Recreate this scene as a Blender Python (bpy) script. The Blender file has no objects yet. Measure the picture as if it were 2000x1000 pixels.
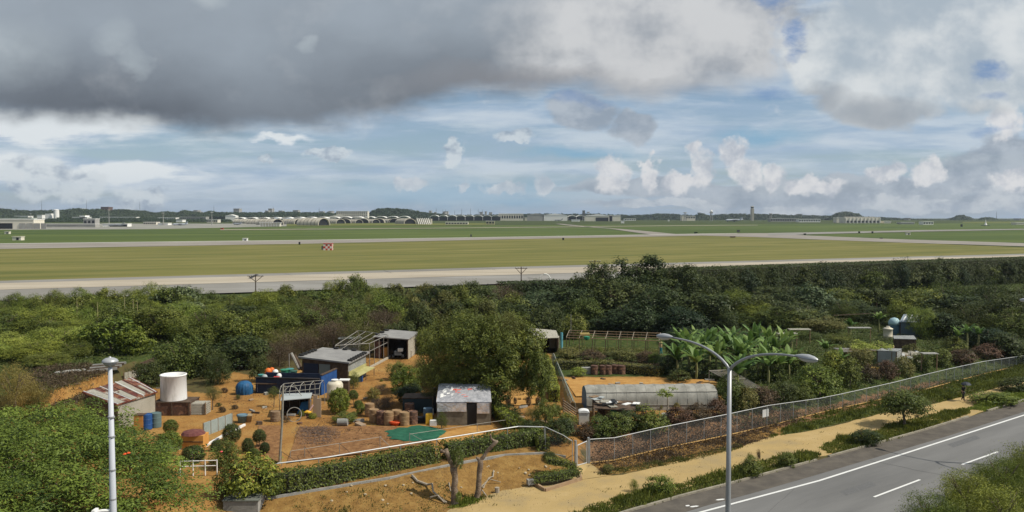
import bpy, math, random
import numpy as np
from mathutils import Vector, Matrix
R = math.radians
scene = bpy.context.scene
COL = scene.collection
# ------------------------------------------------------------------ camera, world, sun, exposure
F = 1664.0; HZ = 426.0; CH = 18.4
PITCH = math.atan((500-HZ)/F)
cam = bpy.data.cameras.new("camera"); camo = bpy.data.objects.new("camera", cam); COL.objects.link(camo)
cam.sensor_width = 36; cam.lens = F/2000*36; cam.clip_start = 0.5; cam.clip_end = 40000
camo.location = (0, 0, CH); camo.rotation_euler = (math.pi/2-PITCH, 0, 0)
scene.camera = camo
scene.render.resolution_x = 1024; scene.render.resolution_y = 512
scene.view_settings.view_transform = 'Standard'; scene.view_settings.look = 'None'
scene.view_settings.exposure = -0.07; scene.view_settings.gamma = 1
SUN_EL = R(50); SDX, SDY = 0.975, -0.22       # the sun stands to the right, a little behind the camera
sun = bpy.data.lights.new("sun", 'SUN'); sun.energy = 5.0; sun.angle = R(0.5); sun.color = (1, .93, .80)
suno = bpy.data.objects.new("sun", sun); COL.objects.link(suno)
sdir = Vector((SDX*math.cos(SUN_EL), SDY*math.cos(SUN_EL), math.sin(SUN_EL))).normalized()
suno.rotation_euler = sdir.to_track_quat('Z', 'Y').to_euler()
suno.location = (60, -10, 80)

world = bpy.data.worlds.new("World"); scene.world = world; world.use_nodes = True
NT = world.node_tree; NT.nodes.clear()
class X:                                           # tiny expression wrapper over math nodes
    def __init__(s, k): s.k = k
    def _m(op, *a, clamp=False):
        n = NT.nodes.new('ShaderNodeMath'); n.operation = op; n.use_clamp = clamp
        for i, v in enumerate(a):
            if isinstance(v, X): NT.links.new(v.k, n.inputs[i])
            else: n.inputs[i].default_value = v
        return X(n.outputs[0])
    def __add__(s, o): return X._m('ADD', s, o)
    def __radd__(s, o): return X._m('ADD', o, s)
    def __sub__(s, o): return X._m('SUBTRACT', s, o)
    def __rsub__(s, o): return X._m('SUBTRACT', o, s)
    def __mul__(s, o): return X._m('MULTIPLY', s, o)
    __rmul__ = __mul__
    def __truediv__(s, o): return X._m('DIVIDE', s, o)
def xmax(a, b): return X._m('MAXIMUM', a, b)
def xmin(a, b): return X._m('MINIMUM', a, b)
def clamp01(a): return X._m('ADD', a, 0.0, clamp=True)
def sstep(a, lo, hi):
    n = NT.nodes.new('ShaderNodeMapRange'); n.interpolation_type = 'SMOOTHSTEP'
    NT.links.new(a.k, n.inputs[0]); n.inputs[1].default_value = lo; n.inputs[2].default_value = hi
    return X(n.outputs[0])
def xvec(a, b, c=0.0):
    n = NT.nodes.new('ShaderNodeCombineXYZ')
    for i, v in enumerate((a, b, c)):
        if isinstance(v, X): NT.links.new(v.k, n.inputs[i])
        else: n.inputs[i].default_value = v
    return n.outputs[0]
def xnoise(vec, scale, detail=4, rough=.5, dist=0.0, color=False):
    n = NT.nodes.new('ShaderNodeTexNoise'); NT.links.new(vec, n.inputs['Vector'])
    n.inputs['Scale'].default_value = scale; n.inputs['Detail'].default_value = detail
    n.inputs['Roughness'].default_value = rough; n.inputs['Distortion'].default_value = dist
    if not color: return X(n.outputs[0])
    s = NT.nodes.new('ShaderNodeSeparateColor'); NT.links.new(n.outputs[1], s.inputs[0])
    return X(s.outputs[0]), X(s.outputs[1])
def xmix(f, a, b):
    n = NT.nodes.new('ShaderNodeMix'); n.data_type = 'RGBA'
    if isinstance(f, X): NT.links.new(f.k, n.inputs[0])
    else: n.inputs[0].default_value = f
    for i, v in ((6, a), (7, b)):
        if isinstance(v, tuple): n.inputs[i].default_value = (*v, 1)
        else: NT.links.new(v, n.inputs[i])
    return n.outputs[2]
def xramp(x, pts):                                  # piecewise curve of a 0..1 value
    n = NT.nodes.new('ShaderNodeFloatCurve'); NT.links.new(x.k, n.inputs['Value'])
    c = n.mapping.curves[0]
    for i, (a, b) in enumerate(pts):
        if i < 2: c.points[i].location = (a, b)
        else: c.points.new(a, b)
    n.mapping.update()
    return X(n.outputs[0])
def build_sky():
    tc = NT.nodes.new('ShaderNodeTexCoord')
    sp = NT.nodes.new('ShaderNodeSeparateXYZ'); NT.links.new(tc.outputs['Generated'], sp.inputs[0])
    dx, dy, dz = X(sp.outputs[0]), X(sp.outputs[1]), X(sp.outputs[2])
    yy = xmax(X._m('ABSOLUTE', dy), 0.25)
    U = dx/yy*1.664; V = dz/yy*1.664               # 1 unit of U or V = 31 degrees near the view's axis
    w1, w2 = xnoise(xvec(U, V*1.5, 3.1), 5.5, 6, .55, 0, True)
    Uw = U+(w1-.5)*.13; Vw = V+(w2-.5)*.10
    v1, v2 = xnoise(xvec(U, V, 7.7), 15, 6, .6, 0, True)
    Us = U+(v1-.5)*.095; Vs = V+(v2-.5)*.075
    def blob(px, py, rx, ry, small=False):
        a = ((Us if small else Uw)-(px-1000)/1000)/(rx/1000); b = ((Vs if small else Vw)-(426-py)/1000)/(ry/1000)
        return clamp01(1.0-(a*a+b*b))
    def gblob(*bl, small=False):
        r = None
        for q in bl:
            t = blob(*q, small=small); r = t if r is None else xmax(r, t)
        return r
    sky = NT.nodes.new('ShaderNodeTexSky'); sky.sky_type = 'NISHITA'; sky.sun_disc = False
    sky.sun_elevation = SUN_EL; sky.sun_rotation = math.atan2(SDX, SDY)
    sky.air_density = 1.0; sky.dust_density = .6; sky.ozone_density = 4.0
    sc = NT.nodes.new('ShaderNodeVectorMath'); sc.operation = 'SCALE'; NT.links.new(sky.outputs[0], sc.inputs[0]); sc.inputs[3].default_value = 1.0
    # all cloud colours below are sky radiance in the same unit as the sky texture times its strength
    S = 0.095; k = 1/S
    def cc(r, g, b): return (r*k, g*k, b*k)
    col = sc.outputs[0]
    # thin streaked veil
    st = xnoise(xvec(U*.9+V*.5, V*6.0, 1.3), 2.6, 7, .6, .4)
    st2 = xnoise(xvec(U*1.3-V*.6, V*9.0, 5.3), 3.0, 6, .6, .2)
    leftw = xmax(gblob((90, 248, 330, 44), (200, 340, 270, 26), (560, 268, 90, 9), (60, 330, 120, 40)), gblob((80, 250, 480, 110), (250, 350, 420, 90))*.22)
    clear = gblob((880, 378, 430, 50), (1130, 292, 150, 18), (1500, 272, 130, 28), (1010, 395, 200, 30))
    cover = clamp01(sstep(st, .30, .60)*.72+leftw*.5+.18)*(1.0-clear*.8)
    col = xmix(clear*.85, col, cc(.235, .44, .62))
    col = xmix(cover, col, cc(.37, .49, .64))
    bright = clamp01(sstep(st2*.6+st*.4+leftw*.15, .43, .62)*(.50+leftw*.8))
    col = xmix(bright*(1.0-clear*.6), col, cc(.76, .81, .84))
    # pale haze by the horizon, warmer on the right
    hz = 1.0-sstep(V, -.01, .10)
    col = xmix(hz*.55*(1.0-clear*.7), col, cc(.35, .455, .60))
    # grey low cumulus, left, and long flat bank on the right
    bank = gblob((1560, 372, 520, 34), (1750, 395, 420, 28), (1280, 365, 240, 24), (1950, 330, 170, 80), (1230, 240, 80, 45), (1130, 220, 110, 40))
    bn = xnoise(xvec(U, V*1.6, 2.2), 13, 7, .6)
    col = xmix(sstep(bank*.75+bn*.65, .58, .82)*.85, col, xmix(sstep(bn, .35, .65), cc(.30, .355, .43), cc(.47, .52, .58)))
    bankl = gblob((70, 345, 95, 55), (150, 365, 90, 40), (285, 385, 70, 40), (515, 312, 16, 10), (885, 300, 24, 34), (1000, 268, 60, 16), (640, 300, 60, 14), small=True)
    col = xmix(sstep(bankl*.8+bn*.5, .45, .8)*.8, col, xmix(sstep(bn, .38, .56), cc(.31, .385, .485), cc(.66, .72, .76)))
    # low horizon cloud line on the right
    lowb = gblob((1330, 400, 270, 15), (1780, 402, 420, 18), (1990, 375, 160, 30))
    col = xmix(sstep(lowb*.8+bn*.5, .5, .8)*.85, col, xmix(sstep(bn, .38, .62), cc(.36, .42, .50), cc(.60, .64, .68)))
    # upright bright cumulus heads
    heads = gblob((1195, 347, 40, 42), (1182, 325, 20, 26), (1265, 345, 24, 36), (1255, 318, 18, 24), (1378, 330, 30, 45), (1362, 295, 20, 22), (1432, 298, 34, 36), (1455, 335, 40, 34), (1508, 345, 40, 26), (1735, 335, 42, 26), (1815, 338, 40, 30),
                  (815, 364, 44, 17), (785, 358, 18, 15), (905, 363, 20, 14), (1062, 355, 24, 24), (980, 365, 50, 12), (1960, 235, 36, 46), (1330, 352, 60, 20), (1990, 355, 70, 30), (1600, 362, 70, 20), small=True)
    hn = xnoise(xvec(U, V, 8.8), 30, 6, .6)
    hd = sstep(heads+(bn-.5)*.9+(hn-.5)*1.2, .12, .75)
    hshade = sstep(xnoise(xvec(U-.012, V+.012, 8.8), 30, 6, .6)*.5+xnoise(xvec(U, V, 9.9), 14, 5, .6)*.5, .36, .58)
    col = xmix(hd*(.55+sstep(U, .0, .25)*.35), col, xmix(hshade, cc(.47, .51, .58), cc(.78, .78, .79)))
    # big bright cloud group on the right
    soft = xnoise(xvec(U, V*1.4, 4.4), 2.6, 5, .5)
    big2 = gblob((1640, 90, 150, 100), (1760, 60, 210, 150), (1720, 200, 150, 66), (1900, 40, 260, 150), (1950, 120, 220, 120), (1620, 130, 110, 80))
    fine = xnoise(xvec(U, V*1.2, .6), 7.5, 8, .58)
    gapb = gblob((1510, 0, 50, 60), (1545, 85, 34, 60), (1920, 141, 70, 22), (1940, 187, 60, 16), (1130, 201, 90, 16), (1490, 185, 70, 20), (1930, 262, 60, 14))
    gap = sstep(gapb*.75+(xnoise(xvec(U, V*2.0, 6.6), 12, 8, .68)-.5)*1.7, .22, 1.0)*sstep(gapb, .0, .3)
    m2 = sstep(big2+(fine-.5)*1.1, .12, .55)*.93
    sh2 = gblob((1710, 230, 150, 42), (1600, 205, 70, 40), (1890, 250, 120, 60))
    c2 = xmix(sstep(soft*.35+fine*.65, .39, .61), cc(.43, .50, .565), cc(.74, .77, .78))
    c2 = xmix(sh2*.75, c2, cc(.29, .32, .36))
    col = xmix(m2, col, c2)
    # the giant grey bank, upper left: everything above a wavy lower edge
    un = clamp01((U+1.4)*(1/2.8))
    edge = xramp(un, [(0, .40), (.143, .41), (.27, .355), (.39, .385), (.5, .49), (.60, .50), (.69, .56), (.75, .96), (1, 1)])
    dd = Vw-edge*.48
    m1 = sstep(dd, -.018, .035)*(1.0-sstep(Us+(fine-.5)*.35, .50, .60))
    t1 = clamp01(sstep(Vw-edge*.48, -.01, .23)*.72+(soft-.5)*.9+.04)
    rightb = gblob((1330, 60, 420, 170), (1250, 140, 330, 75), (1430, 150, 170, 60))
    c1 = xmix(t1, cc(.125, .145, .175), cc(.39, .45, .515))
    puffs = gblob((30, 105, 130, 85), (235, 85, 45, 40), (270, 125, 30, 40), (600, 88, 26, 12), (420, 8, 50, 22))
    c1 = xmix(clamp01(puffs*(fine*1.9-.25))*.75, c1, cc(.47, .53, .57))
    c1 = xmix(clamp01(rightb*1.3+(fine-.5)*.9)*.9, c1, xmix(sstep(soft*.35+fine*.65, .37, .61), cc(.36, .395, .445), cc(.68, .69, .70)))
    under = gblob((1200, 180, 420, 30), (1000, 165, 280, 40))
    c1 = xmix(under*.6, c1, cc(.27, .275, .295))
    col = xmix(m1, col, c1)
    col = xmix(clamp01(gap*.95)*(.45+sstep(V, .22, .32)*.4), col, cc(.10, .23, .50))
    bg = NT.nodes.new('ShaderNodeBackground'); NT.links.new(col, bg.inputs[0]); bg.inputs[1].default_value = S
    out = NT.nodes.new('ShaderNodeOutputWorld'); NT.links.new(bg.outputs[0], out.inputs[0])
build_sky()
try:
    world.cycles.sampling_method = 'MANUAL'; world.cycles.sample_map_resolution = 512
except Exception: pass
# ------------------------------------------------------------------ helpers
CP, SP = math.cos(PITCH), math.sin(PITCH)
def sm(t): t = np.clip(t, 0, 1); return t*t*(3-2*t)
def ray(px, py):
    a, b = px-1000, 500-py
    return np.array([a, b*SP+F*CP, b*CP-F*SP])/F
def pz(px, py, z):
    d = ray(px, py); t = (z-CH)/d[2]; return np.array([d[0]*t, d[1]*t, z])
def py_(px, py, Y):                                  # point of the sight line at distance Y
    d = ray(px, py); t = Y/d[1]; return np.array([d[0]*t, Y, CH+d[2]*t])
FOOT = np.array([pz(*q, 0)[:2] for q in [(-200, 1200), (400, 1060), (700, 1020), (850, 1000), (950, 962), (1040, 948), (1120, 935), (1150, 905), (1200, 902), (1284, 880), (1420, 852), (1530, 828), (1640, 800), (1760, 775), (1850, 750), (2000, 712), (2060, 700)]])
TERR = np.array([pz(*q, 1.2)[:2] for q in [(-300, 850), (80, 800), (170, 768), (250, 738), (310, 712), (420, 690), (600, 655)]])
def H(x, y):
    x = np.asarray(x, float); y = np.asarray(y, float)
    d = (y-np.interp(x, FOOT[:, 0], FOOT[:, 1]))*.8
    back = sm((215-y+x*.45)/40)
    g = 1.2*sm(d/4.0)*back
    d2 = (y-np.interp(x, TERR[:, 0], TERR[:, 1]))*.85
    g = g+1.3*sm(d2/2.0)*sm((-x-24)/7)*sm((150-y)/20)
    far = np.clip((y-450)*.0068, 0, 12)
    return np.where(y < 20, 0, g+far)
def at(px, py):                                      # where the sight line meets the ground
    d = ray(px, py); lo, hi = 20.0, 9000.0
    for t in np.geomspace(25, 9000, 200):
        if CH+d[2]*t < H(d[0]*t, d[1]*t): hi = t; break
        lo = t
    for _ in range(30):
        m = (lo+hi)/2
        if CH+d[2]*m < H(d[0]*m, d[1]*m): hi = m
        else: lo = m
    t = (lo+hi)/2
    return np.array([d[0]*t, d[1]*t, float(H(d[0]*t, d[1]*t))])
def ground(p): return np.array([p[0], p[1], float(H(p[0], p[1]))])

# materials
MATS = {}
def mat(name, c, rough=.8, c2=None, scale=3.0, bump=0.0, metal=0.0, c3=None, stretch=(1, 1, 1), lo=.35, hi=.65, world=False, spec=.3, bscale=None, detail=5, rot=None):
    if name in MATS: return MATS[name]
    m = bpy.data.materials.new(name); m.use_nodes = True; nt = m.node_tree; N = nt.nodes; L = nt.links
    b = N['Principled BSDF']; b.inputs['Roughness'].default_value = rough; b.inputs['Metallic'].default_value = metal
    b.inputs['Specular IOR Level'].default_value = spec
    b.inputs['Base Color'].default_value = (*c, 1)
    if c2 or bump:
        if world: src = N.new('ShaderNodeNewGeometry').outputs['Position']
        else: src = N.new('ShaderNodeTexCoord').outputs['Object']
        mp = N.new('ShaderNodeMapping'); mp.inputs['Scale'].default_value = stretch
        if rot is not None: mp.vector_type = 'TEXTURE'; mp.inputs['Rotation'].default_value = (0, 0, rot); mp.inputs['Scale'].default_value = tuple(1/q for q in stretch)
        L.new(src, mp.inputs[0])
        n = N.new('ShaderNodeTexNoise'); n.inputs['Scale'].default_value = scale; n.inputs['Detail'].default_value = detail; n.inputs['Roughness'].default_value = .6
        L.new(mp.outputs[0], n.inputs['Vector'])
        if c2:
            r = N.new('ShaderNodeValToRGB'); r.color_ramp.elements[0].position = lo; r.color_ramp.elements[1].position = hi
            r.color_ramp.elements[0].color = (*c, 1); r.color_ramp.elements[1].color = (*c2, 1)
            if c3: e = r.color_ramp.elements.new((lo+hi)/2); e.color = (*c3, 1)
            L.new(n.outputs[0], r.inputs[0]); L.new(r.outputs[0], b.inputs['Base Color'])
        if bump:
            n2 = N.new('ShaderNodeTexNoise'); n2.inputs['Scale'].default_value = bscale or scale*5; n2.inputs['Detail'].default_value = 4
            L.new(mp.outputs[0], n2.inputs['Vector'])
            bp = N.new('ShaderNodeBump'); bp.inputs['Strength'].default_value = bump; bp.inputs['Distance'].default_value = .05
            L.new(n2.outputs[0], bp.inputs['Height']); L.new(bp.outputs[0], b.inputs['Normal'])
    MATS[name] = m; return m
def leafmat(name, a, b, trans=.2, var=.22):
    if name in MATS: return MATS[name]
    m = bpy.data.materials.new(name); m.use_nodes = True; nt = m.node_tree; N = nt.nodes; L = nt.links
    p = N['Principled BSDF']; p.inputs['Roughness'].default_value = .55; p.inputs['Specular IOR Level'].default_value = .25
    at_ = N.new('ShaderNodeAttribute'); at_.attribute_name = 'tint'
    oi = N.new('ShaderNodeObjectInfo')
    mx = N.new('ShaderNodeMix'); mx.data_type = 'RGBA'; mx.inputs[6].default_value = (*a, 1); mx.inputs[7].default_value = (*b, 1)
    L.new(at_.outputs['Fac'], mx.inputs[0])
    hs = N.new('ShaderNodeHueSaturation'); L.new(mx.outputs[2], hs.inputs['Color'])
    m1 = N.new('ShaderNodeMapRange'); L.new(oi.outputs['Random'], m1.inputs[0]); m1.inputs[3].default_value = 1-var; m1.inputs[4].default_value = 1+var
    L.new(m1.outputs[0], hs.inputs['Value'])
    m2 = N.new('ShaderNodeMath'); m2.operation = 'MULTIPLY_ADD'; L.new(oi.outputs['Random'], m2.inputs[0]); m2.inputs[1].default_value = -.035; m2.inputs[2].default_value = .515
    L.new(m2.outputs[0], hs.inputs['Hue'])
    L.new(hs.outputs[0], p.inputs['Base Color'])
    t = N.new('ShaderNodeBsdfTranslucent'); L.new(hs.outputs[0], t.inputs[0])
    ms = N.new('ShaderNodeMixShader'); ms.inputs[0].default_value = trans; L.new(p.outputs[0], ms.inputs[1]); L.new(t.outputs[0], ms.inputs[2])
    L.new(ms.outputs[0], N['Material Output'].inputs[0])
    MATS[name] = m; return m
def netmat(name, c, alpha):
    if name in MATS: return MATS[name]
    m = bpy.data.materials.new(name); m.use_nodes = True; nt = m.node_tree; N = nt.nodes; L = nt.links
    p = N['Principled BSDF']; p.inputs['Base Color'].default_value = (*c, 1); p.inputs['Roughness'].default_value = .6
    t = N.new('ShaderNodeBsdfTransparent'); ms = N.new('ShaderNodeMixShader')
    nn = N.new('ShaderNodeTexNoise'); nn.inputs['Scale'].default_value = .9; tcn = N.new('ShaderNodeTexCoord'); L.new(tcn.outputs['Object'], nn.inputs[0])
    mr = N.new('ShaderNodeMapRange'); L.new(nn.outputs[0], mr.inputs[0]); mr.inputs[1].default_value = .3; mr.inputs[2].default_value = .7; mr.inputs[3].default_value = alpha*.75; mr.inputs[4].default_value = min(1, alpha*1.25)
    L.new(mr.outputs[0], ms.inputs[0]); L.new(t.outputs[0], ms.inputs[1]); L.new(p.outputs[0], ms.inputs[2]); L.new(ms.outputs[0], N['Material Output'].inputs[0])
    MATS[name] = m; return m

# objects
def tag(o, label=None, cat=None, group=None, kind=None):
    if label: o['label'] = label
    if cat: o['category'] = cat
    if group: o['group'] = group
    if kind: o['kind'] = kind
    return o
def E(name, loc, label, cat, group=None, rz=0):
    o = bpy.data.objects.new(name, None); COL.objects.link(o); o.location = tuple(float(v) for v in loc); o.rotation_euler = (0, 0, rz)
    o.empty_display_size = .3
    return tag(o, label, cat, group)
def org(o):
    v = Vector((0, 0, 0))
    while o is not None: v = v+o.location; o = o.parent
    return v
def link(name, me, parent=None, loc=None):
    o = bpy.data.objects.new(name, me); COL.objects.link(o)
    if parent: o.parent = parent
    if loc is not None: o.location = tuple(float(v) for v in loc)
    return o
def fast_mesh(name, V, Q, m, tint=None):              # V (n,3), Q (m,4) int
    me = bpy.data.meshes.new(name); V = np.asarray(V, np.float32); Q = np.asarray(Q, np.int32)
    me.vertices.add(len(V)); me.vertices.foreach_set('co', V.ravel())
    k = Q.shape[1]
    me.loops.add(Q.size); me.loops.foreach_set('vertex_index', Q.ravel())
    me.polygons.add(len(Q)); me.polygons.foreach_set('loop_start', np.arange(0, Q.size, k, dtype=np.int32))
    if tint is not None:
        a = me.attributes.new('tint', 'FLOAT', 'POINT'); a.data.foreach_set('value', np.asarray(tint, np.float32))
    me.update(calc_edges=True); me.validate()
    me.materials.append(m)
    return me
def basis(d):
    d = Vector(d).normalized(); a = Vector((0, 0, 1)) if abs(d.z) < .95 else Vector((1, 0, 0))
    u = d.cross(a).normalized(); return d, u, d.cross(u)
class MB:
    def __init__(s): s.v = []; s.f = []
    def add(s, vs, fs):
        n = len(s.v); s.v += [tuple(float(c) for c in q) for q in vs]; s.f += [tuple(i+n for i in q) for q in fs]; return s
    def box(s, c, size, rz=0, tilt=0, m=None):
        hx, hy, hz = size[0]/2, size[1]/2, size[2]/2
        M = Matrix.Rotation(rz, 3, 'Z') @ Matrix.Rotation(tilt, 3, 'X') if m is None else m
        P = [M @ Vector((i*hx, j*hy, k*hz))+Vector(tuple(c)) for k in (-1, 1) for i, j in ((-1, -1), (1, -1), (1, 1), (-1, 1))]
        return s.add(P, [(3, 2, 1, 0), (4, 5, 6, 7), (0, 1, 5, 4), (1, 2, 6, 5), (2, 3, 7, 6), (3, 0, 4, 7)])
    def prism(s, pts, z0, z1):
        n = len(pts)
        z0s = z0 if isinstance(z0, (list, tuple)) else [z0]*n; z1s = z1 if isinstance(z1, (list, tuple)) else [z1]*n
        P = [(p[0], p[1], z) for p, z in zip(pts, z0s)]+[(p[0], p[1], z) for p, z in zip(pts, z1s)]
        return s.add(P, [tuple(range(n))[::-1], tuple(range(n, 2*n))]+[(i, (i+1) % n, n+(i+1) % n, n+i) for i in range(n)])
    def hex8(s, P): return s.add(P, [(3, 2, 1, 0), (4, 5, 6, 7), (0, 1, 5, 4), (1, 2, 6, 5), (2, 3, 7, 6), (3, 0, 4, 7)])
    def bar(s, a, b, w, h=None):
        a = Vector(tuple(map(float, a))); b = Vector(tuple(map(float, b))); d, u, v = basis(b-a); h = h or w
        P = [p+u*i*w/2+v*j*h/2 for p in (a, b) for i, j in ((-1, -1), (1, -1), (1, 1), (-1, 1))]
        return s.add(P, [(0, 1, 2, 3), (7, 6, 5, 4), (4, 5, 1, 0), (5, 6, 2, 1), (6, 7, 3, 2), (7, 4, 0, 3)])
    def tube(s, pts, r, n=8, cap=True):
        pts = [Vector(tuple(map(float, p))) for p in pts]; rs = r if isinstance(r, (list, tuple)) else [r]*len(pts)
        P = []; u = None
        for i, p in enumerate(pts):
            d = (pts[min(i+1, len(pts)-1)]-pts[max(i-1, 0)]).normalized()
            if u is None: _, u, v = basis(d)
            else: u = (u-d*u.dot(d)).normalized()
            v = d.cross(u)
            P += [p+(u*math.cos(2*math.pi*k/n)+v*math.sin(2*math.pi*k/n))*rs[i] for k in range(n)]
        fs = [(i*n+k, i*n+(k+1) % n, (i+1)*n+(k+1) % n, (i+1)*n+k) for i in range(len(pts)-1) for k in range(n)]
        if cap: fs += [tuple(range(n))[::-1], tuple(range((len(pts)-1)*n, len(pts)*n))]
        return s.add(P, fs)
    def lathe(s, prof, c=(0, 0, 0), n=20):             # prof: (r, z)
        P = [(c[0]+r*math.cos(2*math.pi*k/n), c[1]+r*math.sin(2*math.pi*k/n), c[2]+z) for r, z in prof for k in range(n)]
        fs = [(i*n+k, i*n+(k+1) % n, (i+1)*n+(k+1) % n, (i+1)*n+k) for i in range(len(prof)-1) for k in range(n)]
        if prof[0][0] > .001: fs.append(tuple(range(n))[::-1])
        if prof[-1][0] > .001: fs.append(tuple(range((len(prof)-1)*n, len(prof)*n)))
        return s.add(P, fs)
    def sheet(s, grid):                                # grid[i][j] points
        a, b = len(grid), len(grid[0]); return s.add([p for r in grid for p in r], [(i*b+j, (i+1)*b+j, (i+1)*b+j+1, i*b+j+1) for i in range(a-1) for j in range(b-1)])
    def mesh(s, name, m, o=(0, 0, 0), smooth=False):
        me = bpy.data.meshes.new(name); o = Vector(tuple(map(float, o)))
        me.from_pydata([tuple(Vector(v)-o) for v in s.v], [], s.f); me.validate(); me.update()
        me.materials.append(m)
        if smooth: me.polygons.foreach_set('use_smooth', [True]*len(me.polygons))
        return me
    def build(s, name, m, parent=None, smooth=False, loc=None):
        if parent: return link(name, s.mesh(name, m, org(parent), smooth), parent)
        loc = loc if loc is not None else (0, 0, 0)
        return link(name, s.mesh(name, m, loc, smooth), None, loc)
def dup(root, name, loc, rz, scale, label, parent=None):
    c = root.copy(); COL.objects.link(c)
    if parent: c.parent = parent
    else:
        c.location = tuple(float(v) for v in loc); c.rotation_euler = (0, 0, rz)
        c.scale = (scale,)*3 if not isinstance(scale, tuple) else scale; c['label'] = label
    for ch in list(root.children): dup(ch, ch.name, None, 0, 1, None, c)
    return c

# foliage generators -------------------------------------------------------
def leafquads(P, Nn, size, asp, rng, rolled=None):
    n = len(P); Nn = Nn/np.linalg.norm(Nn, axis=1, keepdims=True)
    a = rng.normal(size=(n, 3)) if rolled is None else rolled
    t = np.cross(Nn, a); t /= np.linalg.norm(t, axis=1, keepdims=True)+1e-9
    b = np.cross(Nn, t); s = (size*rng.uniform(.65, 1.35, n))[:, None]
    V = np.stack([P-t*s*.5, P-b*s*.5*asp+Nn*s*.06, P+t*s*.5, P+b*s*.5*asp+Nn*s*.06], 1).reshape(-1, 3)
    return V, np.arange(4*n).reshape(-1, 4)
def sph(rng, n):
    d = rng.normal(size=(n, 3)); return d/np.linalg.norm(d, axis=1, keepdims=True)
def crown_mesh(name, m, seed, lobes=16, clumps=22, leaves=14, zr=.8, leaf=.07, lobe_r=(.26, .42), clump_r=.08, asp=.5, up=.5, spread=(.35, .72), flatc=.7, rnd=.5, low=-.92):
    rng = np.random.default_rng(seed)
    d = sph(rng, lobes*3); d = d[d[:, 2] > low][:lobes]; L = len(d)
    lc = d*rng.uniform(*spread, L)[:, None]*np.array([1, 1, zr]); lr = rng.uniform(*lobe_r, L)
    cd = sph(rng, L*clumps); cd[:, 2] = np.where(cd[:, 2] < -.75, -cd[:, 2], cd[:, 2]); idx = np.repeat(np.arange(L), clumps)
    cp = lc[idx]+cd*(lr[idx]*rng.uniform(.75, 1.08, len(idx)))[:, None]*np.array([1, 1, .85])
    keep = np.ones(len(cp), bool)
    for i in range(L):
        keep &= ~((np.linalg.norm((cp-lc[i])/np.array([1, 1, .85]), axis=1) < lr[i]*.62) & (idx != i))
    cp, cd, idx = cp[keep], cd[keep], idx[keep]
    k = len(cp); li = np.repeat(np.arange(k), leaves)
    g = rng.normal(size=(k*leaves, 3))*clump_r*np.array([1, 1, flatc])
    P = cp[li]+g; N_ = cd[li]*.6+np.array([0, 0, up])+sph(rng, len(P))*rnd
    V, Q = leafquads(P, N_, leaf, asp, rng)
    top, bot = np.percentile(V[:, 2], 99.7), np.percentile(V[:, 2], .5); V[:, 2] = (V[:, 2]-(top+bot)/2)*(2/(top-bot)); V[:, :2] /= np.percentile(np.abs(V[:, 0]), 99.3)
    tc = np.clip(rng.normal(.42, .27, k), 0, 1)[li]+rng.normal(0, .12, len(P))+cd[li][:, 2]*.08
    return fast_mesh(name, V, Q, m, np.repeat(np.clip(tc, 0, 1), 4))
def trunk_mesh(name, m, seed, limbs=5, r=.035, fork=.4, spread=.3):
    rg = random.Random(seed); b = MB(); lean = (rg.uniform(-.05, .05), rg.uniform(-.05, .05))
    b.tube([(0, 0, -.03), (lean[0]*.4, lean[1]*.4, fork*.5), (lean[0], lean[1], fork)], [r*1.4, r, r*.8], 7)
    for i in range(limbs):
        a = 6.283*i/limbs+rg.uniform(-.4, .4); q = spread*rg.uniform(.7, 1.2); h = rg.uniform(.75, .98)
        p1 = (lean[0]+math.cos(a)*q*.5, lean[1]+math.sin(a)*q*.5, fork+(h-fork)*.45); p2 = (lean[0]+math.cos(a)*q, lean[1]+math.sin(a)*q, h)
        b.tube([(lean[0], lean[1], fork*.97), p1, p2], [r*.65, r*.42, r*.12], 5)
        a2 = a+rg.uniform(.5, 1); b.tube([p1, (p1[0]+math.cos(a2)*q*.5, p1[1]+math.sin(a2)*q*.5, h*.95)], [r*.35, r*.1], 4)
    return b.mesh(name, m)
bark = mat('bark', (.10, .075, .05), .9, (.20, .16, .12), 8, .4)
palebark = mat('pale_bark', (.24, .20, .15), .9, (.38, .33, .26), 8, .4)
LM = dict(
    dark=leafmat('dark_leaf', (.020, .036, .010), (.090, .112, .026)),
    mid=leafmat('mid_leaf', (.042, .066, .012), (.178, .205, .036)),
    bright=leafmat('bright_leaf', (.062, .094, .013), (.250, .285, .040)),
    fresh=leafmat('fresh_leaf', (.120, .170, .024), (.300, .350, .065)),
    blue=leafmat('blue_leaf', (.036, .062, .022), (.165, .205, .095)),
    olive=leafmat('olive_leaf', (.060, .070, .016), (.215, .205, .055)),
    brown=leafmat('brown_leaf', (.075, .050, .030), (.170, .120, .075), .15),
    red=leafmat('red_leaf', (.045, .032, .017), (.135, .082, .042), .15),
    yellow=leafmat('yellow_leaf', (.150, .130, .030), (.330, .280, .080), .3),
    poin=leafmat('lace_leaf', (.026, .054, .009), (.135, .205, .030)),
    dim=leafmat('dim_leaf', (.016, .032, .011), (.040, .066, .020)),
)
CR = {}
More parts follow.
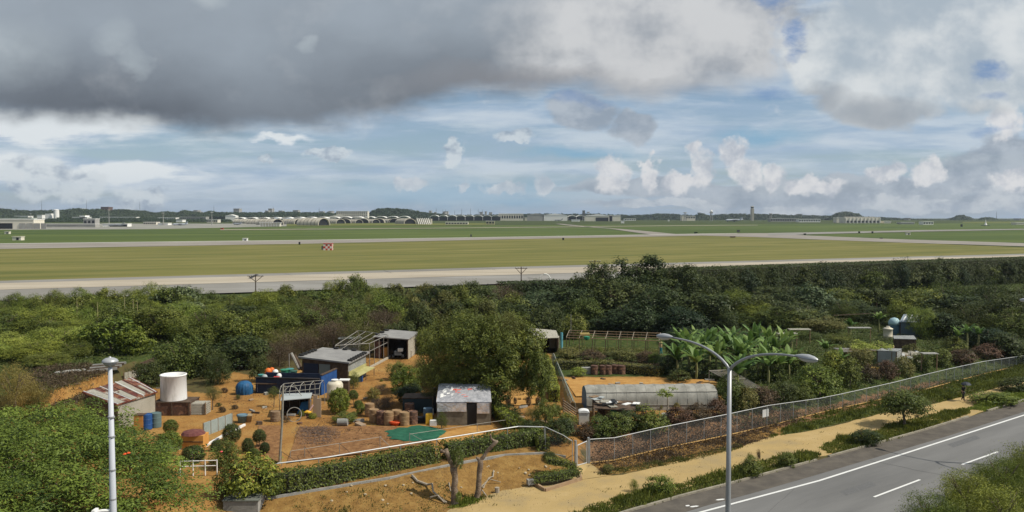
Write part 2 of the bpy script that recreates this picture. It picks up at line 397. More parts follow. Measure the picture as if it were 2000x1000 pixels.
def crown(kind, var):
    k = (kind, var)
    if k in CR: return CR[k]
    sd = 100+var*7+sum(map(ord, kind)); P = dict(
        broad=dict(lobes=30, clumps=26, leaves=15, leaf=.078, clump_r=.075),
        feather=dict(lobes=36, clumps=30, leaves=20, leaf=.052, clump_r=.07, lobe_r=(.2, .36), spread=(.3, .75), asp=.4),
        bigleaf=dict(lobes=32, clumps=20, leaves=11, leaf=.13, clump_r=.075, asp=.42, up=.2),
        tuft=dict(lobes=44, clumps=14, leaves=26, leaf=.07, clump_r=.055, lobe_r=(.14, .26), spread=(.4, .85), asp=.45, flatc=.9),
        wispy=dict(lobes=38, clumps=20, leaves=22, leaf=.05, clump_r=.10, lobe_r=(.18, .34), spread=(.3, .85), asp=.25, up=.1, rnd=1.2),
        ball=dict(lobes=1, clumps=900, leaves=9, leaf=.09, clump_r=.05, lobe_r=(.9, .95), spread=(0, .01), asp=.6, up=.1, low=-1),
        bush=dict(lobes=20, clumps=26, leaves=14, leaf=.10, clump_r=.09, lobe_r=(.35, .5), spread=(.2, .55)),
    )[kind.split('/')[0]]
    CR[k] = crown_mesh(kind.replace('/', '_')+'_crown', LM[kind.split('/')[1]], sd, **P); return CR[k]
TR = {}
def trunk(var, pale=False):
    k = (var, pale)
    if k not in TR: TR[k] = trunk_mesh('trunk', palebark if pale else bark, 50+var, 5)
    return TR[k]
rgt = random.Random(5); TN = [0]
def tree(base, h, w, kind, label, name='tree', cat='tree', group=None, depth=None, low=.12, pale=False, var=None, name2='crown'):
    """base world point, h height, w crown width; crown spans low*h..h"""
    base = ground(base) if len(base) < 3 else base
    TN[0] += 1; v = TN[0] % 3 if var is None else var
    r = E(name, base, label, cat, group)
    c = link(name2, crown(kind, v), r); cz = h*(1+low)/2; rz_ = h*(1-low)/2
    zr = 1.0
    c.location = (0, 0, cz); c.scale = (w/2, (depth or w)/2, rz_/zr); c.rotation_euler = (0, 0, rgt.uniform(0, 6.28) if depth is None else 0)
    t = link('trunk', trunk(TN[0] % 4, pale), r); t.scale = (w*.8, w*.8, h*.9); t.rotation_euler = (0, 0, rgt.uniform(0, 6.28))
    return r
def treepx(px, top, Y, wpx, kind, label, **k):
    p = py_(px, top, Y); g = float(H(p[0], p[1])); return tree((p[0], p[1], g), max(.4, p[2]-g), wpx*Y/F, kind, label, **k)
def bushpx(px, by, wpx, hpx, kind, label, name='bush', cat='bush', group=None, **k):
    p = at(px, by); s = p[1]/F; return tree(p, hpx*s*1.03, wpx*s, kind, label, name=name, cat=cat, group=group, low=k.pop('low', -.05), **k)
def hedge(pts, w, h, m, label, leaf=.13, dens=1.3, seed=1, group=None, name='hedge', cat='hedge', core=True, z0=None):
    """leafy hedge along world points (ground positions)"""
    rng = np.random.default_rng(seed); pts = [np.array(p, float) for p in pts]
    r = E(name, pts[0], label, cat, group); PP = []; NN = []
    for a, b in zip(pts[:-1], pts[1:]):
        d = b-a; ln = np.linalg.norm(d[:2]); u = d/ln; nrm = np.array([-u[1], u[0], 0])
        n = int(ln*(w+2*h)*dens*85*(.12/leaf)**2)
        s = rng.uniform(-.02, 1.02, n); q = rng.uniform(-1, 1, n)*(w/2+h)
        top = np.abs(q) < w/2
        off = np.where(top, q, np.sign(q)*w/2); zz = np.where(top, h, h-(np.abs(q)-w/2))
        lump = .5+.5*np.sin(s*ln*2.3+seed)*np.sin(s*ln*.9+1); jit = rng.normal(0, .04, n)+(lump-.5)*.22*min(1, h)/max(1, h)
        P = a+d*s[:, None]+nrm*(off*(1+jit))[:, None]; P[:, 2] = (a[2]+d[2]*s)+zz*(1+jit*.5/max(1, h*.5))+rng.normal(0, .03, n)
        rim = np.clip((np.abs(q)-w/2+.25)/.5, 0, 1)
        Nn = nrm*(np.sign(q)*rim)[:, None]+np.array([0, 0, 1])*(1-rim*.8)[:, None]+sph(rng, n)*.6
        PP.append(P); NN.append(Nn)
    for a, u in ((pts[0], pts[0]-pts[1]), (pts[-1], pts[-1]-pts[-2])):
        u = u/np.linalg.norm(u); n_ = np.array([-u[1], u[0], 0]); k = int(w*h*dens*72*(.12/leaf)**2)
        P = a+n_*rng.uniform(-w/2, w/2, k)[:, None]+u*rng.uniform(-.1, .12, k)[:, None]; P[:, 2] = a[2]+rng.uniform(0, h, k); PP.append(P); NN.append(np.tile(u, (k, 1))+sph(rng, k)*.6)
    P = np.vstack(PP); Nn = np.vstack(NN)
    V, Q = leafquads(P, Nn, leaf*1.25, .6, rng)
    cl = np.sin(P[:, 0]*3.1+P[:, 2]*2)*np.sin(P[:, 1]*2.7+P[:, 0])*.2
    tn = np.clip(rng.normal(.5, .2, len(P))+cl, 0, 1)
    link('foliage', fast_mesh('hedge_foliage', V-np.array(org(r)), Q, m, np.repeat(tn, 4)), r)
    cb = MB()
    for i_, (a, b) in enumerate(zip(pts[:-1], pts[1:])):
        u = (b-a)/np.linalg.norm(b-a); n_ = np.array([-u[1], u[0], 0])*w*.36; a = a+u*(w*.2 if i_ == 0 else -w*.1); b = b-u*(w*.2 if i_ == len(pts)-2 else -w*.1)
        P8 = [a-n_, b-n_, b+n_, a+n_]; Z = np.array([0, 0, h-.14-.03*h])
        cb.hex8(P8+[p+Z-n_*0 for p in P8])
    cb.build('branches', MATS.get('twigs') or mat('twigs', (.03, .035, .015), .95, (.05, .05, .025), 6), r)
    return r
def line(pxs, z=None): return [at(*q) if z is None else pz(*q, z) for q in pxs]
def cyl(name, p, r, h, m, label, cat, group=None, lid=None, n=20, bands=True):
    e = E(name, p, label, cat, group)
    pr = [(r*.96, 0), (r, .02)]
    if bands:
        for k in (.33, .66): pr += [(r, h*k-.03), (r*1.05, h*k), (r, h*k+.03)]
    pr += [(r, h-.02), (r*.97, h)]
    if lid is None: pr += [(r*.93, h-.04), (.001, h-.04)]
    MB().lathe(pr, p, n).build('shell', m, e)
    if lid: MB().lathe([(r*1.02, h+.01), (r*1.02, h+.05), (.001, h+.07)], p, n).build('lid', lid, e)
    return e
# ------------------------------------------------------------------ ground and roads
def poly_mask(x, y, pts):
    c = np.zeros(x.shape, bool); n = len(pts); j = n-1
    for i in range(n):
        xi, yi, xj, yj = pts[i][0], pts[i][1], pts[j][0], pts[j][1]
        k = ((yi > y) != (yj > y)) & (x < (xj-xi)*(y-yi)/(yj-yi+1e-12)+xi); c ^= k; j = i
    return c
def blur(a, k=1):
    for _ in range(k):
        b = a.copy(); b[1:-1, 1:-1] = (a[1:-1, 1:-1]*2+a[:-2, 1:-1]+a[2:, 1:-1]+a[1:-1, :-2]+a[1:-1, 2:])/6; a = b
    return a
gx = np.unique(np.concatenate([np.geomspace(100, 9000, 14)*-1, np.arange(-100, 130, .6), np.geomspace(130, 9000, 14)]))
gy = np.unique(np.concatenate([[-400, -100, 0, 15], np.arange(25, 170, .55), np.arange(170, 260, 6), [300, 380, 450, 700, 1000, 1500, 2100, 2205, 2300, 3500, 6000, 16000]]))
GX, GY = np.meshgrid(gx, gy); GZ = H(GX, GY)-.012
rngg = np.random.default_rng(3)
near = (GY > 52) & (GY < 160) & (np.abs(GX) < 100) & (GZ > .15)
GZ = GZ+np.where(near, blur(rngg.normal(0, .22, GX.shape), 4)*.5, 0)
def gm(pxs, z=1.2): return poly_mask(GX, GY, [pz(*q, z) for q in pxs]).astype(float)
# where each soil lies (material, not light)
orange = gm([(-50, 850), (90, 770), (170, 745), (420, 770), (420, 720), (520, 740), (700, 690), (1070, 690), (1085, 735), (1300, 735), (1400, 742), (1420, 800), (1150, 830), (1130, 895), (960, 905), (560, 955), (430, 990), (-100, 1100)])
grass = gm([(-200, 560), (1000, 545), (2100, 490), (2400, 640), (2000, 705), (1680, 790), (1400, 850), (1420, 720), (1330, 735), (1085, 735), (1070, 640), (820, 640), (560, 660), (420, 720), (300, 720), (160, 755), (80, 785), (-200, 850)])
verge = gm([(1480, 868), (1600, 840), (1800, 790), (2000, 745), (2000, 700), (1850, 740), (1640, 800), (1520, 832)], 0)
litter = gm([(1150, 905), (1420, 852), (1640, 800), (1850, 750), (1850, 735), (1600, 790), (1420, 820), (1150, 870)], .5)
bank = gm([(1140, 935), (1440, 885), (1530, 860), (1530, 828), (1420, 852), (1150, 904)], 0)+gm([(380, 1100), (430, 975), (640, 945), (900, 900), (1060, 880), (1120, 900), (1120, 940), (950, 970), (850, 1010), (700, 1100)], .6)
far_g = (GY > 165).astype(float)
mats_rg = np.stack([blur(np.clip(orange, 0, 1), 2), blur(np.clip(grass*.9+verge*.42+far_g, 0, 1), 2), blur(litter, 2), blur(bank, 1)], -1)
ny, nx = GX.shape
Vg = np.stack([GX, GY, GZ], -1).reshape(-1, 3)
ii = (np.arange(ny-1)[:, None]*nx+np.arange(nx-1)[None]).reshape(-1)
Qg = np.stack([ii, ii+1, ii+nx+1, ii+nx], 1)
gmat = bpy.data.materials.new('ground'); gmat.use_nodes = True; nt = gmat.node_tree; N = nt.nodes; L = nt.links
def _noise(scale, det=5, ro=.6, stretch=None):
    n = N.new('ShaderNodeTexNoise'); n.inputs['Scale'].default_value = scale; n.inputs['Detail'].default_value = det; n.inputs['Roughness'].default_value = ro
    g = N.new('ShaderNodeNewGeometry')
    if stretch: mp = N.new('ShaderNodeMapping'); mp.inputs['Scale'].default_value = stretch; mp.inputs['Rotation'].default_value = (0, 0, stretch[2] if len(stretch) > 3 else 0); L.new(g.outputs[0], mp.inputs[0]); L.new(mp.outputs[0], n.inputs[0])
    else: L.new(g.outputs[0], n.inputs[0])
    return n.outputs[0]
def _ramp(v, stops):
    r = N.new('ShaderNodeValToRGB'); L.new(v, r.inputs[0]); e = r.color_ramp.elements
    e[0].position, e[0].color = stops[0][0], (*stops[0][1], 1); e[1].position, e[1].color = stops[-1][0], (*stops[-1][1], 1)
    for p, c in stops[1:-1]: q = e.new(p); q.color = (*c, 1)
    return r.outputs[0]
def _mix(f, a, b, noisy=None):
    if noisy is not None:                              # ragged edge: mask + noise through a steep ramp
        ad = N.new('ShaderNodeMath'); ad.operation = 'MULTIPLY_ADD'; L.new(noisy, ad.inputs[0]); ad.inputs[1].default_value = 1.3; ad.inputs[2].default_value = -.65
        a2 = N.new('ShaderNodeMath'); a2.operation = 'ADD'; L.new(f, a2.inputs[0]); L.new(ad.outputs[0], a2.inputs[1])
        mr = N.new('ShaderNodeMapRange'); L.new(a2.outputs[0], mr.inputs[0]); mr.inputs[1].default_value = .35; mr.inputs[2].default_value = .65; f = mr.outputs[0]
    m = N.new('ShaderNodeMix'); m.data_type = 'RGBA'; L.new(f, m.inputs[0]); L.new(a, m.inputs[6]); L.new(b, m.inputs[7]); return m.outputs[2]
n1 = _noise(.35, 7, .65); n2 = _noise(1.6, 6, .6); n3 = _noise(7, 5, .7)
sep = N.new('ShaderNodeSeparateColor'); av = N.new('ShaderNodeAttribute'); av.attribute_name = 'soil'; L.new(av.outputs['Color'], sep.inputs[0])
base = _ramp(n2, [(.3, (.045, .045, .018)), (.5, (.09, .07, .03)), (.7, (.075, .085, .028))])
orng = _ramp(n1, [(.32, (.15, .07, .022)), (.47, (.29, .145, .042)), (.66, (.37, .225, .075))])
orng2 = _ramp(n3, [(.35, (.11, .055, .02)), (.6, (.36, .20, .06))])
mm = N.new('ShaderNodeMix'); mm.data_type = 'RGBA'; mm.inputs[0].default_value = .35; L.new(orng, mm.inputs[6]); L.new(orng2, mm.inputs[7]); orng = mm.outputs[2]
grs = _ramp(n2, [(.3, (.022, .036, .010)), (.5, (.045, .065, .016)), (.7, (.10, .10, .032))])
lit = _ramp(n3, [(.32, (.075, .04, .022)), (.5, (.19, .10, .05)), (.68, (.30, .19, .10))])
bnk0 = _ramp(n2, [(.3, (.11, .055, .016)), (.5, (.215, .12, .036)), (.7, (.30, .19, .062))]); bnk3 = _ramp(n3, [(.3, (.09, .05, .018)), (.55, (.27, .165, .055))]); mb_ = N.new('ShaderNodeMix'); mb_.data_type = 'RGBA'; mb_.inputs[0].default_value = .35; L.new(bnk0, mb_.inputs[6]); L.new(bnk3, mb_.inputs[7]); bnk = mb_.outputs[2]
c = _mix(sep.outputs[0], base, orng, n2); c = _mix(sep.outputs[1], c, grs, n2); c = _mix(sep.outputs[2], c, lit, n2); c = _mix(av.outputs['Alpha'], c, bnk, n2)
b = N['Principled BSDF']; b.inputs['Roughness'].default_value = .95; b.inputs['Specular IOR Level'].default_value = .1; L.new(c, b.inputs['Base Color'])
bp = N.new('ShaderNodeBump'); bp.inputs['Strength'].default_value = .8; bp.inputs['Distance'].default_value = .12; L.new(n2, bp.inputs['Height'])
bp2 = N.new('ShaderNodeBump'); bp2.inputs['Strength'].default_value = .7; bp2.inputs['Distance'].default_value = .05; L.new(n3, bp2.inputs['Height']); L.new(bp.outputs[0], bp2.inputs['Normal']); L.new(bp2.outputs[0], b.inputs['Normal'])
gme = fast_mesh('ground', Vg, Qg, gmat)
ca = gme.attributes.new('soil', 'FLOAT_COLOR', 'POINT'); ca.data.foreach_set('color', mats_rg.reshape(-1).astype(np.float32))
gme.polygons.foreach_set('use_smooth', [True]*len(gme.polygons))
tag(link('ground', gme), 'orange earth, grass and brown litter of the garden land', kind='structure')

def drape(name, up, lo, m, dz=.02, n=30, k=6, kind='structure', label=None, rough=0, plane=None):
    """sheet between two polylines given in photo pixels, laid on the ground"""
    def samp(pl, t):
        xs = [q[0] for q in pl]; ln = np.concatenate([[0], np.cumsum([math.dist(a, b) for a, b in zip(pl[:-1], pl[1:])])]); ln /= ln[-1]
        return np.interp(t, ln, xs), np.interp(t, ln, [q[1] for q in pl])
    rg = random.Random(7); g = []
    for i in range(n+1):
        ta = i/n; a = samp(up, ta); b_ = samp(lo, ta); A = at(*a) if plane is None else pz(*a, plane); B = at(*b_) if plane is None else pz(*b_, plane)
        j1 = rg.uniform(-rough, rough); j2 = rg.uniform(-rough, rough); row = []
        for q in range(k+1):
            t = q/k; p = A+(B-A)*t
            if q == 0: p = p+(A-B)/max(np.linalg.norm(A-B), .01)*j1
            if q == k: p = p+(B-A)/max(np.linalg.norm(A-B), .01)*j2
            row.append((p[0], p[1], float(H(p[0], p[1]))+dz))
        g.append(row)
    return tag(MB().sheet(g).build(name, m), label or None, kind=kind)
# airfield
fieldg = mat('field_grass', (.092, .106, .032), .95, (.215, .190, .072), .040, .2, c3=(.150, .145, .046), stretch=(.30, 1.5, 1), rot=R(24), world=True, lo=.29, hi=.71, spec=.05, detail=8)
greeng = mat('far_grass', (.042, .070, .020), .95, (.115, .145, .040), .012, .1, stretch=(.25, 1.5, 1), rot=R(18), world=True, lo=.3, hi=.7, spec=.05, detail=8)
greeng2 = mat('far_grass_pale', (.10, .115, .030), .95, (.15, .16, .045), .010, .1, stretch=(.35, 1.5, 1), world=True, spec=.05)
conc = mat('runway_concrete', (.21, .19, .165), .9, (.30, .275, .24), .05, 0, stretch=(.4, 1.4, 1), world=True, spec=.1, detail=8)
conc_l = mat('runway_pale', (.33, .285, .22), .9, (.43, .38, .30), .06, 0, stretch=(.4, 1.5, 1), world=True, spec=.1, detail=8)
conc_d = mat('runway_grey', (.19, .18, .16), .9, (.27, .26, .24), .05, 0, stretch=(.5, 1.2, 1), world=True, spec=.1, detail=8)
drape('field_grass', [(-700, 448), (2700, 432)], [(-700, 495), (600, 474), (1370, 461), (1480, 463), (2700, 513)], greeng, .10, 40, 24)
drape('airfield_grass', [(-700, 493), (600, 471), (1370, 457), (1480, 463), (2700, 512)], [(-700, 571), (0, 552), (1000, 524), (2000, 498), (2700, 480)], fieldg, .25, 60, 8)
drape('far_apron', [(-700, 437), (380, 437), (700, 437)], [(-700, 452), (300, 448), (700, 439)], mat('apron_concrete', (.20, .20, .17), .9, (.28, .27, .23), .02, world=True), .3, 20, 3)
drape('taxiway_verge', [(-700, 571), (0, 551), (1000, 523), (2000, 497), (2700, 479)], [(-700, 580), (0, 557), (1000, 528), (2000, 500.5), (2700, 482)], conc_d, .38, 50, 2)
drape('taxiway', [(-700, 578), (0, 556), (1000, 527.5), (2000, 500), (2700, 481.5)], [(-700, 592), (0, 569), (1000, 539), (2000, 508), (2700, 488)], conc_l, .42, 50, 2)
drape('taxiway_shoulder', [(-700, 591), (0, 568.5), (1000, 538.5), (2000, 507.5), (2700, 487.5)], [(-700, 615), (0, 590), (1000, 556), (2000, 522), (2700, 500)], conc_d, .36, 50, 2)
drape('runway', [(-700, 490), (0, 477), (600, 470), (1000, 463.5), (1370, 457), (1500, 457.5)], [(-700, 500), (0, 487.5), (600, 477), (1000, 468), (1370, 461), (1500, 460.5)], conc, .4, 50, 3)
drape('runway_line', [(-700, 488.6), (0, 477), (600, 470), (1000, 463.5), (1440, 456.5)], [(-700, 489.2), (0, 477.7), (600, 470.6), (1000, 464), (1440, 456.9)], mat('pale_paint', (.55, .53, .48), .8), .5, 50, 1)
drape('runway_branch', [(1370, 457), (1500, 456), (1580, 461), (1750, 468), (2000, 476), (2700, 500)], [(1370, 461), (1480, 464), (1600, 469), (1750, 474.5), (2000, 482.5), (2700, 508)], conc, .44, 50, 3)
drape('runway_far', [(1500, 456), (1640, 453.5), (1800, 450), (2000, 447.5), (2700, 440)], [(1500, 461), (1600, 458), (1800, 453), (2000, 449.3), (2700, 441.5)], conc_d, .48, 40, 2)
drape('crossing_taxiway', [(1096, 437.5), (1140, 442), (1240, 450), (1300, 456), (1330, 459)], [(1085, 437.5), (1110, 441), (1190, 447), (1235, 454), (1280, 460)], conc, .46, 20, 2)
drape('far_road', [(430, 449), (800, 446.3), (1100, 443.5), (1300, 441), (1480, 440)], [(430, 450), (800, 447), (1100, 444.2), (1300, 441.7), (1480, 440.5)], conc_l, .46, 20, 1)
for a, b_, c_, d_ in [((1880, 434), (2000, 433), (2000, 436), (1880, 436)), ((560, 437), (950, 436), (950, 440), (560, 442))]:
    drape('apron', [a, b_], [d_, c_], greeng2, .5, 10, 2)
# dark repair marks and skid marks on the taxiway
for i, (a, b_) in enumerate([((455, 540), (470, 544)), ((500, 538), (485, 546)), ((553, 536), (570, 541)), ((747, 530), (762, 535)), ((950, 526), (968, 530)), ((1028, 544), (1044, 547)), ((1430, 530), (1470, 535)), ((1600, 524), (1640, 527)), ((1760, 517), (1800, 521))]):
    drape('pavement_mark', [a, b_], [(a[0]+5, a[1]+1.3), (b_[0]+5, b_[1]+1.3)], mat('tar', (.04, .04, .04), .8), .47, 3, 1)
# foreground: path, verge soil, road
sand = mat('sand', (.29, .225, .125), .95, (.43, .315, .155), .30, .4, c3=(.375, .27, .12), world=True, lo=.3, hi=.7, spec=.05, bscale=14, detail=8)
drape('path', [(600, 1085), (760, 1030), (860, 1003), (950, 968), (1040, 945), (1160, 927), (1200, 929), (1300, 907), (1440, 876), (1500, 855), (1600, 837), (1730, 806), (1800, 795), (1880, 775), (1960, 755), (2020, 742)],
      [(850, 1110), (1050, 1055), (1150, 1010), (1200, 985), (1260, 975), (1330, 955), (1420, 930), (1500, 912), (1600, 893), (1690, 862), (1770, 845), (1840, 830), (1888, 815), (1930, 800), (1980, 780), (2030, 765)], sand, .004, 90, 6, rough=.22, plane=0)
KERB = np.array([pz(*q, 0)[:2] for q in [(600, 1240), (900, 1105), (1225, 1000), (1330, 970), (1420, 947), (1520, 920), (1600, 898), (1700, 870), (1800, 842), (1900, 812), (2000, 782), (2100, 755)]])
def offs(pl, d):
    out = []
    for i in range(len(pl)):
        t = pl[min(i+1, len(pl)-1)]-pl[max(i-1, 0)]; t = t/np.linalg.norm(t); out.append(pl[i]+np.array([t[1], -t[0]])*d)
    return np.array(out)
def strip(name, d0, d1, z, m, t0=0, t1=1, n=60):
    s = np.linspace(t0, t1, n)*(len(KERB)-1); a, b_ = offs(KERB, d0), offs(KERB, d1); ix = np.arange(len(KERB))
    g = [[(np.interp(q, ix, p[:, 0]), np.interp(q, ix, p[:, 1]), z) for p in (a, b_)] for q in s]
    return tag(MB().sheet(g).build(name, m), kind='structure')
asph = mat('asphalt', (.125, .124, .122), .9, (.185, .183, .178), .35, .25, stretch=(.18, 1.3, 1), rot=R(37), lo=.3, hi=.7, world=True, spec=.15, bscale=30, detail=9)
asph_d = mat('shoulder_asphalt', (.085, .076, .066), .9, (.125, .11, .092), .9, .3, world=True, spec=.1, bscale=30, detail=8)
white = mat('road_paint', (.36, .36, .34), .7, (.66, .66, .64), 5, world=True, lo=.25, hi=.42, detail=9)
strip('road', .0, 11.4, .004, asph)
strip('road_shoulder', .0, 2.2, .008, asph_d)
kb = MB(); s = np.linspace(0, len(KERB)-1, 90); kp = [(np.interp(q, range(len(KERB)), KERB[:, 0]), np.interp(q, range(len(KERB)), KERB[:, 1])) for q in s]
for i, (a, b_) in enumerate(zip(kp[:-1], kp[1:])):
    if 1600 < 1000+a[0]/a[1]*F < 1625 or 1890 < 1000+a[0]/a[1]*F < 1925: continue
    d = np.array(b_)-np.array(a); d = d*.985; nrm = np.array([d[1], -d[0]])/np.linalg.norm(d)*.09
    e_ = np.array(a)+d; a = np.array(a)
    kb.prism([a-nrm, a+nrm, e_+nrm, e_-nrm], -.03, .13)
tag(kb.build('kerb', mat('kerb_concrete', (.20, .18, .14), .9, (.30, .27, .21), 1.2, .3, world=True)), kind='structure')
# edge line and lane dashes, laid on the road
EL = [pz(*q, 0) for q in [(1000, 1105), (1200, 1048), (1371, 1000), (1600, 939), (1754, 890), (2000, 811), (2100, 780)]]
g = []
for i, p in enumerate(EL):
    t = EL[min(i+1, len(EL)-1)]-EL[max(i-1, 0)]; t /= np.linalg.norm(t); nn_ = np.array([-t[1], t[0], 0])*.10
    g.append([tuple(p+nn_+[0, 0, .014]), tuple(p-nn_+[0, 0, .014])])
tag(MB().sheet(g).build('edge_line', white), kind='structure')
d0 = pz(1707, 971, 0); d1 = pz(1797, 937, 0); e0 = pz(1879, 907.5, 0); e1 = pz(1949, 882.5, 0)
for a, b_ in [(d0, d1), (e0, e1), (e0+(e0-d0), e1+(e0-d0)), (d0-(e0-d0), d1-(e0-d0))]:
    t = (b_-a)/np.linalg.norm(b_-a); nn_ = np.array([-t[1], t[0], 0])*.085; Z = np.array([0, 0, .014])
    tag(MB().add([a-nn_+Z, b_-nn_+Z, b_+nn_+Z, a+nn_+Z], [(0, 1, 2, 3)]).build('lane_line', white), kind='structure')
rgc = random.Random(2)
def crack(x0, y0, n, dx, dy):
    P = []
    for i in range(n): P.append(pz(x0+dx*i+rgc.uniform(-3, 3), y0+dy*i+rgc.uniform(-1, 1), 0))
    b = MB(); b.sheet([[(p[0]-.018, p[1]-.012, .0105), (p[0]+.018, p[1]+.012, .0105)] for p in P]); tag(b.build('road_crack', mat('crack', (.05, .05, .05), .9)), kind='structure')
crack(1560, 985, 9, 22, -7); crack(1700, 900, 8, 30, 6); crack(1840, 925, 8, 18, -6); crack(1500, 1000, 6, 10, -9)
for q in [((1640, 960), (1700, 940), (1712, 948), (1652, 968)), ((1850, 868), (1905, 850), (1915, 856), (1862, 874))]:
    tag(MB().add([pz(*c, .0085) for c in q], [(3, 2, 1, 0)]).build('road_patch', mat('patch', (.10, .10, .10), .9, (.13, .13, .13), 5)), kind='structure')
# white arrow remnants on the shoulder
for q, w_ in [((1343, 988), .16), ((1356, 989.5), .33), ((1407, 976), .35)]:
    p = pz(*q, 0); MBm = MB().add([p+np.array([math.cos(a)*w_, math.sin(a)*.13+math.cos(a)*w_*.3, .016]) for a in np.linspace(0, 6.28, 7)[:-1]], [(0, 1, 2, 3, 4, 5)])
    tag(MBm.build('road_mark', white), kind='structure')
strip('median', 11.4, 14.6, .15, mat('median_soil', (.09, .08, .03), .95, (.12, .13, .04), 1.5, world=True))
strip('far_carriageway', 14.6, 26, .004, asph)
mk = MB(); a_, b2 = offs(KERB, 11.4), offs(KERB, 11.25)
mk.sheet([[(p[0], p[1], z) for p, z in ((q0, .0), (q0, .17), (q1, .17), (q1, .0))] for q0, q1 in zip(b2, a_)])
tag(mk.build('median_kerb', MATS['kerb_concrete']), kind='structure')
# ramp from path to gate
rp = MB(); A = [pz(1130, 938, .0), pz(1186, 930, 0), at(1152, 905), at(1122, 908)]
rp.add([p+np.array([0, 0, .03]) for p in A], [(0, 1, 2, 3)]); tag(rp.build('gate_ramp', sand), kind='structure')

# ------------------------------------------------------------------ far side of the airfield
wht = mat('white_paint', (.80, .78, .73), .7, (.86, .84, .80), .2)
crm = mat('cream_wall', (.66, .61, .50), .8, (.74, .69, .58), .1)
gry = mat('grey_wall', (.30, .29, .27), .8, (.38, .37, .34), .1)
drk = mat('dark_opening', (.015, .016, .018), .8)
shel = mat('shelter_concrete', (.36, .33, .26), .9, (.50, .46, .38), .15, c3=(.42, .39, .32))
stl = mat('steel', (.30, .31, .32), .5, metal=.3)
tow = mat('tower_concrete', (.40, .37, .30), .8, (.46, .43, .36), .1)
fardark = mat('far_trees', (.018, .030, .020), .95, (.040, .058, .030), .06, 0)
rust_roof = mat('brown_roof', (.12, .07, .05), .8)
def Yg(by): return 21.46/(.0068+(by-426)/F) if by > 430.8 else 2150
def fbase(px, by, Y=None):
    if Y is not None: Y = max(Y, Yg(by))
    if Y is None: return at(px, by)
    p = py_(px, by, Y); p[2] = min(p[2], float(H(p[0], p[1]))+30); return p
def S(px, Y): return px*Y/F
def farbox(px0, px1, top, by, m, label, cat='building', name='building', Y=None, roof=None, rows=0, cols=0, depth=14, group=None, door=None, gable=0, rm=None):
    if by < 422 and Y: Y += 900
    p = fbase((px0+px1)/2, by, Y); Y = p[1]; w = S(px1-px0, Y); h = S(by-top, Y); depth *= Y/1300
    g = float(H(p[0], Y)); z0 = min(g, p[2]); e = E(name, (p[0], Y, z0), label, cat, group); ht = p[2]+h
    if gable:
        gz = h*gable; wl = MB(); P = [(-w/2, 0, z0), (w/2, 0, z0), (w/2, depth, z0), (-w/2, depth, z0)]
        wl.prism([(p[0]+q[0], Y+q[1]) for q in P], z0, ht-gz).build('wall', m, e)
        x0, x1, xm = p[0]-w/2-.4, p[0]+w/2+.4, p[0]; r_ = MB()
        r_.add([(x0, Y-.5, ht-gz), (x1, Y-.5, ht-gz), (xm, Y-.5, ht), (x0, Y+depth, ht-gz), (x1, Y+depth, ht-gz), (xm, Y+depth, ht)], [(0, 1, 2), (5, 4, 3), (0, 2, 5, 3), (2, 1, 4, 5), (1, 0, 3, 4)])
        r_.build('roof', rm or wht, e)
    else:
        MB().prism([(p[0]-w/2, Y), (p[0]+w/2, Y), (p[0]+w/2, Y+depth), (p[0]-w/2, Y+depth)], z0, ht).build('wall', m, e)
        rh = max(.5, h*.08); MB().prism([(p[0]-w/2-.5, Y-.5), (p[0]+w/2+.5, Y-.5), (p[0]+w/2+.5, Y+depth+.5), (p[0]-w/2-.5, Y+depth+.5)], ht+.01, ht+rh).build('roof', rm or wht, e)
        ht += 0
    hh = h*(1-gable)
    if rows:
        for r_ in range(rows):
            for c_ in range(cols):
                xx = p[0]-w/2+w*(c_+.5)/cols; zz = p[2]+hh*(r_+.55)/rows
                MB().box((xx, Y-.03, zz), (w/cols*.62, .3, hh/rows*.42)).build('window', drk, e)
    if door:
        b = MB().box((p[0]-w/2+w*(door[0]+door[1])/2, Y-.1, z0+hh*.36), (w*(door[1]-door[0]), .5, hh*.72)); b.build('door', drk, e)
    return e
# hangar far left
hg = farbox(-60, 66, 429, 447.5, crm, 'long cream hangar with sliding doors at the left edge of the airfield', 'hangar', 'hangar', depth=30)
p = at(30, 447.5)
for i, (a, b_) in enumerate([(-40, -2), (11, 24), (25, 38), (39, 52), (53, 64)]):
    MB().box((p[0]+S((a+b_)/2-3, p[1]), p[1]-.4, p[2]+S(6, p[1])), (S(b_-a-.6, p[1]), .6, S(11, p[1]))).build('door', [gry, drk][i == 0] if i != 0 else drk, hg)
MB().box((p[0]+S(-8, p[1])-10, p[1]+10, p[2]+S(20, p[1])), (S(105, p[1]), 14, S(3.5, p[1]))).build('roof_monitor', mat('roof_band', (.22, .25, .22), .7), hg)
def silo(px, top, by, w, lab, Y, sq=False):
    p = py_(px, by+1, Y); h = S(by+1-top, Y); r = S(w/2, Y); e = E('water_tower', (p[0], Y, p[2]), lab, 'water tower')
    if sq: MB().box((p[0], Y, p[2]+h/2), (2*r, 2*r, h)).build('tank', wht, e); MB().box((p[0], Y, p[2]+h+.2), (2*r+.6, 2*r+.6, .4)).build('roof', gry, e)
    else:
        MB().lathe([(r, 0), (r, h*.93), (r*1.04, h*.94), (r*1.04, h*.97), (r*.5, h), (0.01, h*1.01)], p, 24).build('tank', wht, e); MB().lathe([(r*1.4, -.1), (r*1.4, .8), (.01, .8)], p, 24).build('base', gry, e)
silo(97, 417, 431.5, 11, 'squat square white water tank beside the taller round one, far left', 2060, True)
silo(110.5, 409, 431.5, 10, 'tall round white water tower at the far left of the base', 2050)
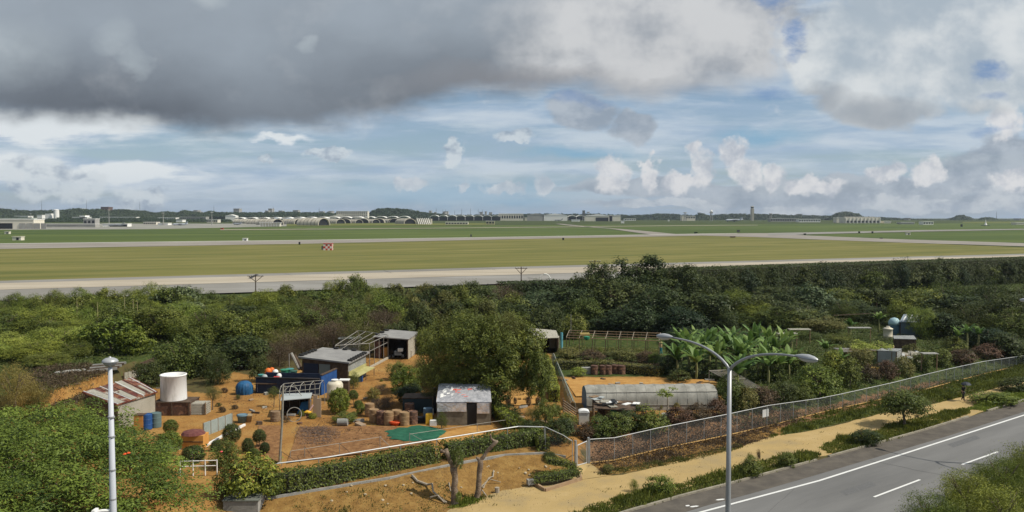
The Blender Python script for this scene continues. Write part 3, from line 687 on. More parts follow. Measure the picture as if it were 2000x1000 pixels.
for x0, x1, t, by, m_, lab, kw in [
    (90, 186, 438, 444.5, gry, 'long low grey wall-like building behind the left field', {}),
    (163, 186, 428, 440, gry, 'grey block with a stepped side behind the long low building', dict(rows=1, cols=3)),
    (141, 170, 424, 428, wht, 'white flat building under the dark ridge, right of the water towers', dict(Y=1650)),
    (155, 166, 421, 425, wht, 'small white rooftop block under the dark ridge', dict(Y=1700)),
    (195, 265, 424, 427, wht, 'long thin white barracks below the dark ridge', dict(Y=1700, rows=1, cols=14)),
    (200, 249, 437, 443, wht, 'white low hall with a dark open front behind the left field', dict(door=(.3, .98))),
    (280, 305, 434, 439, crm, 'small cream shed left of the parked grey aircraft', dict(rows=1, cols=6)),
    (308, 328, 436, 440, wht, 'small white shed nearest the pale mast', {}),
    (308, 343, 425, 429, wht, 'long white roofed building above the parked grey aircraft', dict(Y=1750, rows=1, cols=9)),
    (344, 356, 429.5, 434, wht, 'bright white cube-like shed above the parked grey aircraft', dict(Y=1650)),
    (352, 402, 424, 428, gry, 'long grey flat building left of the scalloped roofs', dict(Y=1750, rows=1, cols=12)),
    (404, 425, 429, 435, crm, 'cream shed with a flat roof, left of the scalloped roofs', dict(rows=1, cols=5, Y=1500)),
    (440, 460, 419, 424, wht, 'white gabled roof above the scalloped roofs', dict(Y=1750, gable=.5)),
    (70, 90, 441, 444.5, wht, 'row of small white huts beside the cream hangar', {}),
    (28, 55, 422, 425, wht, 'white flat block among trees above the cream hangar', dict(Y=1700)),
    (72, 82, 420, 423, wht, 'tiny white house among the dark trees, far left', dict(Y=1800)),
    (-10, 8, 413, 418, wht, 'pale house on the dark ridge at the left edge', dict(Y=2000)),
    (197, 212, 403, 412, rust_roof, 'dark brown tower block standing on the left ridge', dict(Y=2300, rows=4, cols=4, rm=rust_roof)),
    (196, 220, 412.6, 418, gry, 'grey podium building below the brown tower block', dict(Y=2250, rows=2, cols=6)),
    (148, 160, 404, 411, gry, 'pale stepped block standing on the left ridge', dict(Y=2600, rows=2, cols=3)),
    (456, 467, 408, 418, gry, 'grey tower block on the skyline above the scalloped roofs', dict(Y=2800, rows=4, cols=3, rm=gry)),
    (378, 386, 411, 418, gry, 'small grey tower block on the skyline, left of the taller one', dict(Y=2900, rows=3, cols=2, rm=gry)),
    (524, 531, 408, 418, gry, 'slim grey tower block on the skyline beside a thin mast', dict(Y=2900, rows=4, cols=2, rm=gry)),
    (572, 582, 411, 418, gry, 'square grey tower block on the skyline, left of the long white building', dict(Y=2900, rows=3, cols=3, rm=gry)),
    (623, 631, 413, 419, gry, 'dark small block at the foot of a skyline mast', dict(Y=2800, rm=gry)),
    (657, 718, 413, 425, crm, 'long cream building of several storeys above the aircraft shelters', dict(Y=1700, rows=4, cols=16)),
    (808, 815, 416, 421, wht, 'white cube beside the wooded hill', dict(Y=1800)),
    (829, 846, 416, 421, wht, 'pair of pale boxes right of the wooded hill', dict(Y=1800)),
    (870, 914, 434, 439, crm, 'low cream hut with dark windows in the field before the open hangars', dict(rows=1, cols=8)),
    (949, 966, 432, 438.5, mat('yellow_wall', (.50, .46, .25), .8), 'pale yellow hut in the field before the open hangars', dict(rows=1, cols=3)),
    (955, 961, 415, 420, gry, 'small dark block above the open hangars', dict(Y=2500, rm=gry)),
    (974, 1022, 418, 431, crm, 'cream hangar block at the right end of the open hangars', dict(rows=1, cols=10, Y=1350)),
    (1025, 1042, 425, 431, crm, 'low cream annex right of the cream hangar block', dict(Y=1350)),
    (1117, 1133, 429, 432.6, wht, 'tiny white hut left of the black-doored hangar', dict(Y=1400)),
    (1220, 1242, 427, 431, wht, 'low white annex right of the black-doored hangar', dict(Y=1500, rows=1, cols=5)),
    (1339, 1358, 422.5, 428, crm, 'cream block at the foot of the flat-topped water tower', dict(Y=1700, rows=1, cols=4)),
    (1332, 1340, 421, 426, crm, 'small cream cube left of the cream block', dict(Y=1750)),
    (1505, 1560, 427, 433, gry, 'long grey flat hall right of the control tower', dict(Y=1500, rows=1, cols=12)),
    (1560, 1602, 428, 434, wht, 'broken row of white sheds right of the grey hall', dict(Y=1500, rows=1, cols=9)),
    (1634, 1652, 425, 435, crm, 'plain cream end block of the long ribbed warehouse', dict(Y=1480)),
    (1803, 1823, 433, 439, wht, 'white two-part hut on the far field, right side', dict(rows=1, cols=4)),
    (1760, 1786, 434.5, 438, gry, 'low grey hut left of the white two-part hut', {}),
    (1727, 1740, 432.5, 436, crm, 'tiny cream hut right of the ribbed warehouse', dict(Y=1500)),
    (1985, 2010, 435, 439, crm, 'low pale hut at the right edge of the far field', {}),
    (1774, 1779, 426, 431, gry, 'small grey block on the right horizon', dict(Y=2600, rm=gry)),
    (1990, 1995, 427, 433, gry, 'thin grey tower block at the right end of the horizon', dict(Y=2600, rm=gry)),
]: farbox(x0, x1, t, by, m_, lab, **kw)
# skyline blocks too small to tell apart
rg = random.Random(11)
for i in range(26):
    px = rg.uniform(380, 960) if i < 16 else rg.choice([rg.uniform(1000, 1110), rg.uniform(1480, 1620), rg.uniform(1840, 1990)])
    if 700 < px < 820: continue
    t = rg.uniform(412, 416) if px < 1000 else rg.uniform(418, 422) if px < 1700 else rg.uniform(428, 431); w_ = rg.uniform(3, 8)
    e = farbox(px-w_/2, px+w_/2, t, 424 if px < 1700 else 434, gry, 'distant pale grey block on the hazy city skyline', Y=2700+rg.uniform(0, 500), rm=gry, group='distant blocks on the city skyline')
# ribbed warehouse
p = py_(1685, 436, 1676); Y = p[1]; e = E('warehouse', p, 'long cream warehouse with evenly ribbed front on the right', 'warehouse')
MB().prism([(p[0]-S(35, Y), Y), (p[0]+S(34, Y), Y), (p[0]+S(34, Y), Y+30), (p[0]-S(35, Y), Y+30)], p[2]-3, p[2]+S(11.5, Y)).build('wall', crm, e)
for k in range(10):
    MB().box((p[0]-S(33, Y)+S(68, Y)*k/9.2, Y-.8, p[2]+S(5.5, Y)), (1.1, 1.5, S(11, Y))).build('buttress', wht, e)
    if k < 9: MB().box((p[0]-S(29.5, Y)+S(68, Y)*k/9.2, Y-.1, p[2]+S(3, Y)), (S(4, Y), .6, S(4, Y))).build('door', mat('dim_door', (.10, .10, .09), .8), e)
MB().box((p[0]-S(5, Y), Y+15, p[2]+S(12.3, Y)), (S(60, Y), 20, S(1.2, Y))).build('roof', gry, e)
# aircraft shelters
def shelter_parts(root, w, l, h, open_=True, frame=False):
    n = 14; prof = [(math.cos(math.pi*i/n)*w/2, math.sin(math.pi*i/n)**.8*h) for i in range(n+1)]
    b = MB(); K = 6
    rings = [[(x*(1+.02*(k % 2)), -l/2+l*k/K, z*(1+.02*(k % 2))) for x, z in prof] for k in range(K+1)]
    b.sheet(rings)
    b.sheet([[(x*.9, -l/2+l*k/K, z*.92) for x, z in prof] for k in range(K+1)])
    for k in (0, K): b.sheet([[(x, rings[k][0][1], z) for x, z in prof], [(x*.9, rings[k][0][1], z*.92) for x, z in prof]])
    b.build('vault', shel, root)
    for k in range(1, K): MB().sheet([[(x*1.035, -l/2+l*k/K-.35, z*1.035) for x, z in prof], [(x*1.035, -l/2+l*k/K+.35, z*1.035) for x, z in prof]]).build('rib', mat('rib', (.16, .145, .11), .9), root)
    MB().add([(x*.88, -l/2+2.2, z*.9) for x, z in prof], [tuple(range(n+1))]).build('door', drk if open_ else gry, root)  # open mouth: the shade inside is painted as a black sheet
    MB().add([(x*.9, l/2-.5, z*.92) for x, z in prof], [tuple(range(n+1))]).build('back_wall', gry, root)
sp_ = E('aircraft_shelter', (0, 0, 0), '', 'aircraft shelter', 'arched concrete aircraft shelters'); shelter_parts(sp_, 24, 34, 9.5)
first = True
SH = [(612, 440.5, R(64), 1.15, 'largest arched shelter, seen from its side with the mouth on the right'), (527, 439.5, R(60), 1.0, 'arched shelter behind the low white-columned block'), (505, 438, R(70), .9, 'arched shelter at the left end of the row'),
      (572, 438, R(55), .95, 'arched shelter just left of the largest one'), (655, 437, R(50), .85, 'arched shelter peeping out behind the right end of the largest one'), (675, 436, R(8), .85, 'arched shelter with a black mouth, first right of the largest one'), (694, 436, R(45), .7, 'shelter turned away between two black-mouthed ones, left'),
      (711, 435.5, R(5), .85, 'arched shelter with a black mouth below the end of the long cream building'), (728, 435.5, R(40), .7, 'pale shelter turned away under the wooded hill\'s left foot'), (741, 435.3, R(5), .85, 'arched shelter with a black mouth below the wooded hill'), (771, 434.5, R(5), .8, 'arched shelter with a black mouth right of the hill\'s middle'), (792, 437.5, R(35), .95, 'arched shelter left of the white buttressed one'), (757, 434.5, R(45), .7, 'shelter turned away below the middle of the wooded hill'), (474, 436.5, R(70), .8, 'small arched shelter under the first scalloped roofs')]
for px, by, rz_, sc_, lab in SH:
    p = at(px, by); sc_ *= 1.12
    if first: sp_.location = tuple(p); sp_.rotation_euler = (0, 0, rz_); sp_.scale = (sc_,)*3; sp_['label'] = lab; first = False
    else: dup(sp_, 'aircraft_shelter', p, rz_, sc_, lab)
# buttressed white frame shelter
p = at(827, 438.5); e = E('frame_shelter', p, 'shelter with white slanting buttresses at the right end of the row', 'aircraft shelter')
MB().box((p[0], p[1]+12, p[2]+5), (S(30, p[1]), 20, 10)).build('vault', shel, e)
for k in range(7): x = p[0]-S(13, p[1])+k*S(3.7, p[1]); MB().bar((x+4, p[1]-2, p[2]), (x, p[1]+3, p[2]+11), .9).build('buttress', wht, e)
# low white-columned block before the shelters
p = at(527, 442.5); e = E('columned_block', p, 'low white block with columns standing before the shelters', 'building'); Y = p[1]
MB().box((p[0], Y+4, p[2]+S(3.4, Y)), (S(40, Y), 6, S(6.5, Y))).build('wall', crm, e)
for k in range(8): MB().box((p[0]-S(19, Y)+k*S(5.4, Y), Y, p[2]+S(3.4, Y)), (.8, .8, S(6.6, Y))).build('column', wht, e)
MB().box((p[0], Y+3.4, p[2]+S(7.3, Y)), (S(42, Y), 8.5, .7)).build('roof', wht, e)
# rows of scalloped white roofs / open sunshade hangars
def scallop(px0, px1, yt0, yt1, by0, by1, n, Y0, Y1, label, openf=True, group=None):
    a = py_(px0, by0, Y0); b_ = py_(px1, by1, Y1); e = E('open_hangar', (a+b_)/2, label, 'hangar'); ta = py_(px0, yt0, Y0)[2]; tb = py_(px1, yt1, Y1)[2]
    d = (b_-a); 
    for i in range(n):
        p0 = a+d*i/n; p1 = a+d*(i+1)/n; zt = ta+(tb-ta)*(i+.5)/n; ze = p0[2]+(zt-p0[2])*.68; k = 10; D = 30; row = []
        for j in range(k+1):
            t = j/k; q = p0+(p1-p0)*t; z = ze+(zt-ze)*(1-(2*t-1)**2); row.append([(q[0], q[1]-1, z), (q[0], q[1]-1, z+.9), (q[0], q[1]+D, z+.9)])
        MB().sheet(row).build('roof', wht, e)
        MB().box((p0[0], p0[1], (p0[2]+ze)/2), (.9, .9, ze-p0[2])).build('post', wht, e)
    MB().hex8([a+[0, 6, -1], b_+[0, 6, -1], b_+[0, 26, -1], a+[0, 26, -1]]+[a+[0, 6, (ta-a[2])*.66], b_+[0, 6, (tb-b_[2])*.66], b_+[0, 26, (tb-b_[2])*.66], a+[0, 26, (ta-a[2])*.66]]).build('bay', drk if openf else gry, e)  # open rows: the dark inside is painted as a black block
scallop(455, 640, 425.5, 424, 434, 433, 8, 1850, 1900, 'row of white scalloped hangar roofs behind the left shelters', False)
scallop(640, 800, 424, 422.5, 433, 432, 7, 1950, 2000, 'row of white scalloped hangar roofs behind the black-mouthed shelters', False)
scallop(840, 977, 420.5, 420.5, 430.5, 430, 8, 2150, 2150, 'row of open black-fronted hangars with white scalloped roofs, centre', True)
scallop(1043, 1142, 421, 421, 429.5, 429.5, 6, 2180, 2200, 'short row of open hangars left of the black-doored hangar', True)
farbox(632, 692, 419, 426, crm, 'long low gabled cream roof in front of the long cream building', Y=1640, gable=.8, rm=crm)
farbox(1030, 1062, 416.5, 422, gry, 'pale vaulted roof above the short row of open hangars', Y=1700, gable=.6, rm=gry)
farbox(1060, 1108, 417, 423, wht, 'big white vaulted roof above the short row of open hangars', Y=1700, gable=.6)
farbox(1142, 1196, 418.5, 432, crm, 'wide white hangar with a tall black door opening', 'hangar', 'hangar', Y=1250, gable=.25, door=(.4, .86))
farbox(1190, 1212, 421.5, 432, crm, 'cream wing attached right of the black-doored hangar', Y=1240)
# control tower
p = py_(1469, 431.3, 2120); Y = p[1]; e = E('control_tower', p, 'tall pale control tower with a flared cab on top', 'control tower')
h = S(23, Y); MB().box((p[0], Y, p[2]+h/2), (S(5.6, Y), S(5.6, Y), h)).build('shaft', tow, e)
MB().box((p[0]-S(1.4, Y), Y-S(2.8, Y)-.3, p[2]+h/2), (S(1, Y), .5, h*.95)).build('window_strip', gry, e)
MB().box((p[0], Y, p[2]+h+1.1), (S(4.6, Y), S(4.6, Y), 2.2)).build('neck', tow, e)
MB().lathe([(S(2.4, Y), 0), (S(3.4, Y), 3.2)], (p[0], Y, p[2]+h+2.2), 8).build('cab', mat('cab_glass', (.05, .07, .08), .2), e)
MB().lathe([(S(3.6, Y), 0), (S(3.6, Y), .8), (S(1, Y), 1.6), (.01, 1.7)], (p[0], Y, p[2]+h+5.41), 8).build('roof', tow, e)
MB().tube([(p[0], Y, p[2]+h+6.5), (p[0], Y, p[2]+h+10)], .25, 5).build('antenna', stl, e)
# flat-topped / radar towers on the horizon
for px, t, lab, rad in [(1140, 411, 'dark square radar tower left of the black-doored hangar', 'box'), (1149, 411.5, 'thin flat-topped water tower beside the dark radar tower', 'flat'), (1338, 413, 'thin flat-topped water tower left of the radar dome', 'flat'), (1389, 409, 'lattice radar tower with a white dome', 'dome'), (1505, 415.5, 'small flat-topped tower right of the control tower', 'flat')]:
    Y = 2100; p = py_(px, 431.5, Y); h = S(431.5-t, Y); e = E('radar_tower', p, lab, 'tower'); w_ = S(2.2, Y)
    for i, j in ((-1, -1), (1, -1), (1, 1), (-1, 1)): MB().bar((p[0]+i*w_, Y+j*w_, p[2]), (p[0]+i*w_*.5, Y+j*w_*.5, p[2]+h*.75), 1.0).build('leg', gry, e)
    for k in (.25, .5): MB().box((p[0], Y, p[2]+h*k), (w_*1.7, w_*1.7, .5)).build('brace', gry, e)
    if rad == 'box': MB().box((p[0], Y, p[2]+h*.75), (S(5, Y), S(5, Y), h*.5)).build('cabin', mat('dark_grey', (.10, .11, .12), .7), e)
    elif rad == 'flat': MB().lathe([(.5, 0), (S(3.6, Y), 1.2), (S(3.6, Y), 2.6), (.01, 3)], (p[0], Y, p[2]+h*.78), 12).build('tank', gry, e)
    else: MB().box((p[0], Y, p[2]+h*.72), (S(5.4, Y), S(5.4, Y), 3)).build('platform', gry, e); MB().lathe([(S(1.8, Y), 0), (S(2.4, Y), 2), (S(2, Y), 4.3), (.01, 5.6)], (p[0], Y, p[2]+h*.76), 14).build('dome', wht, e)
# masts
for px, t, by, lab in [(82, 392, 415, 'faint thin radio mast above the far left ridge'), (169.5, 390, 412, 'thin radio mast on the left ridge beside the brown tower block'), (273.5, 394, 412, 'lattice mast rising over the middle of the left ridge'), (418, 400, 418, 'thin mast left of the grey skyline tower block'), (534, 403, 418, 'thin mast beside the slim grey tower block'), (623.5, 405, 418, 'thin mast above the shelters'),
                       (852, 406, 420, 'power mast, leftmost of the row above the open hangars'), (865, 409, 420, 'power mast, second of the row above the open hangars'), (870, 409, 420, 'power mast, third of the row above the open hangars'), (888, 411, 420, 'short power mast fourth of the row above the open hangars'), (902, 407, 420, 'tall power mast, fifth of the row above the open hangars'), (919, 407, 420, 'tall power mast, sixth of the row above the open hangars'), (934, 408, 420, 'power mast, seventh of the row above the open hangars'), (942, 409, 420, 'thick power mast at the right end of the row'),
                       (1946, 413, 430, 'tall thin mast on the right horizon behind the rounded hills'), (1270, 415, 426, 'thin mast left of the flat-topped water towers'), (213, 410, 437, 'pale lamp mast among the white halls, left'), (319, 416, 440, 'pale lamp mast beside the white sheds'), (414, 415, 440, 'pale lamp mast left of the scalloped roofs'), (60, 417, 432, 'pale lamp mast between hangar and water towers')]:
    by0 = by; Y = 2900 if by < 431 else Yg(by); by = max(by, 429); p = py_(px, by, Y); h = S(by-t, Y); by = by0; e = E('mast', p, lab, 'mast')
    MB().tube([p, p+[0, 0, h*.6], p+[0, 0, h]], [.85, .55, .25], 5).build('pole', gry if by > 430 else mat('dark_steel', (.09, .10, .12), .6), e)
    if by < 431: MB().bar(p+[-2, 0, h*.8], p+[2, 0, h*.8], .4).build('crossarm', MATS['dark_steel'], e)
    else: MB().bar(p+[-2.2, 0, h], p+[2.2, 0, h], .6).build('lamp_bar', wht, e)
# white spire
p = at(1925, 441); Y = p[1]; e = E('spire', p, 'white pointed cone standing alone on the far right field', 'antenna')
MB().lathe([(S(3.6, Y), 0), (S(1.2, Y), S(5, Y)), (.1, S(13, Y))], p, 12).build('cone', wht, e); MB().lathe([(S(8.5, Y), 0), (S(8, Y), S(1.2, Y)), (S(3, Y), S(1.6, Y)), (.01, S(1.7, Y))], p, 20).build('base', mat('dark_mound', (.04, .06, .03), .9), e)
# aircraft
def aircraft(px, by, L_, rz_, m, label):
    p = at(px, by); e = E('aircraft', p, label, 'aircraft'); k = L_/40
    MB().tube([(-20*k, 0, 3.4*k), (-18.5*k, 0, 3.6*k), (-15*k, 0, 3.8*k), (8*k, 0, 3.9*k), (16*k, 0, 5.0*k), (20*k, 0, 6*k)], [.3*k, 1.3*k, 2.4*k, 2.4*k, 1.5*k, .3*k], 12).build('fuselage', m, e, True)
    for s_ in (-1, 1):
        MB().hex8([(-5*k, s_*2*k, 4.6*k), (4*k, s_*2*k, 4.6*k), (6*k, s_*19*k, 5.2*k), (2*k, s_*19*k, 5.2*k), (-5*k, s_*2*k, 5.2*k), (4*k, s_*2*k, 5.2*k), (6*k, s_*19*k, 5.5*k), (2*k, s_*19*k, 5.5*k)]).build('wing', m, e)
        for y_ in (6, 12): MB().tube([(-6*k+y_*.4*k, s_*y_*k, 3.6*k), (-1*k+y_*.4*k, s_*y_*k, 3.6*k)], [.95*k, .7*k], 8).build('engine', gry, e)
        MB().hex8([(15*k, 0, 10.9*k), (19*k, 0, 10.9*k), (20*k, s_*6.5*k, 11*k), (17.5*k, s_*6.5*k, 11*k), (15*k, 0, 11.2*k), (19*k, 0, 11.2*k), (20*k, s_*6.5*k, 11.2*k), (17.5*k, s_*6.5*k, 11.2*k)]).build('tailplane', m, e)
    MB().hex8([(12*k, -.3*k, 5.5*k), (18*k, -.3*k, 5.5*k), (18*k, .3*k, 5.5*k), (12*k, .3*k, 5.5*k), (16*k, -.2*k, 11.1*k), (19.5*k, -.2*k, 11.1*k), (19.5*k, .2*k, 11.1*k), (16*k, .2*k, 11.1*k)]).build('tail_fin', m, e)
    for x, y_ in ((-15, 0), (0, 2), (0, -2)): MB().box((x*k, y_*k, .8*k), (1.6*k, .7*k, 1.6*k)).build('wheel', drk, e)
    for o in e.children: o.data.transform(Matrix.Translation((0, 0, 0)))
    e.rotation_euler = (0, 0, rz_); return e
# build() subtracts the empty's position: shift aircraft parts back so they sit on it
_ob = MB.build
def _lb(s, name, m, parent=None, smooth=False, loc=None):
    s.v = [tuple(Vector(v)+org(parent)) for v in s.v]; return _ob(s, name, m, parent, smooth, loc)
MB.build = _lb
acm = mat('aircraft_paint', (.42, .45, .50), .5); acd = mat('aircraft_grey', (.26, .28, .30), .5)
aircraft(1434, 433.5, 41, R(4), acm, 'big pale grey transport aircraft with a high tail, left of the control tower')
aircraft(352, 440.8, 24, R(20), acm, 'small pale aircraft parked near the white sheds on the left')
aircraft(464, 439.5, 20, R(-30), acm, 'small pale aircraft parked left of the shelters')
aircraft(1091, 431.5, 22, R(12), acd, 'dark grey aircraft parked before the short row of open hangars')
aircraft(228, 443, 24, R(0), acd, 'dark grey aircraft parked before the white low hall')
MB.build = _ob
# wooded hills, ridges: far-off woods read as one mass
def wood(name, pts, label, seed, Y=1900, base=436, dens=1.0, size=9, m=None):
    """pts: (px, top) skyline; canopy clumps of leaves piled up to that line at distance Y"""
    rng = np.random.default_rng(seed); xs = np.array([q[0] for q in pts]); ts = np.array([q[1] for q in pts]); n = int((xs[-1]-xs[0])*11*dens)
    px = rng.uniform(xs[0], xs[-1], n); top = np.interp(px, xs, ts); t = rng.beta(1.0, 1.0, n); yy = top+.8+(base-top)*t+rng.normal(0, .35, n)
    Yv = Y-t*Y*.05+rng.uniform(-20, 20, n)
    P = np.stack([(px-1000)/F*Yv, Yv, CH-(yy-426)/F*Yv], 1)
    sz = size*rng.uniform(.5, 1.1, n); k = 11; li = np.repeat(np.arange(n), k)
    d = sph(rng, n*k); d[:, 2] = np.abs(d[:, 2]); LP = P[li]+d*sz[li][:, None]*np.array([1, 1, .7])*.8
    V, Q = leafquads(LP, d+np.array([0, -.2, .3])+sph(rng, len(d))*.5, 4.2*size/9, .8, rng)
    c0 = P.mean(0); c0[2] = float(H(c0[0], c0[1]))
    return tag(link(name, fast_mesh(name, V-c0, Q, m or LM['dim'], np.repeat(np.clip(rng.normal(.5, .25, n), 0, 1)[li], 4)), None, c0), label, 'trees', None, 'stuff')
def hill(pts, Y, base, label, m=None, D=260):
    g = []
    for px, t in pts:
        a = py_(px, t, Y); b_ = py_(px, base, Y*.97); g.append([(b_[0], b_[1], b_[2]-8), tuple((a+b_)/2+np.array([0, -.005*Y, (a[2]-b_[2])*.15])), tuple(a-[0, 0, 2]), (a[0], a[1]+D, b_[2]-8)])
    return tag(MB().sheet(g).build('hills', m or fardark, smooth=True), label, kind='structure')
ridge1 = [(-80, 409), (0, 408), (30, 411), (60, 413), (90, 412), (130, 411), (150, 408), (180, 410), (195, 409), (215, 414), (228, 410), (250, 411), (262, 412), (285, 413), (300, 417), (330, 414), (345, 417), (360, 412), (385, 416), (400, 417), (410, 413), (440, 418), (480, 421), (520, 423)]
hill(ridge1, 2750, 426, 'dark wooded ridge at the left'); wood('wooded_ridge', ridge1, 'dark wooded ridge running along the left horizon', 1, 2700, 427)
wood('tree_belt', [(-60, 424), (40, 425), (90, 429), (130, 426), (160, 428), (230, 427), (290, 427), (330, 429), (400, 429), (450, 430)], 'low dark tree belt among the white buildings on the left', 2, 1990, 433, .6, 6, LM['dim'])
hill2 = [(718, 421), (730, 413), (740, 409), (755, 408), (775, 409), (800, 411), (815, 414), (840, 418), (870, 420)]
hill(hill2, 2450, 426, 'wooded hill in the middle'); wood('wooded_hill', hill2, 'rounded dark wooded hill behind the shelters', 3, 2400, 427, 1.2)
ridge3 = [(380, 419), (440, 416), (500, 417), (560, 416), (620, 417), (700, 419)]
wood('city_trees', ridge3, 'faint low wood below the city skyline', 4, 2600, 424, .7, 10)
ridge4 = [(850, 421), (960, 420), (1060, 418), (1110, 419), (1160, 418), (1190, 420), (1240, 421), (1270, 419), (1285, 418), (1320, 419), (1355, 422), (1365, 417), (1380, 422), (1410, 419), (1440, 418), (1500, 419), (1540, 421), (1600, 422), (1640, 422), (1660, 424), (1720, 425), (1780, 429), (1850, 430), (1900, 431), (1960, 432), (2060, 431)]
hill(ridge4, 2900, 434, 'dark low wooded line at the right'); wood('wooded_line', ridge4, 'long low wood along the right half of the horizon', 5, 2800, 433, .7, 8)
for i, (hp, lab) in enumerate([([(1620, 424), (1632, 417), (1648, 414), (1662, 414.5), (1676, 419), (1686, 424)], 'rounded dark wooded hill above the ribbed warehouse'), ([(1857, 430), (1868, 422), (1880, 421), (1893, 425), (1904, 431)], 'small domed wooded hill on the right horizon, left of its twin'), ([(1908, 431), (1918, 426), (1930, 425), (1942, 427), (1952, 431)], 'lower domed wooded hill on the right horizon, behind the white cone'), ([(1358, 422), (1367, 417.5), (1374, 418), (1382, 422)], 'tiny domed wooded hill left of the radar dome')]):
    hill(hp, 2650, 434, lab); wood('domed_hill', hp, lab, 20+i, 2600, 433, 1.4, 7)
# small things on the airfield
p = at(640, 489.5); e = E('checkered_hut', p, 'red and white checkered equipment hut in the mown field', 'hut'); w_ = S(17, p[1]); h = S(14, p[1])
chk = bpy.data.materials.new('checker_paint'); chk.use_nodes = True; n_ = chk.node_tree.nodes.new('ShaderNodeTexChecker'); tcn = chk.node_tree.nodes.new('ShaderNodeTexCoord'); mpn = chk.node_tree.nodes.new('ShaderNodeMapping'); mpn.inputs['Location'].default_value = (.02, .03, .01)
chk.node_tree.links.new(tcn.outputs['Object'], mpn.inputs[0]); chk.node_tree.links.new(mpn.outputs[0], n_.inputs[0])
n_.inputs['Scale'].default_value = 4/w_; n_.inputs[1].default_value = (.50, .04, .02, 1); n_.inputs[2].default_value = (.70, .66, .60, 1)
chk.node_tree.links.new(n_.outputs[0], chk.node_tree.nodes['Principled BSDF'].inputs['Base Color'])
MB().box(p+[0, 1.6, h*.5], (w_, 3, h*.92)).build('wall', chk, e); MB().box(p+[0, 1.6, h*.99], (w_*1.06, 3.3, h*.07)).build('roof', mat('red_paint', (.45, .05, .03), .6), e); MB().box(p+[-w_*.62, .6, h*.4], (w_*.2, 1, h*.5)).build('cabinet', mat('dim_door', (.1, .1, .09)), e)
for px, by, w0, h0, m_, lab in [(479, 471, 9, 6, wht, 'small white box with a dark round vent beside the runway'), (36, 469.5, 17, 8, crm, 'small cream hut with a dark doorway on the far left grass'), (15, 457, 9, 5, crm, 'low cream box farthest left beyond the grass'), (585, 478.5, 3, 6, drk, 'small black marker post beside the runway, left'), (1100, 469.5, 3.4, 5, drk, 'small black marker board beside the runway, centre'), (920, 463, 3, 5, mat('dim_door', (.1, .1, .09)), 'dark marker post beyond the runway, centre'), (1431, 464.5, 9, 3, mat('brown_roof', (.12, .07, .05)), 'low brown box in front of the runway fork'), (1572, 459, 4, 3, drk, 'little black marker where the runway forks'), (1678, 456, 3, 4, drk, 'little dark marker by the far right runway'), (1704, 456, 3, 4, drk, 'second little dark marker by the far right runway, right of the first'), (1773, 459, 8, 5, crm, 'pale box and dark marker on the right triangle of grass'), (1721, 467, 5, 2.4, drk, 'flat black marker low on the right triangle of grass'), (1359, 456, 6, 3, mat('dark_mound', (.04, .06, .03)), 'dark low box left of the runway fork'), (1442, 454, 5, 5, mat('dim_door', (.1, .1, .09)), 'thin antenna frame beyond the runway fork'), (434, 448.5, 5, 3, mat('red_paint', (.45, .05, .03)), 'tiny orange-red box far across the left field'), (1306, 432, 3, 3, wht, 'tiny white box before the right tree line'), (1216, 436, 6, 5, wht, 'tiny white tank right of the black-doored hangar'), (1878, 443, 3, 5, drk, 'dark pair of posts on the far right field')]:
    p = at(px, by); w_ = S(w0, p[1]); h = S(h0, p[1]); e = E('equipment_box', p, lab, 'equipment')
    MB().box(p+[0, 0, h*.45], (w_, w_*.7, h*.9)).build('cabinet', m_, e); MB().box(p+[0, 0, h*.95], (w_*1.1, w_*.8, h*.1)).build('roof', m_, e)
    if w0 > 7 and m_ in (wht, crm): MB().box(p+[w_*.1, -w_*.36, h*.4], (w_*.28, .1, h*.6)).build('door', drk, e)
# ------------------------------------------------------------------ tree belt
LMK = [(-45, 'at the left edge of the view'), (25, 'left of the yellowish thicket'), (90, 'behind the dry slope of cut brush'), (160, 'left of the bamboo canes'), (235, 'behind the pale dome lamp'), (300, 'behind the rusty roofed shed'),
       (375, 'behind the round white water tank'), (450, 'above the blue tarpaulin dome'), (525, 'behind the blue walled yard'), (600, 'behind the grey flat roof'), (675, 'behind the pipe scaffold'), (750, 'behind the farther grey roof'),
       (820, 'left of the spreading central tree'), (895, 'behind the spreading central tree'), (970, 'by the leafless brown bush'), (1040, 'behind the white roofed lean-to'), (1110, 'left of the tallest dark tree')]
def lmk(px): return min(LMK, key=lambda q: abs(q[0]-px))[1]
GB = 'trees of the belt between gardens and airfield'
adj = {'feather': 'feathery', 'broad': 'broad-leaved', 'tuft': 'tufted', 'wispy': 'wispy', 'bigleaf': 'large-leaved', 'bush': 'bushy'}
cadj = {'mid': 'mid green', 'bright': 'bright green', 'dark': 'dark green', 'olive': 'olive green', 'brown': 'brown', 'blue': 'bluish green', 'fresh': 'fresh green', 'dim': 'very dark', 'red': 'reddish', 'yellow': 'yellowish'}
def dsc(k): a, b_ = k.split('/'); return f'{cadj[b_]} {adj[a]}'
SKY_ = [(-60, 572), (0, 580), (30, 574), (60, 566), (100, 558), (150, 563), (200, 557), (250, 562), (300, 556), (350, 553), (380, 566), (410, 572), (450, 564), (500, 560), (560, 556), (610, 554), (640, 548), (680, 540), (720, 537), (745, 560), (780, 550), (830, 545), (880, 549), (920, 541), (960, 550), (1010, 566), (1060, 556), (1120, 560), (1160, 560)]
kinds = [['tuft/mid', 'feather/mid', 'broad/mid', 'feather/bright', 'tuft/mid'], ['feather/mid', 'broad/mid', 'feather/bright', 'bigleaf/mid', 'feather/mid'], ['feather/bright', 'broad/dark', 'feather/mid', 'tuft/mid', 'feather/bright'], ['feather/bright', 'bigleaf/mid', 'feather/mid', 'feather/fresh', 'broad/mid'], ['feather/bright', 'feather/fresh', 'broad/mid', 'bigleaf/bright', 'feather/mid']]
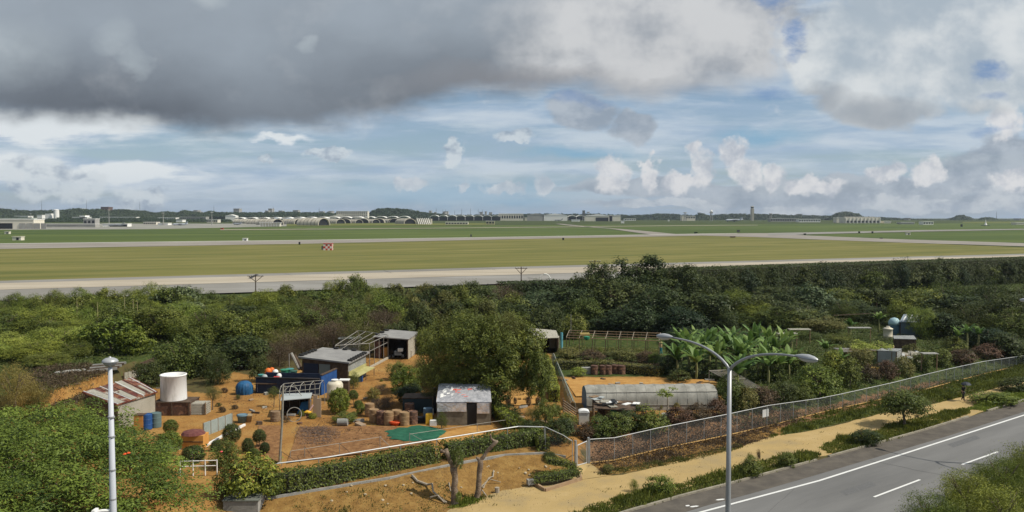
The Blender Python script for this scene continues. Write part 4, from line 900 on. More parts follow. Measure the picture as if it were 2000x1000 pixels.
rowph = ["in the farthest belt row", "in the fourth belt row", "in the middle belt row", "in the second belt row", "in the front belt row"]
used_l = {}
for r_, (Y, dt, st, x1) in enumerate([(150, 0, 46, 1140), (140, 10, 56, 1150), (130, 24, 60, 1160), (120, 38, 64, 1160), (112, 56, 66, 800)]):
    px = -70+r_*13
    while px < x1:
        t = np.interp(px, [q[0] for q in SKY_], [q[1] for q in SKY_])+dt+rgt.uniform(-4, 14)
        k = rgt.choice(kinds[r_])
        if px > 780: k = rgt.choice(['tuft/dark', 'tuft/mid', 'broad/dark', 'broad/mid', 'tuft/olive'])
        elif 560 < px < 760 and r_ > 1: k = rgt.choice(['wispy/olive', 'feather/olive', 'feather/mid', 'wispy/olive', 'wispy/brown'])
        if r_ == 4 and 540 < px: t += 12
        treepx(px, t, Y+rgt.uniform(-3.5, 3.5), rgt.uniform(56, 92)*(1.1 if r_ > 2 else 1), k, f'{dsc(k)} tree {rowph[r_]}, {lmk(px)}', group=GB, low=rgt.uniform(-.1, .05))
        px += st*rgt.uniform(.75, 1.2)
for i, (px, t) in enumerate([(-20, 592), (50, 590), (420, 580), (500, 578), (590, 572), (770, 572), (1010, 563), (1060, 558)]):
    treepx(px, t, 166, 95, 'bush/mid' if i % 2 else 'bush/dark', f'low {"mid" if i%2 else "dark"} green scrub clump at the taxiway edge, {lmk(px)}', name='shrub', cat='shrub', group='scrub along the taxiway edge', low=-.1)
# right half: rows between the windbreak and the gardens
RM = [(1400, 'behind the banana grove'), (1470, 'above the right lamp arm'), (1540, 'above the right lamp head'), (1610, 'left of the garden ruins'), (1680, 'behind the creeper roof'), (1750, 'behind the blue dome tank'), (1820, 'right of the gabled shed'), (1890, 'behind the right banana plants'), (1960, 'at the right edge')]
for r_, (Y, t0, x0, x1, ks) in enumerate([(158, 566, 1390, 2080, ['broad/dark', 'feather/dark', 'tuft/dark', 'broad/mid']), (146, 580, 1390, 2080, ['feather/dark', 'broad/dark', 'feather/mid', 'wispy/dark']), (134, 606, 1380, 1600, ['feather/mid', 'broad/dark', 'feather/dark']), (134, 600, 1780, 2080, ['wispy/dark', 'broad/dark', 'feather/dark']), (122, 622, 1830, 2080, ['wispy/dark', 'broad/dark', 'feather/mid']), (112, 655, 1900, 2080, ['broad/dim', 'feather/dark'])]):
    px = x0+r_*11
    while px < x1:
        if not (1610 < px < 1780 and r_ == 1):
            k = rgt.choice(ks); w_ = min(RM, key=lambda q: abs(q[0]-px))[1]
            treepx(px, t0+rgt.uniform(-8, 12), Y+rgt.uniform(-3, 3), rgt.uniform(66, 96), k, f'{dsc(k)} tree {["just before the windbreak", "in the second row before the windbreak", "in the wood", "in the shaded wood", "in the nearer shaded wood", "in the nearest shaded wood"][r_]}, {w_}', group='trees of the right-hand wood', low=rgt.uniform(-.1, .05))
        px += 56*rgt.uniform(.8, 1.2)
for px, t, Y, w_, k, lab in [(232, 592, 112, 100, 'broad/mid', 'big rounded green tree above the dark hollow, behind the canes'), (310, 596, 112, 110, 'broad/mid', 'big rounded tree directly above the rusty shed'), (398, 602, 108, 120, 'feather/mid', 'big rounded green tree above the white water tank'), (455, 606, 110, 110, 'broad/mid', 'big rounded tree above the round dense dark one'), (530, 596, 113, 120, 'feather/mid', 'big rounded green tree behind the junk-filled yard'), (610, 588, 118, 120, 'feather/mid', 'big rounded green tree behind the grey flat roof'), (690, 582, 126, 110, 'broad/mid', 'big rounded green tree behind the pipe scaffold'), (765, 575, 128, 110, 'feather/bright', 'big rounded bright tree above the farther grey roof'), (90, 600, 113, 130, 'feather/bright', 'big spreading bright tree over the left slope'), (0, 608, 110, 130, 'feather/mid', 'big rounded green tree at the left edge'),
                     (1120, 560, 138, 110, 'broad/dark', 'broad dark tree at the left foot of the tallest group'), (1205, 548, 136, 120, 'broad/dark', 'broad dark tree low in the tallest group, left'), (1290, 560, 132, 130, 'broad/dark', 'broad dark tree low in the tallest group, middle'), (1375, 568, 132, 120, 'broad/dark', 'broad dark tree low in the tallest group, right'), (1240, 590, 126, 120, 'broad/dim', 'shaded dark tree right above the pergola'), (1330, 598, 124, 110, 'broad/dim', 'shaded dark tree behind the grove\'s left end'), (1460, 575, 140, 120, 'broad/dark', 'broad dark tree above the banana grove'), (1560, 590, 134, 120, 'broad/dark', 'broad dark tree above the right lamp head'), (1650, 585, 144, 110, 'feather/dark', 'broad dark tree left of the rail fence'),
                     (1860, 570, 132, 130, 'broad/dark', 'broad dark tree behind the right banana plants'), (1960, 565, 126, 140, 'feather/dark', 'broad dark feathery tree at the right edge'),
                     (20, 650, 99, 120, 'feather/fresh', 'fresh green feathery thicket on the slope at the far left'), (120, 638, 101, 130, 'feather/fresh', 'fresh green feathery thicket above the dark hollow'), (215, 618, 100, 110, 'bigleaf/bright', 'leafy bright green clump among the bamboo canes'), (262, 640, 99, 70, 'bigleaf/bright', 'leafy bright green clump behind the boards, right of the canes'), (-30, 665, 95, 130, 'feather/fresh', 'fresh green feathery thicket at the very left edge'), (70, 665, 95, 110, 'feather/bright', 'bright feathery thicket before the dark hollow'), (150, 665, 97, 80, 'feather/mid', 'green feathery bush at the right of the thickets'), (90, 690, 91, 90, 'feather/mid', 'low green feathery bush above the dark hollow'),
                     (345, 562, 138, 80, 'bigleaf/blue', 'bluish tree with big drooping leaves, upper left of the two'), (375, 590, 130, 95, 'bigleaf/blue', 'bluish tree with big drooping leaves, lower right of the two'),
                     (352, 655, 92, 105, 'broad/mid', 'dark leafy tree just behind the white water tank'), (330, 690, 96, 60, 'broad/mid', 'small leafy tree left behind the white water tank'), (470, 655, 97, 125, 'broad/dark', 'round dense dark tree above the blue tarpaulin dome'), (430, 690, 99, 70, 'broad/dark', 'dark tree left of the round dense one'),
                     (560, 640, 108, 110, 'wispy/olive', 'wispy olive tree over the junk-filled yard'), (640, 635, 116, 110, 'wispy/olive', 'wispy olive tree above the grey flat roof'), (590, 655, 113, 90, 'wispy/brown', 'dry brown thicket behind the flat roof\'s left corner'), (700, 625, 122, 90, 'wispy/brown', 'dry brown thicket behind the pipe scaffold'), (790, 606, 124, 60, 'feather/fresh', 'bright drooping tree above the farther grey roof'),
                     (870, 556, 140, 110, 'tuft/dark', 'dark tree with yellowish tufts behind the central tree, left'), (925, 585, 132, 100, 'tuft/mid', 'tufted green tree behind the central tree, right'), (850, 600, 122, 90, 'tuft/olive', 'yellow-green tufted tree at the central tree\'s left shoulder'), (985, 556, 146, 85, 'wispy/brown', 'leafless brown bush standing among green trees'),
                     (1055, 566, 142, 90, 'broad/blue', 'greyish green tree right of the leafless brown bush'), (1130, 590, 135, 110, 'broad/dark', 'dark tree between the lean-to and the tall group'), (1180, 620, 128, 110, 'broad/dim', 'very dark tree over the pergola\'s left part'), (1270, 610, 130, 120, 'broad/dim', 'very dark tree over the pergola\'s right part'), (1100, 630, 126, 55, 'bigleaf/olive', 'small spiky palm-like bush above the lean-to'),
                     (1165, 515, 150, 105, 'tuft/dark', 'tall dark tree, left in the tallest group'), (1250, 501, 152, 135, 'tuft/dark', 'tallest dark tree of the group, rising over the taxiway'), (1210, 540, 147, 100, 'broad/dark', 'broad dark tree below the tallest one, left'), (1325, 517, 150, 105, 'tuft/dark', 'tall dark tree, right in the tallest group'), (1290, 548, 144, 120, 'tuft/dark', 'broad dark tree below the tallest one, right'),
                     (1370, 541, 148, 85, 'tuft/dark', 'dark tree at the right end of the tallest group'), (1194, 560, 141, 36, 'tuft/red', 'small rusty orange tree in the tallest group'), (1350, 580, 138, 110, 'broad/dark', 'dark tree above the banana plants, left'), (1240, 572, 138, 120, 'broad/dim', 'shaded very dark tree under the tallest group'), (1400, 575, 142, 100, 'feather/dark', 'dark green tree left of the bright feathery ones'),
                     (1435, 563, 140, 75, 'feather/bright', 'bright yellow-green feathery tree above the banana plants'), (1480, 590, 136, 90, 'feather/bright', 'bright feathery tree behind the right lamp arm'), (1580, 555, 146, 105, 'bigleaf/blue', 'rounded tree with pale blossom-like leaves, right'), (1530, 600, 132, 110, 'feather/mid', 'green feathery tree beneath the rounded pale one'), (1540, 570, 146, 90, 'broad/dark', 'dark tree behind the rounded pale one'),
                     (1600, 620, 128, 110, 'feather/olive', 'olive feathery tree left of the garden ruins'), (1650, 590, 140, 60, 'wispy/mid', 'thin tree before the tall dark hedge'), (1560, 640, 122, 80, 'feather/mid', 'leafy tree above the right lamp head'), (1800, 560, 136, 110, 'broad/mid', 'green tree behind the blue-grey gabled shed'), (1860, 545, 140, 110, 'wispy/mid', 'soft feathery casuarina-like tree, right background'),
                     (1935, 545, 132, 120, 'wispy/dark', 'big soft dark tree near the right edge'), (2000, 540, 130, 120, 'wispy/dark', 'big soft dark tree at the right edge'), (1900, 590, 124, 130, 'wispy/dark', 'broad dark tree behind the banana plants at the right'), (1980, 600, 118, 120, 'feather/mid', 'green feathery tree low at the right edge'), (1840, 610, 122, 80, 'broad/dark', 'dark tree over the garden sheds'), (1760, 585, 134, 70, 'feather/bright', 'bright green tree behind the blue dome tank'),
                     (1700, 600, 140, 70, 'feather/dark', 'dark green feathery tree behind the fence posts'), (1925, 640, 112, 100, 'broad/dim', 'very dark shaded tree behind the fence at the right'), (1975, 650, 108, 90, 'broad/dark', 'dark tree behind the fence at the right edge'), (2060, 560, 120, 120, 'wispy/dark', 'dark tree just outside the right edge of the dark group'), (1800, 600, 122, 60, 'feather/fresh', 'fresh green tree right of the gabled shed'),
                     (1425, 640, 112, 90, 'feather/dark', 'dark tree behind the middle of the banana grove'), (1480, 650, 110, 100, 'feather/dark', 'dark tree behind the right of the banana grove'), (1340, 640, 116, 90, 'broad/dim', 'very dark tree behind the left of the banana grove'), (1640, 650, 116, 60, 'feather/mid', 'green tree left of the cream tank')]:
    treepx(px, t, Y, w_, k, lab, group=None, low=.0)
# bamboo canes
for i, (px, t, lean) in enumerate([(150, 585, -.22), (190, 590, -.05), (243, 580, 0.05), (260, 584, 0), (222, 592, .04), (268, 588, -.04)]):
    p = py_(px, t, 118); g_ = ground(p); e = E('bamboo_cane', g_, 'thin pale bare cane rising from the green clump, ' + ['leaning far left', 'second from the left', 'in the middle', 'just right of the middle', 'third from the left', 'rightmost'][i], 'bamboo', 'bare canes')
    MB().tube([g_+[-lean*6, 0, 0], (g_+p)/2, p+[0, 0, 0]], [.09, .07, .03], 5).build('cane', mat('cane', (.30, .26, .13), .7), e)
# tall windbreak hedge along the airfield
wb = [np.array([x, y, float(H(x, y))]) for x, y in [(-2, 163), (14, 168), (30, 176), (60, 192), (95, 209), (135, 228), (185, 255)]]
hedge([wb[0], wb[1], wb[2]], 5, 4.9, LM['dark'], 'dense dark hedge along the taxiway, lower left stretch behind the tall trees', leaf=.22, dens=1.1, seed=4)
hedge(wb[2:], 6, 6.6, LM['dark'], 'tall dense dark windbreak hedge running along the airfield to the right edge', leaf=.22, dens=1.0, seed=5, name='windbreak')
for k in range(34):
    u = rgt.uniform(0, 5.999) if k < 4 else 2+(k-4)/30*3.9; i = int(u); q = wb[i]+(wb[min(i+1, 6)]-wb[i])*(u-i) if i < 6 else wb[6]
    ppx = 1000+q[0]/q[1]*F; kd_ = rgt.choice(['broad/dark', 'tuft/dark', 'broad/dim', 'feather/dark', 'broad/mid']); ph_ = (["left end", "left part", "middle", "right part", "right end"][int(np.clip((ppx-1000)/215, 0, 4))])
    tree(q+np.array([rgt.uniform(-1, 1), rgt.uniform(-3, .5), 0]), rgt.uniform(5.6, 7.4) if k > 3 else 5.4, rgt.uniform(5, 9), kd_, f'{dsc(kd_)} tree grown into the {ph_} of the windbreak by the taxiway', group='trees grown into the windbreak', low=-.05)
ug = mat('undergrowth_soil', (.02, .03, .012), .95)
def scatter(name, pxpoly, z, n, m, label, leaf=.3, h=(.2, .8), seed=1, asp=.3, clump=.35, k=8):
    """ground cover nobody could count: leaf clumps over an area given by its outline"""
    rng = np.random.default_rng(seed); W = np.array([pz(*q, z)[:2] for q in pxpoly]); lo, hi = W.min(0), W.max(0)
    P = rng.uniform(lo, hi, (n*4, 2)); P = P[poly_mask(P[:, 0], P[:, 1], W)][:n]; n = len(P); hh = rng.uniform(*h, n)*(.6+.4*np.sin(P[:, 0]*.9)*np.sin(P[:, 1]*.8)+.3)
    zz = H(P[:, 0], P[:, 1]); li = np.repeat(np.arange(n), k)
    Q3 = np.stack([P[li, 0]+rng.normal(0, clump, n*k), P[li, 1]+rng.normal(0, clump, n*k), zz[li]+hh[li]*rng.uniform(.15, 1, n*k)], 1)
    V, Q = leafquads(Q3, sph(rng, n*k)+np.array([0, -.1, .5]), leaf, asp, rng)
    c0 = np.array([W[:, 0].mean(), W[:, 1].mean(), 0])
    return tag(link(name, fast_mesh(name, V-c0, Q, m, np.repeat(np.clip(rng.normal(.5, .22, n), 0, 1)[li], 4)), None, c0), label, 'undergrowth', None, 'stuff')
def grassy(name, pxpoly, z, n, m, label, h=(.25, .55), w=.035, seed=1, spread=.12, k=9, lean=.5):
    rng = np.random.default_rng(seed); W = np.array([pz(*q, z)[:2] for q in pxpoly]); lo, hi = W.min(0), W.max(0)
    P = rng.uniform(lo, hi, (n*5, 2)); P = P[poly_mask(P[:, 0], P[:, 1], W)][:n]; n = len(P)
    lum = .55+.45*np.sin(P[:, 0]*1.7+seed)*np.sin(P[:, 1]*2.1+seed*2)+.35*np.sin(P[:, 0]*.6+P[:, 1]*.5); hh = rng.uniform(*h, n)*np.clip(lum, .35, 1.5)
    li = np.repeat(np.arange(n), k); m_ = n*k; B = np.stack([P[li, 0]+rng.normal(0, spread, m_), P[li, 1]+rng.normal(0, spread, m_), np.zeros(m_)], 1); B[:, 2] = H(B[:, 0], B[:, 1])-.02
    a = rng.uniform(0, 6.283, m_); u = np.stack([np.cos(a), np.sin(a), a*0], 1); b_ = np.stack([-np.sin(a), np.cos(a), a*0], 1)
    hh = (hh[li]*rng.uniform(.6, 1.15, m_))[:, None]; ln = rng.uniform(.1, lean, m_)[:, None]; wv = (w*rng.uniform(.6, 1.4, m_))[:, None]
    Z = np.array([0, 0, 1.0]); v0 = B-b_*wv; v1 = B+b_*wv; v2 = B+Z*hh*.7+u*hh*ln*.5+b_*wv*.7; v3 = B+Z*hh+u*hh*ln*1.2
    V = np.stack([v0, v1, v2, v3], 1).reshape(-1, 3); c0 = np.array([W[:, 0].mean(), W[:, 1].mean(), 0])
    return tag(link(name, fast_mesh(name, V-c0, np.arange(4*m_).reshape(-1, 4), m, np.repeat(np.clip(rng.normal(.5, .2, n), 0, 1)[li], 4)), None, c0), label, 'grass', None, 'stuff')
scatter('undergrowth', [(-150, 640), (560, 600), (1300, 590), (1500, 610), (1600, 640), (1340, 665), (1060, 645), (800, 650), (560, 680), (420, 745), (300, 712), (100, 770), (-150, 800)], 1.2, 9000, LM['dark'], 'tangled green undergrowth below the belt of trees', leaf=.30, h=(.1, .7), seed=3)
scatter('undergrowth', [(1400, 620), (1700, 600), (2100, 570), (2150, 690), (1990, 705), (1860, 735), (1700, 765), (1560, 800), (1430, 815), (1420, 760)], 1.2, 15000, LM['dark'], 'green undergrowth between the right-hand garden plots', leaf=.24, h=(.2, .9), seed=4)
scatter('brush', [(60, 720), (170, 712), (230, 740), (120, 770), (40, 770)], 2.4, 1300, LM['brown'], 'dry cut brush lying on the left terrace', leaf=.4, h=(.1, .5), seed=5, asp=.15)
scatter('weeds', [(100, 745), (300, 720), (310, 735), (180, 765), (80, 790)], 2.4, 900, LM['olive'], 'low weeds on the left terrace', leaf=.2, h=(.05, .3), seed=6)
# ------------------------------------------------------------------ foreground greenery
grassy('verge_grass', [(1115, 1010), (1160, 985), (1250, 962), (1330, 945), (1420, 920), (1500, 897), (1590, 880), (1600, 890), (1590, 899), (1520, 918), (1420, 945), (1330, 968), (1225, 999), (1100, 1045), (900, 1100), (860, 1085)], 0, 4200, LM['mid'], 'thick green grass on the verge between path and kerb, nearest stretch', h=(.2, .5), w=.035, seed=11)
grassy('verge_grass', [(1600, 874), (1640, 858), (1700, 845), (1770, 822), (1840, 806), (1885, 797), (1893, 806), (1840, 826), (1790, 842), (1750, 856), (1660, 880), (1620, 886)], 0, 2600, LM['mid'], 'green grass on the verge around the small tree', h=(.2, .5), w=.04, seed=12)
grassy('verge_grass', [(1888, 800), (1930, 778), (2000, 755), (2060, 742), (2060, 770), (1990, 786), (1930, 803)], 0, 2000, LM['fresh'], 'yellow-green grass on the farthest stretch of verge', h=(.25, .6), w=.045, seed=13)
grassy('bank_grass', [(1480, 868), (1510, 853), (1600, 836), (1730, 806), (1800, 794), (1880, 774), (1960, 754), (2060, 722), (2060, 702), (2000, 712), (1850, 748), (1700, 785), (1560, 822)], 0, 6500, LM['mid'], 'rough green grass along the fence side of the path', h=(.15, .5), w=.04, seed=14)
grassy('dry_grass', [(1160, 925), (1300, 903), (1440, 874), (1520, 850), (1500, 836), (1420, 856), (1284, 884), (1180, 908)], 0, 1500, LM['brown'], 'short dry grass between path and fence foot', h=(.06, .22), w=.03, seed=15)
grassy('path_edge_grass', [(1170, 928), (1250, 918), (1330, 903), (1400, 888), (1450, 874), (1440, 868), (1330, 893), (1200, 915)], 0, 650, LM['olive'], 'thin green grass edging the far side of the path', h=(.1, .3), w=.03, seed=16)
grassy('terrace_grass', [(560, 985), (700, 965), (860, 948), (1000, 950), (900, 975), (800, 1010), (560, 1060)], .6, 500, LM['olive'], 'sparse dry tufts on the bare earth bank', h=(.06, .25), w=.03, seed=17)
grassy('median_grass', [(1790, 1010), (1850, 965), (1920, 930), (2010, 905), (2100, 880), (2100, 1060), (1790, 1060)], .5, 2600, LM['bright'], 'shaggy pale green growth covering the road median', h=(.3, .8), w=.045, seed=18)
for i, (px, by, w_, h_) in enumerate([(1820, 1040, 120, 75), (1890, 1010, 120, 90), (1960, 975, 110, 85), (2020, 945, 110, 85), (1950, 1040, 150, 90), (2040, 1010, 120, 90), (1870, 975, 60, 45), (1925, 950, 60, 45), (1980, 925, 60, 40)]):
    bushpx(px, by, w_, h_, 'wispy/bright', 'shaggy pale green shrub on the median, ' + ['lowest at the frame bottom', 'second up from the frame bottom', 'middle of the kerbside row', 'at the right edge of the row', 'behind at the bottom right', 'in the bottom right corner', 'small one leaning over the road edge', 'small one midway up the road edge', 'small one farthest up the road edge'][i], group='shrubs on the road median', name='shrub', cat='shrub')
# verge plants
for i, (px, by, w_, h_, k, lab) in enumerate([(1290, 962, 60, 35, 'bush/bright', 'bushy green weed clump on the verge, left of the lamp post'), (1238, 960, 20, 24, 'wispy/bright', 'small leafy sprout beside the sandy path'), (1465, 930, 50, 42, 'bush/mid', 'tall weed clump on the verge just right of the lamp post'), (1540, 912, 40, 28, 'bush/mid', 'dark weed clump near the end of the near verge'), (1464, 905, 12, 22, 'wispy/olive', 'upright seeding weed right of the lamp post, left one'), (1481, 902, 9, 26, 'wispy/brown', 'upright seeding weed right of the lamp post, right one'),
                                          (1690, 868, 60, 30, 'bush/dark', 'dark weedy shrub under the small verge tree'), (1940, 788, 90, 22, 'bush/bright', 'sunlit low shrub on the farthest verge'), (1985, 765, 60, 30, 'bush/dark', 'dark low shrub at the right edge of the verge'), (1187, 925, 24, 18, 'bush/olive', 'little grassy tuft beside the gate ramp'), (1075, 898, 30, 16, 'bush/dark', 'little dark bush left of the gate ramp')]):
    bushpx(px, by, w_, h_, k, lab, name='weed_clump', cat='weeds')
p = pz(1767, 832, 0); tree(p, 3.3, 4.1, 'broad/mid', 'small round tree standing alone on the verge by the road', low=.28)
# reddish and green bushes behind the chain-link fence
for px, by, w_, h_, k, lab in [(1170, 850, 60, 40, 'bush/mid', 'dense green bush right of the white locker'), (1205, 848, 70, 44, 'bush/mid', 'dense green bush second right of the white locker'), (1265, 843, 80, 52, 'bush/mid', 'large dense green bush before the plastic tunnel'), (1225, 838, 60, 36, 'bush/dark', 'dark green bush between the two dense ones'),
                               (1325, 830, 60, 36, 'bush/red', 'reddish brown bush in front of the tunnel, left'), (1365, 822, 60, 34, 'bush/red', 'reddish brown bush in front of the tunnel, middle'), (1400, 815, 50, 36, 'bush/red', 'reddish brown bush in front of the tunnel, right'), (1145, 858, 40, 34, 'bush/red', 'dead brown bush below the white locker'), (1120, 850, 30, 26, 'bush/red', 'small dead brown bush left of the white locker'),
                               (1425, 795, 60, 62, 'broad/mid', 'tall green shrub directly behind the lamp post'), (1455, 805, 50, 50, 'bush/olive', 'olive shrub right behind the lamp post'), (1490, 800, 60, 48, 'bush/red', 'rusty red shrub behind the white sign'), (1530, 790, 60, 44, 'bush/dark', 'dark shrub right of the white sign'), (1600, 770, 90, 56, 'bush/bright', 'bright green rounded shrub behind the fence'),
                               (1570, 785, 50, 40, 'bush/mid', 'green shrub at the fence, left of the bright rounded one'), (1660, 755, 50, 56, 'bush/mid', 'tall green shrub right of the bright rounded one'), (1630, 735, 50, 50, 'bush/bright', 'bright shrub above the rounded one'), (1700, 745, 40, 34, 'bush/red', 'red-leaved shrub at the fence, left of two'), (1730, 740, 44, 36, 'bush/red', 'red-leaved shrub at the fence, right of two'),
                               (1765, 732, 44, 36, 'bush/olive', 'olive shrub below the white scrap heap'), (1800, 722, 50, 38, 'bush/mid', 'green shrub right below the white scrap heap'), (1840, 715, 50, 34, 'bush/mid', 'green shrub at the fence, left of the long reddish run'), (1880, 712, 60, 30, 'bush/red', 'long reddish shrub at the right fence, left'), (1930, 700, 60, 28, 'bush/red', 'long reddish shrub at the right fence, right'), (1985, 697, 60, 34, 'bush/bright', 'light green shrub at the right end of the fence'), (1860, 690, 50, 34, 'bush/mid', 'green shrub below the right banana plants'), (1780, 700, 40, 28, 'bush/olive', 'olive shrub beside the grey metal shed'),
                               (1680, 720, 50, 40, 'bush/olive', 'olive shrub left of the grey metal shed'), (1655, 700, 60, 30, 'bush/mid', 'green shrub under the vine roof'), (1510, 745, 60, 40, 'bush/mid', 'green shrub below the banana grove, right'), (1560, 730, 60, 44, 'bush/mid', 'green shrub between banana grove and bright shrub'), (1325, 745, 50, 24, 'bush/dark', 'dark shrub behind the right half of the tunnel'), (1375, 735, 50, 34, 'bush/dark', 'dark shrub left of the wire rack')]:
    bushpx(px, by, w_, h_, k, lab)
scatter('leaf_litter', [(1160, 895), (1290, 870), (1420, 842), (1560, 812), (1550, 795), (1420, 820), (1280, 845), (1170, 870)], .6, 2200, LM['red'], 'reddish brown leaf litter heaped behind the fence', leaf=.14, h=(.02, .3), seed=8, asp=.5)
# ------------------------------------------------------------------ the spreading tree, bottom left (flat feathery layers)
def flat_tree():
    rng = np.random.default_rng(21); base_ = np.array([-29.5, 44.5, 0.0]); base_[2] = float(H(-29.5, 44.5))
    e = E('spreading_tree', base_, 'wide spreading feathery tree filling the bottom left corner', 'tree')
    R0 = 13.2; n = 2300; r_ = R0*np.sqrt(rng.uniform(0.0, 1, n)); a = rng.uniform(0, 6.283, n)
    edge = 1+.10*np.sin(a*5+1)+.08*np.sin(a*9); x = np.cos(a)*r_*edge; y = np.sin(a)*r_*edge*1.12
    z = 6.0*(1-(r_/R0)**2*.42)+rng.uniform(-2.2, .1, n)+.5*np.sin(x*.9)*np.sin(y*1.1)
    hole = (np.sin(x*.75+1.3)*np.sin(y*.9+.4) > .84); hole |= (x-29.5+y+44.5 > 28.9+1.2*np.sin(x*1.7)); x, y, z = x[~hole], y[~hole], z[~hole]; n = len(x)
    sr = rng.uniform(.7, 1.25, n); k = 120; li = np.repeat(np.arange(n), k); q = np.sqrt(rng.uniform(0, 1, n*k)); b_ = rng.uniform(0, 6.283, n*k)
    P = np.stack([x[li]+np.cos(b_)*q*sr[li], y[li]+np.sin(b_)*q*sr[li], z[li]+.22*(1-q*q)+rng.normal(0, .055, n*k)-.22*q*q*q], 1)
    out = np.stack([np.cos(b_), np.sin(b_), 0*b_], 1)
    V, Q = leafquads(P, np.array([0, 0, 1.0])+out*.35+sph(rng, n*k)*.5, .20, .36, rng)
    link('crown', fast_mesh('spreading_crown', V, Q, LM['poin'], np.repeat(np.clip(rng.normal(.48, .26, n)[li]+rng.normal(0, .1, n*k), 0, 1), 4)), e)
    o = MB().tube([(0, 0, -.3), (.2, -.1, 1.4), (.1, .1, 2.3)], [.55, .42, .38], 10).build("trunk", palebark); o.parent = e
    rg = random.Random(4)
    for i in range(11):
        a = 6.283*i/11+rg.uniform(-.2, .2); d = rg.uniform(6.5, 10); d *= .92; p0 = Vector((.1, .1, 2.0)); p1 = Vector((math.cos(a)*d*.35, math.sin(a)*d*.3, 3.0)); p2 = Vector((math.cos(a+.15)*d*.7, math.sin(a+.15)*d*.58, 3.6)); p3 = Vector((math.cos(a)*d, math.sin(a)*d*.82, 3.3-d*.06))
        b = MB().tube([p0, p1, p2, p3], [.26, .18, .10, .03], 6)
        for s_ in (-1, 1):
            b.tube([p1, p1.lerp(p2, .6)+Vector((-math.sin(a), math.cos(a), .4))*s_*1.2, p2+Vector((-math.sin(a)*s_*2.6, math.cos(a)*s_*2.4, .7))], [.11, .07, .02], 5)
            b.tube([p2, p2.lerp(p3, .6)+Vector((-math.sin(a)*s_*1.4, math.cos(a)*s_*1.2, .5))], [.07, .02], 4)
        o = b.build('limb', palebark); o.parent = e
    f = MB()
    for i in range(2): c_ = (rg.uniform(-.12, .12), rg.uniform(-.12, .12), rg.uniform(-.08, .1)); f.lathe([(.02, -.05), (.11, 0), (.02, .06)], c_, 6)
    q = pz(248, 917, 5.6); o = f.build('blossom', mat('orange_blossom', (.65, .09, .02), .6)); o.parent = e; o.location = tuple(q-base_+np.array([0, 0, .75]))
flat_tree()
# central tree
p = at(862, 806); e = E('central_tree', p, 'large loose-crowned tree spreading over the silver-roofed hut', 'tree')
ctr = py_(938, 690, p[1]+1.5)
for k_, (px, pyy, w_, h_, kd) in enumerate([(940, 662, 150, 104, 'feather/mid'), (865, 690, 108, 120, 'feather/mid'), (1005, 690, 120, 120, 'tuft/mid'), (945, 742, 120, 84, 'broad/mid'), (848, 735, 70, 84, 'wispy/olive'), (900, 650, 100, 84, 'feather/mid'), (1046, 728, 66, 84, 'tuft/mid'), (985, 640, 84, 60, 'wispy/olive'), (900, 732, 76, 66, 'wispy/olive'), (1000, 750, 60, 40, 'wispy/mid'), (960, 700, 150, 90, 'tuft/mid')]):
    c_ = py_(px, pyy, p[1]-1.0+k_ % 3); s_ = c_[1]/F; o = link('crown', crown(kd, k_ % 3), e); o.location = tuple(Vector(tuple(c_))-Vector(tuple(p))); o.scale = (w_/2*s_, w_/2*s_*.8, h_/2*s_/.93)
b = MB()
for a, c_, r0 in [((870, 790), (850, 725), .16), ((880, 792), (880, 700), .15), ((868, 800), (915, 690), .18), ((948, 792), (950, 720), .22), ((950, 760), (985, 680), .14), ((950, 750), (920, 670), .14), ((955, 745), (1010, 720), .12)]:
    A = py_(*a, p[1]+(.0 if a[0] < 900 else 1.5)); B = py_(*c_, p[1]+1.8); A[2] = max(1.2 if a[1] > 785 else A[2], 1.0) if a[1] > 785 else A[2]
    b.tube([A, (A+B)/2+[.1, 0, .15], B], [r0, r0*.7, r0*.3], 6)
b.build('trunk', palebark, e)
# ------------------------------------------------------------------ garden plots
G0 = 1.2
def cor(mbz, *pts): return [pz(px, py, mbz) for px, py in pts]
gal = mat('galvanised', (.34, .36, .37), .45, (.44, .46, .47), 3, metal=.5)
concm = mat('grey_concrete', (.22, .22, .20), .9, (.32, .31, .29), 2, .3)
roofg = mat('grey_roof', (.20, .195, .19), .85, (.27, .265, .255), .7, .2)
tyre = mat('tyre_rubber', (.02, .02, .02), .9)
wood = mat('old_wood', (.16, .10, .055), .9, (.27, .19, .12), 4, .3, stretch=(1, 1, 6))
dkwood = mat('dark_wood', (.055, .035, .022), .9, (.11, .075, .05), 3, .3)
rust = mat('rust', (.13, .065, .042), .9, (.24, .13, .08), 3, .3, c3=(.075, .045, .035))
bluep = mat('blue_paint', (.012, .055, .18), .6, (.02, .08, .25), 2)
navy = mat('navy_paint', (.012, .018, .04), .7, (.02, .035, .07), 1.5)
teal = mat('teal_plastic', (.05, .22, .21), .5)
cream = mat('cream_plastic', (.52, .47, .36), .5, (.60, .55, .44), 2)
whitep = mat('white_plastic', (.70, .70, .68), .5, (.78, .78, .76), 2)
orangep = mat('orange_plastic', (.62, .14, .02), .5)
orp = mat('ochre_board', (.50, .22, .05), .8, (.58, .30, .08), 2)
greenn = mat('green_plastic', (.02, .16, .09), .6, (.03, .22, .12), 4)
yel = mat('yellow_paint', (.62, .36, .03), .6)
black = mat('black', (.012, .012, .013), .6)
pipe = mat('pipe_steel', (.20, .19, .165), .6, (.31, .29, .26), 5, metal=.2)
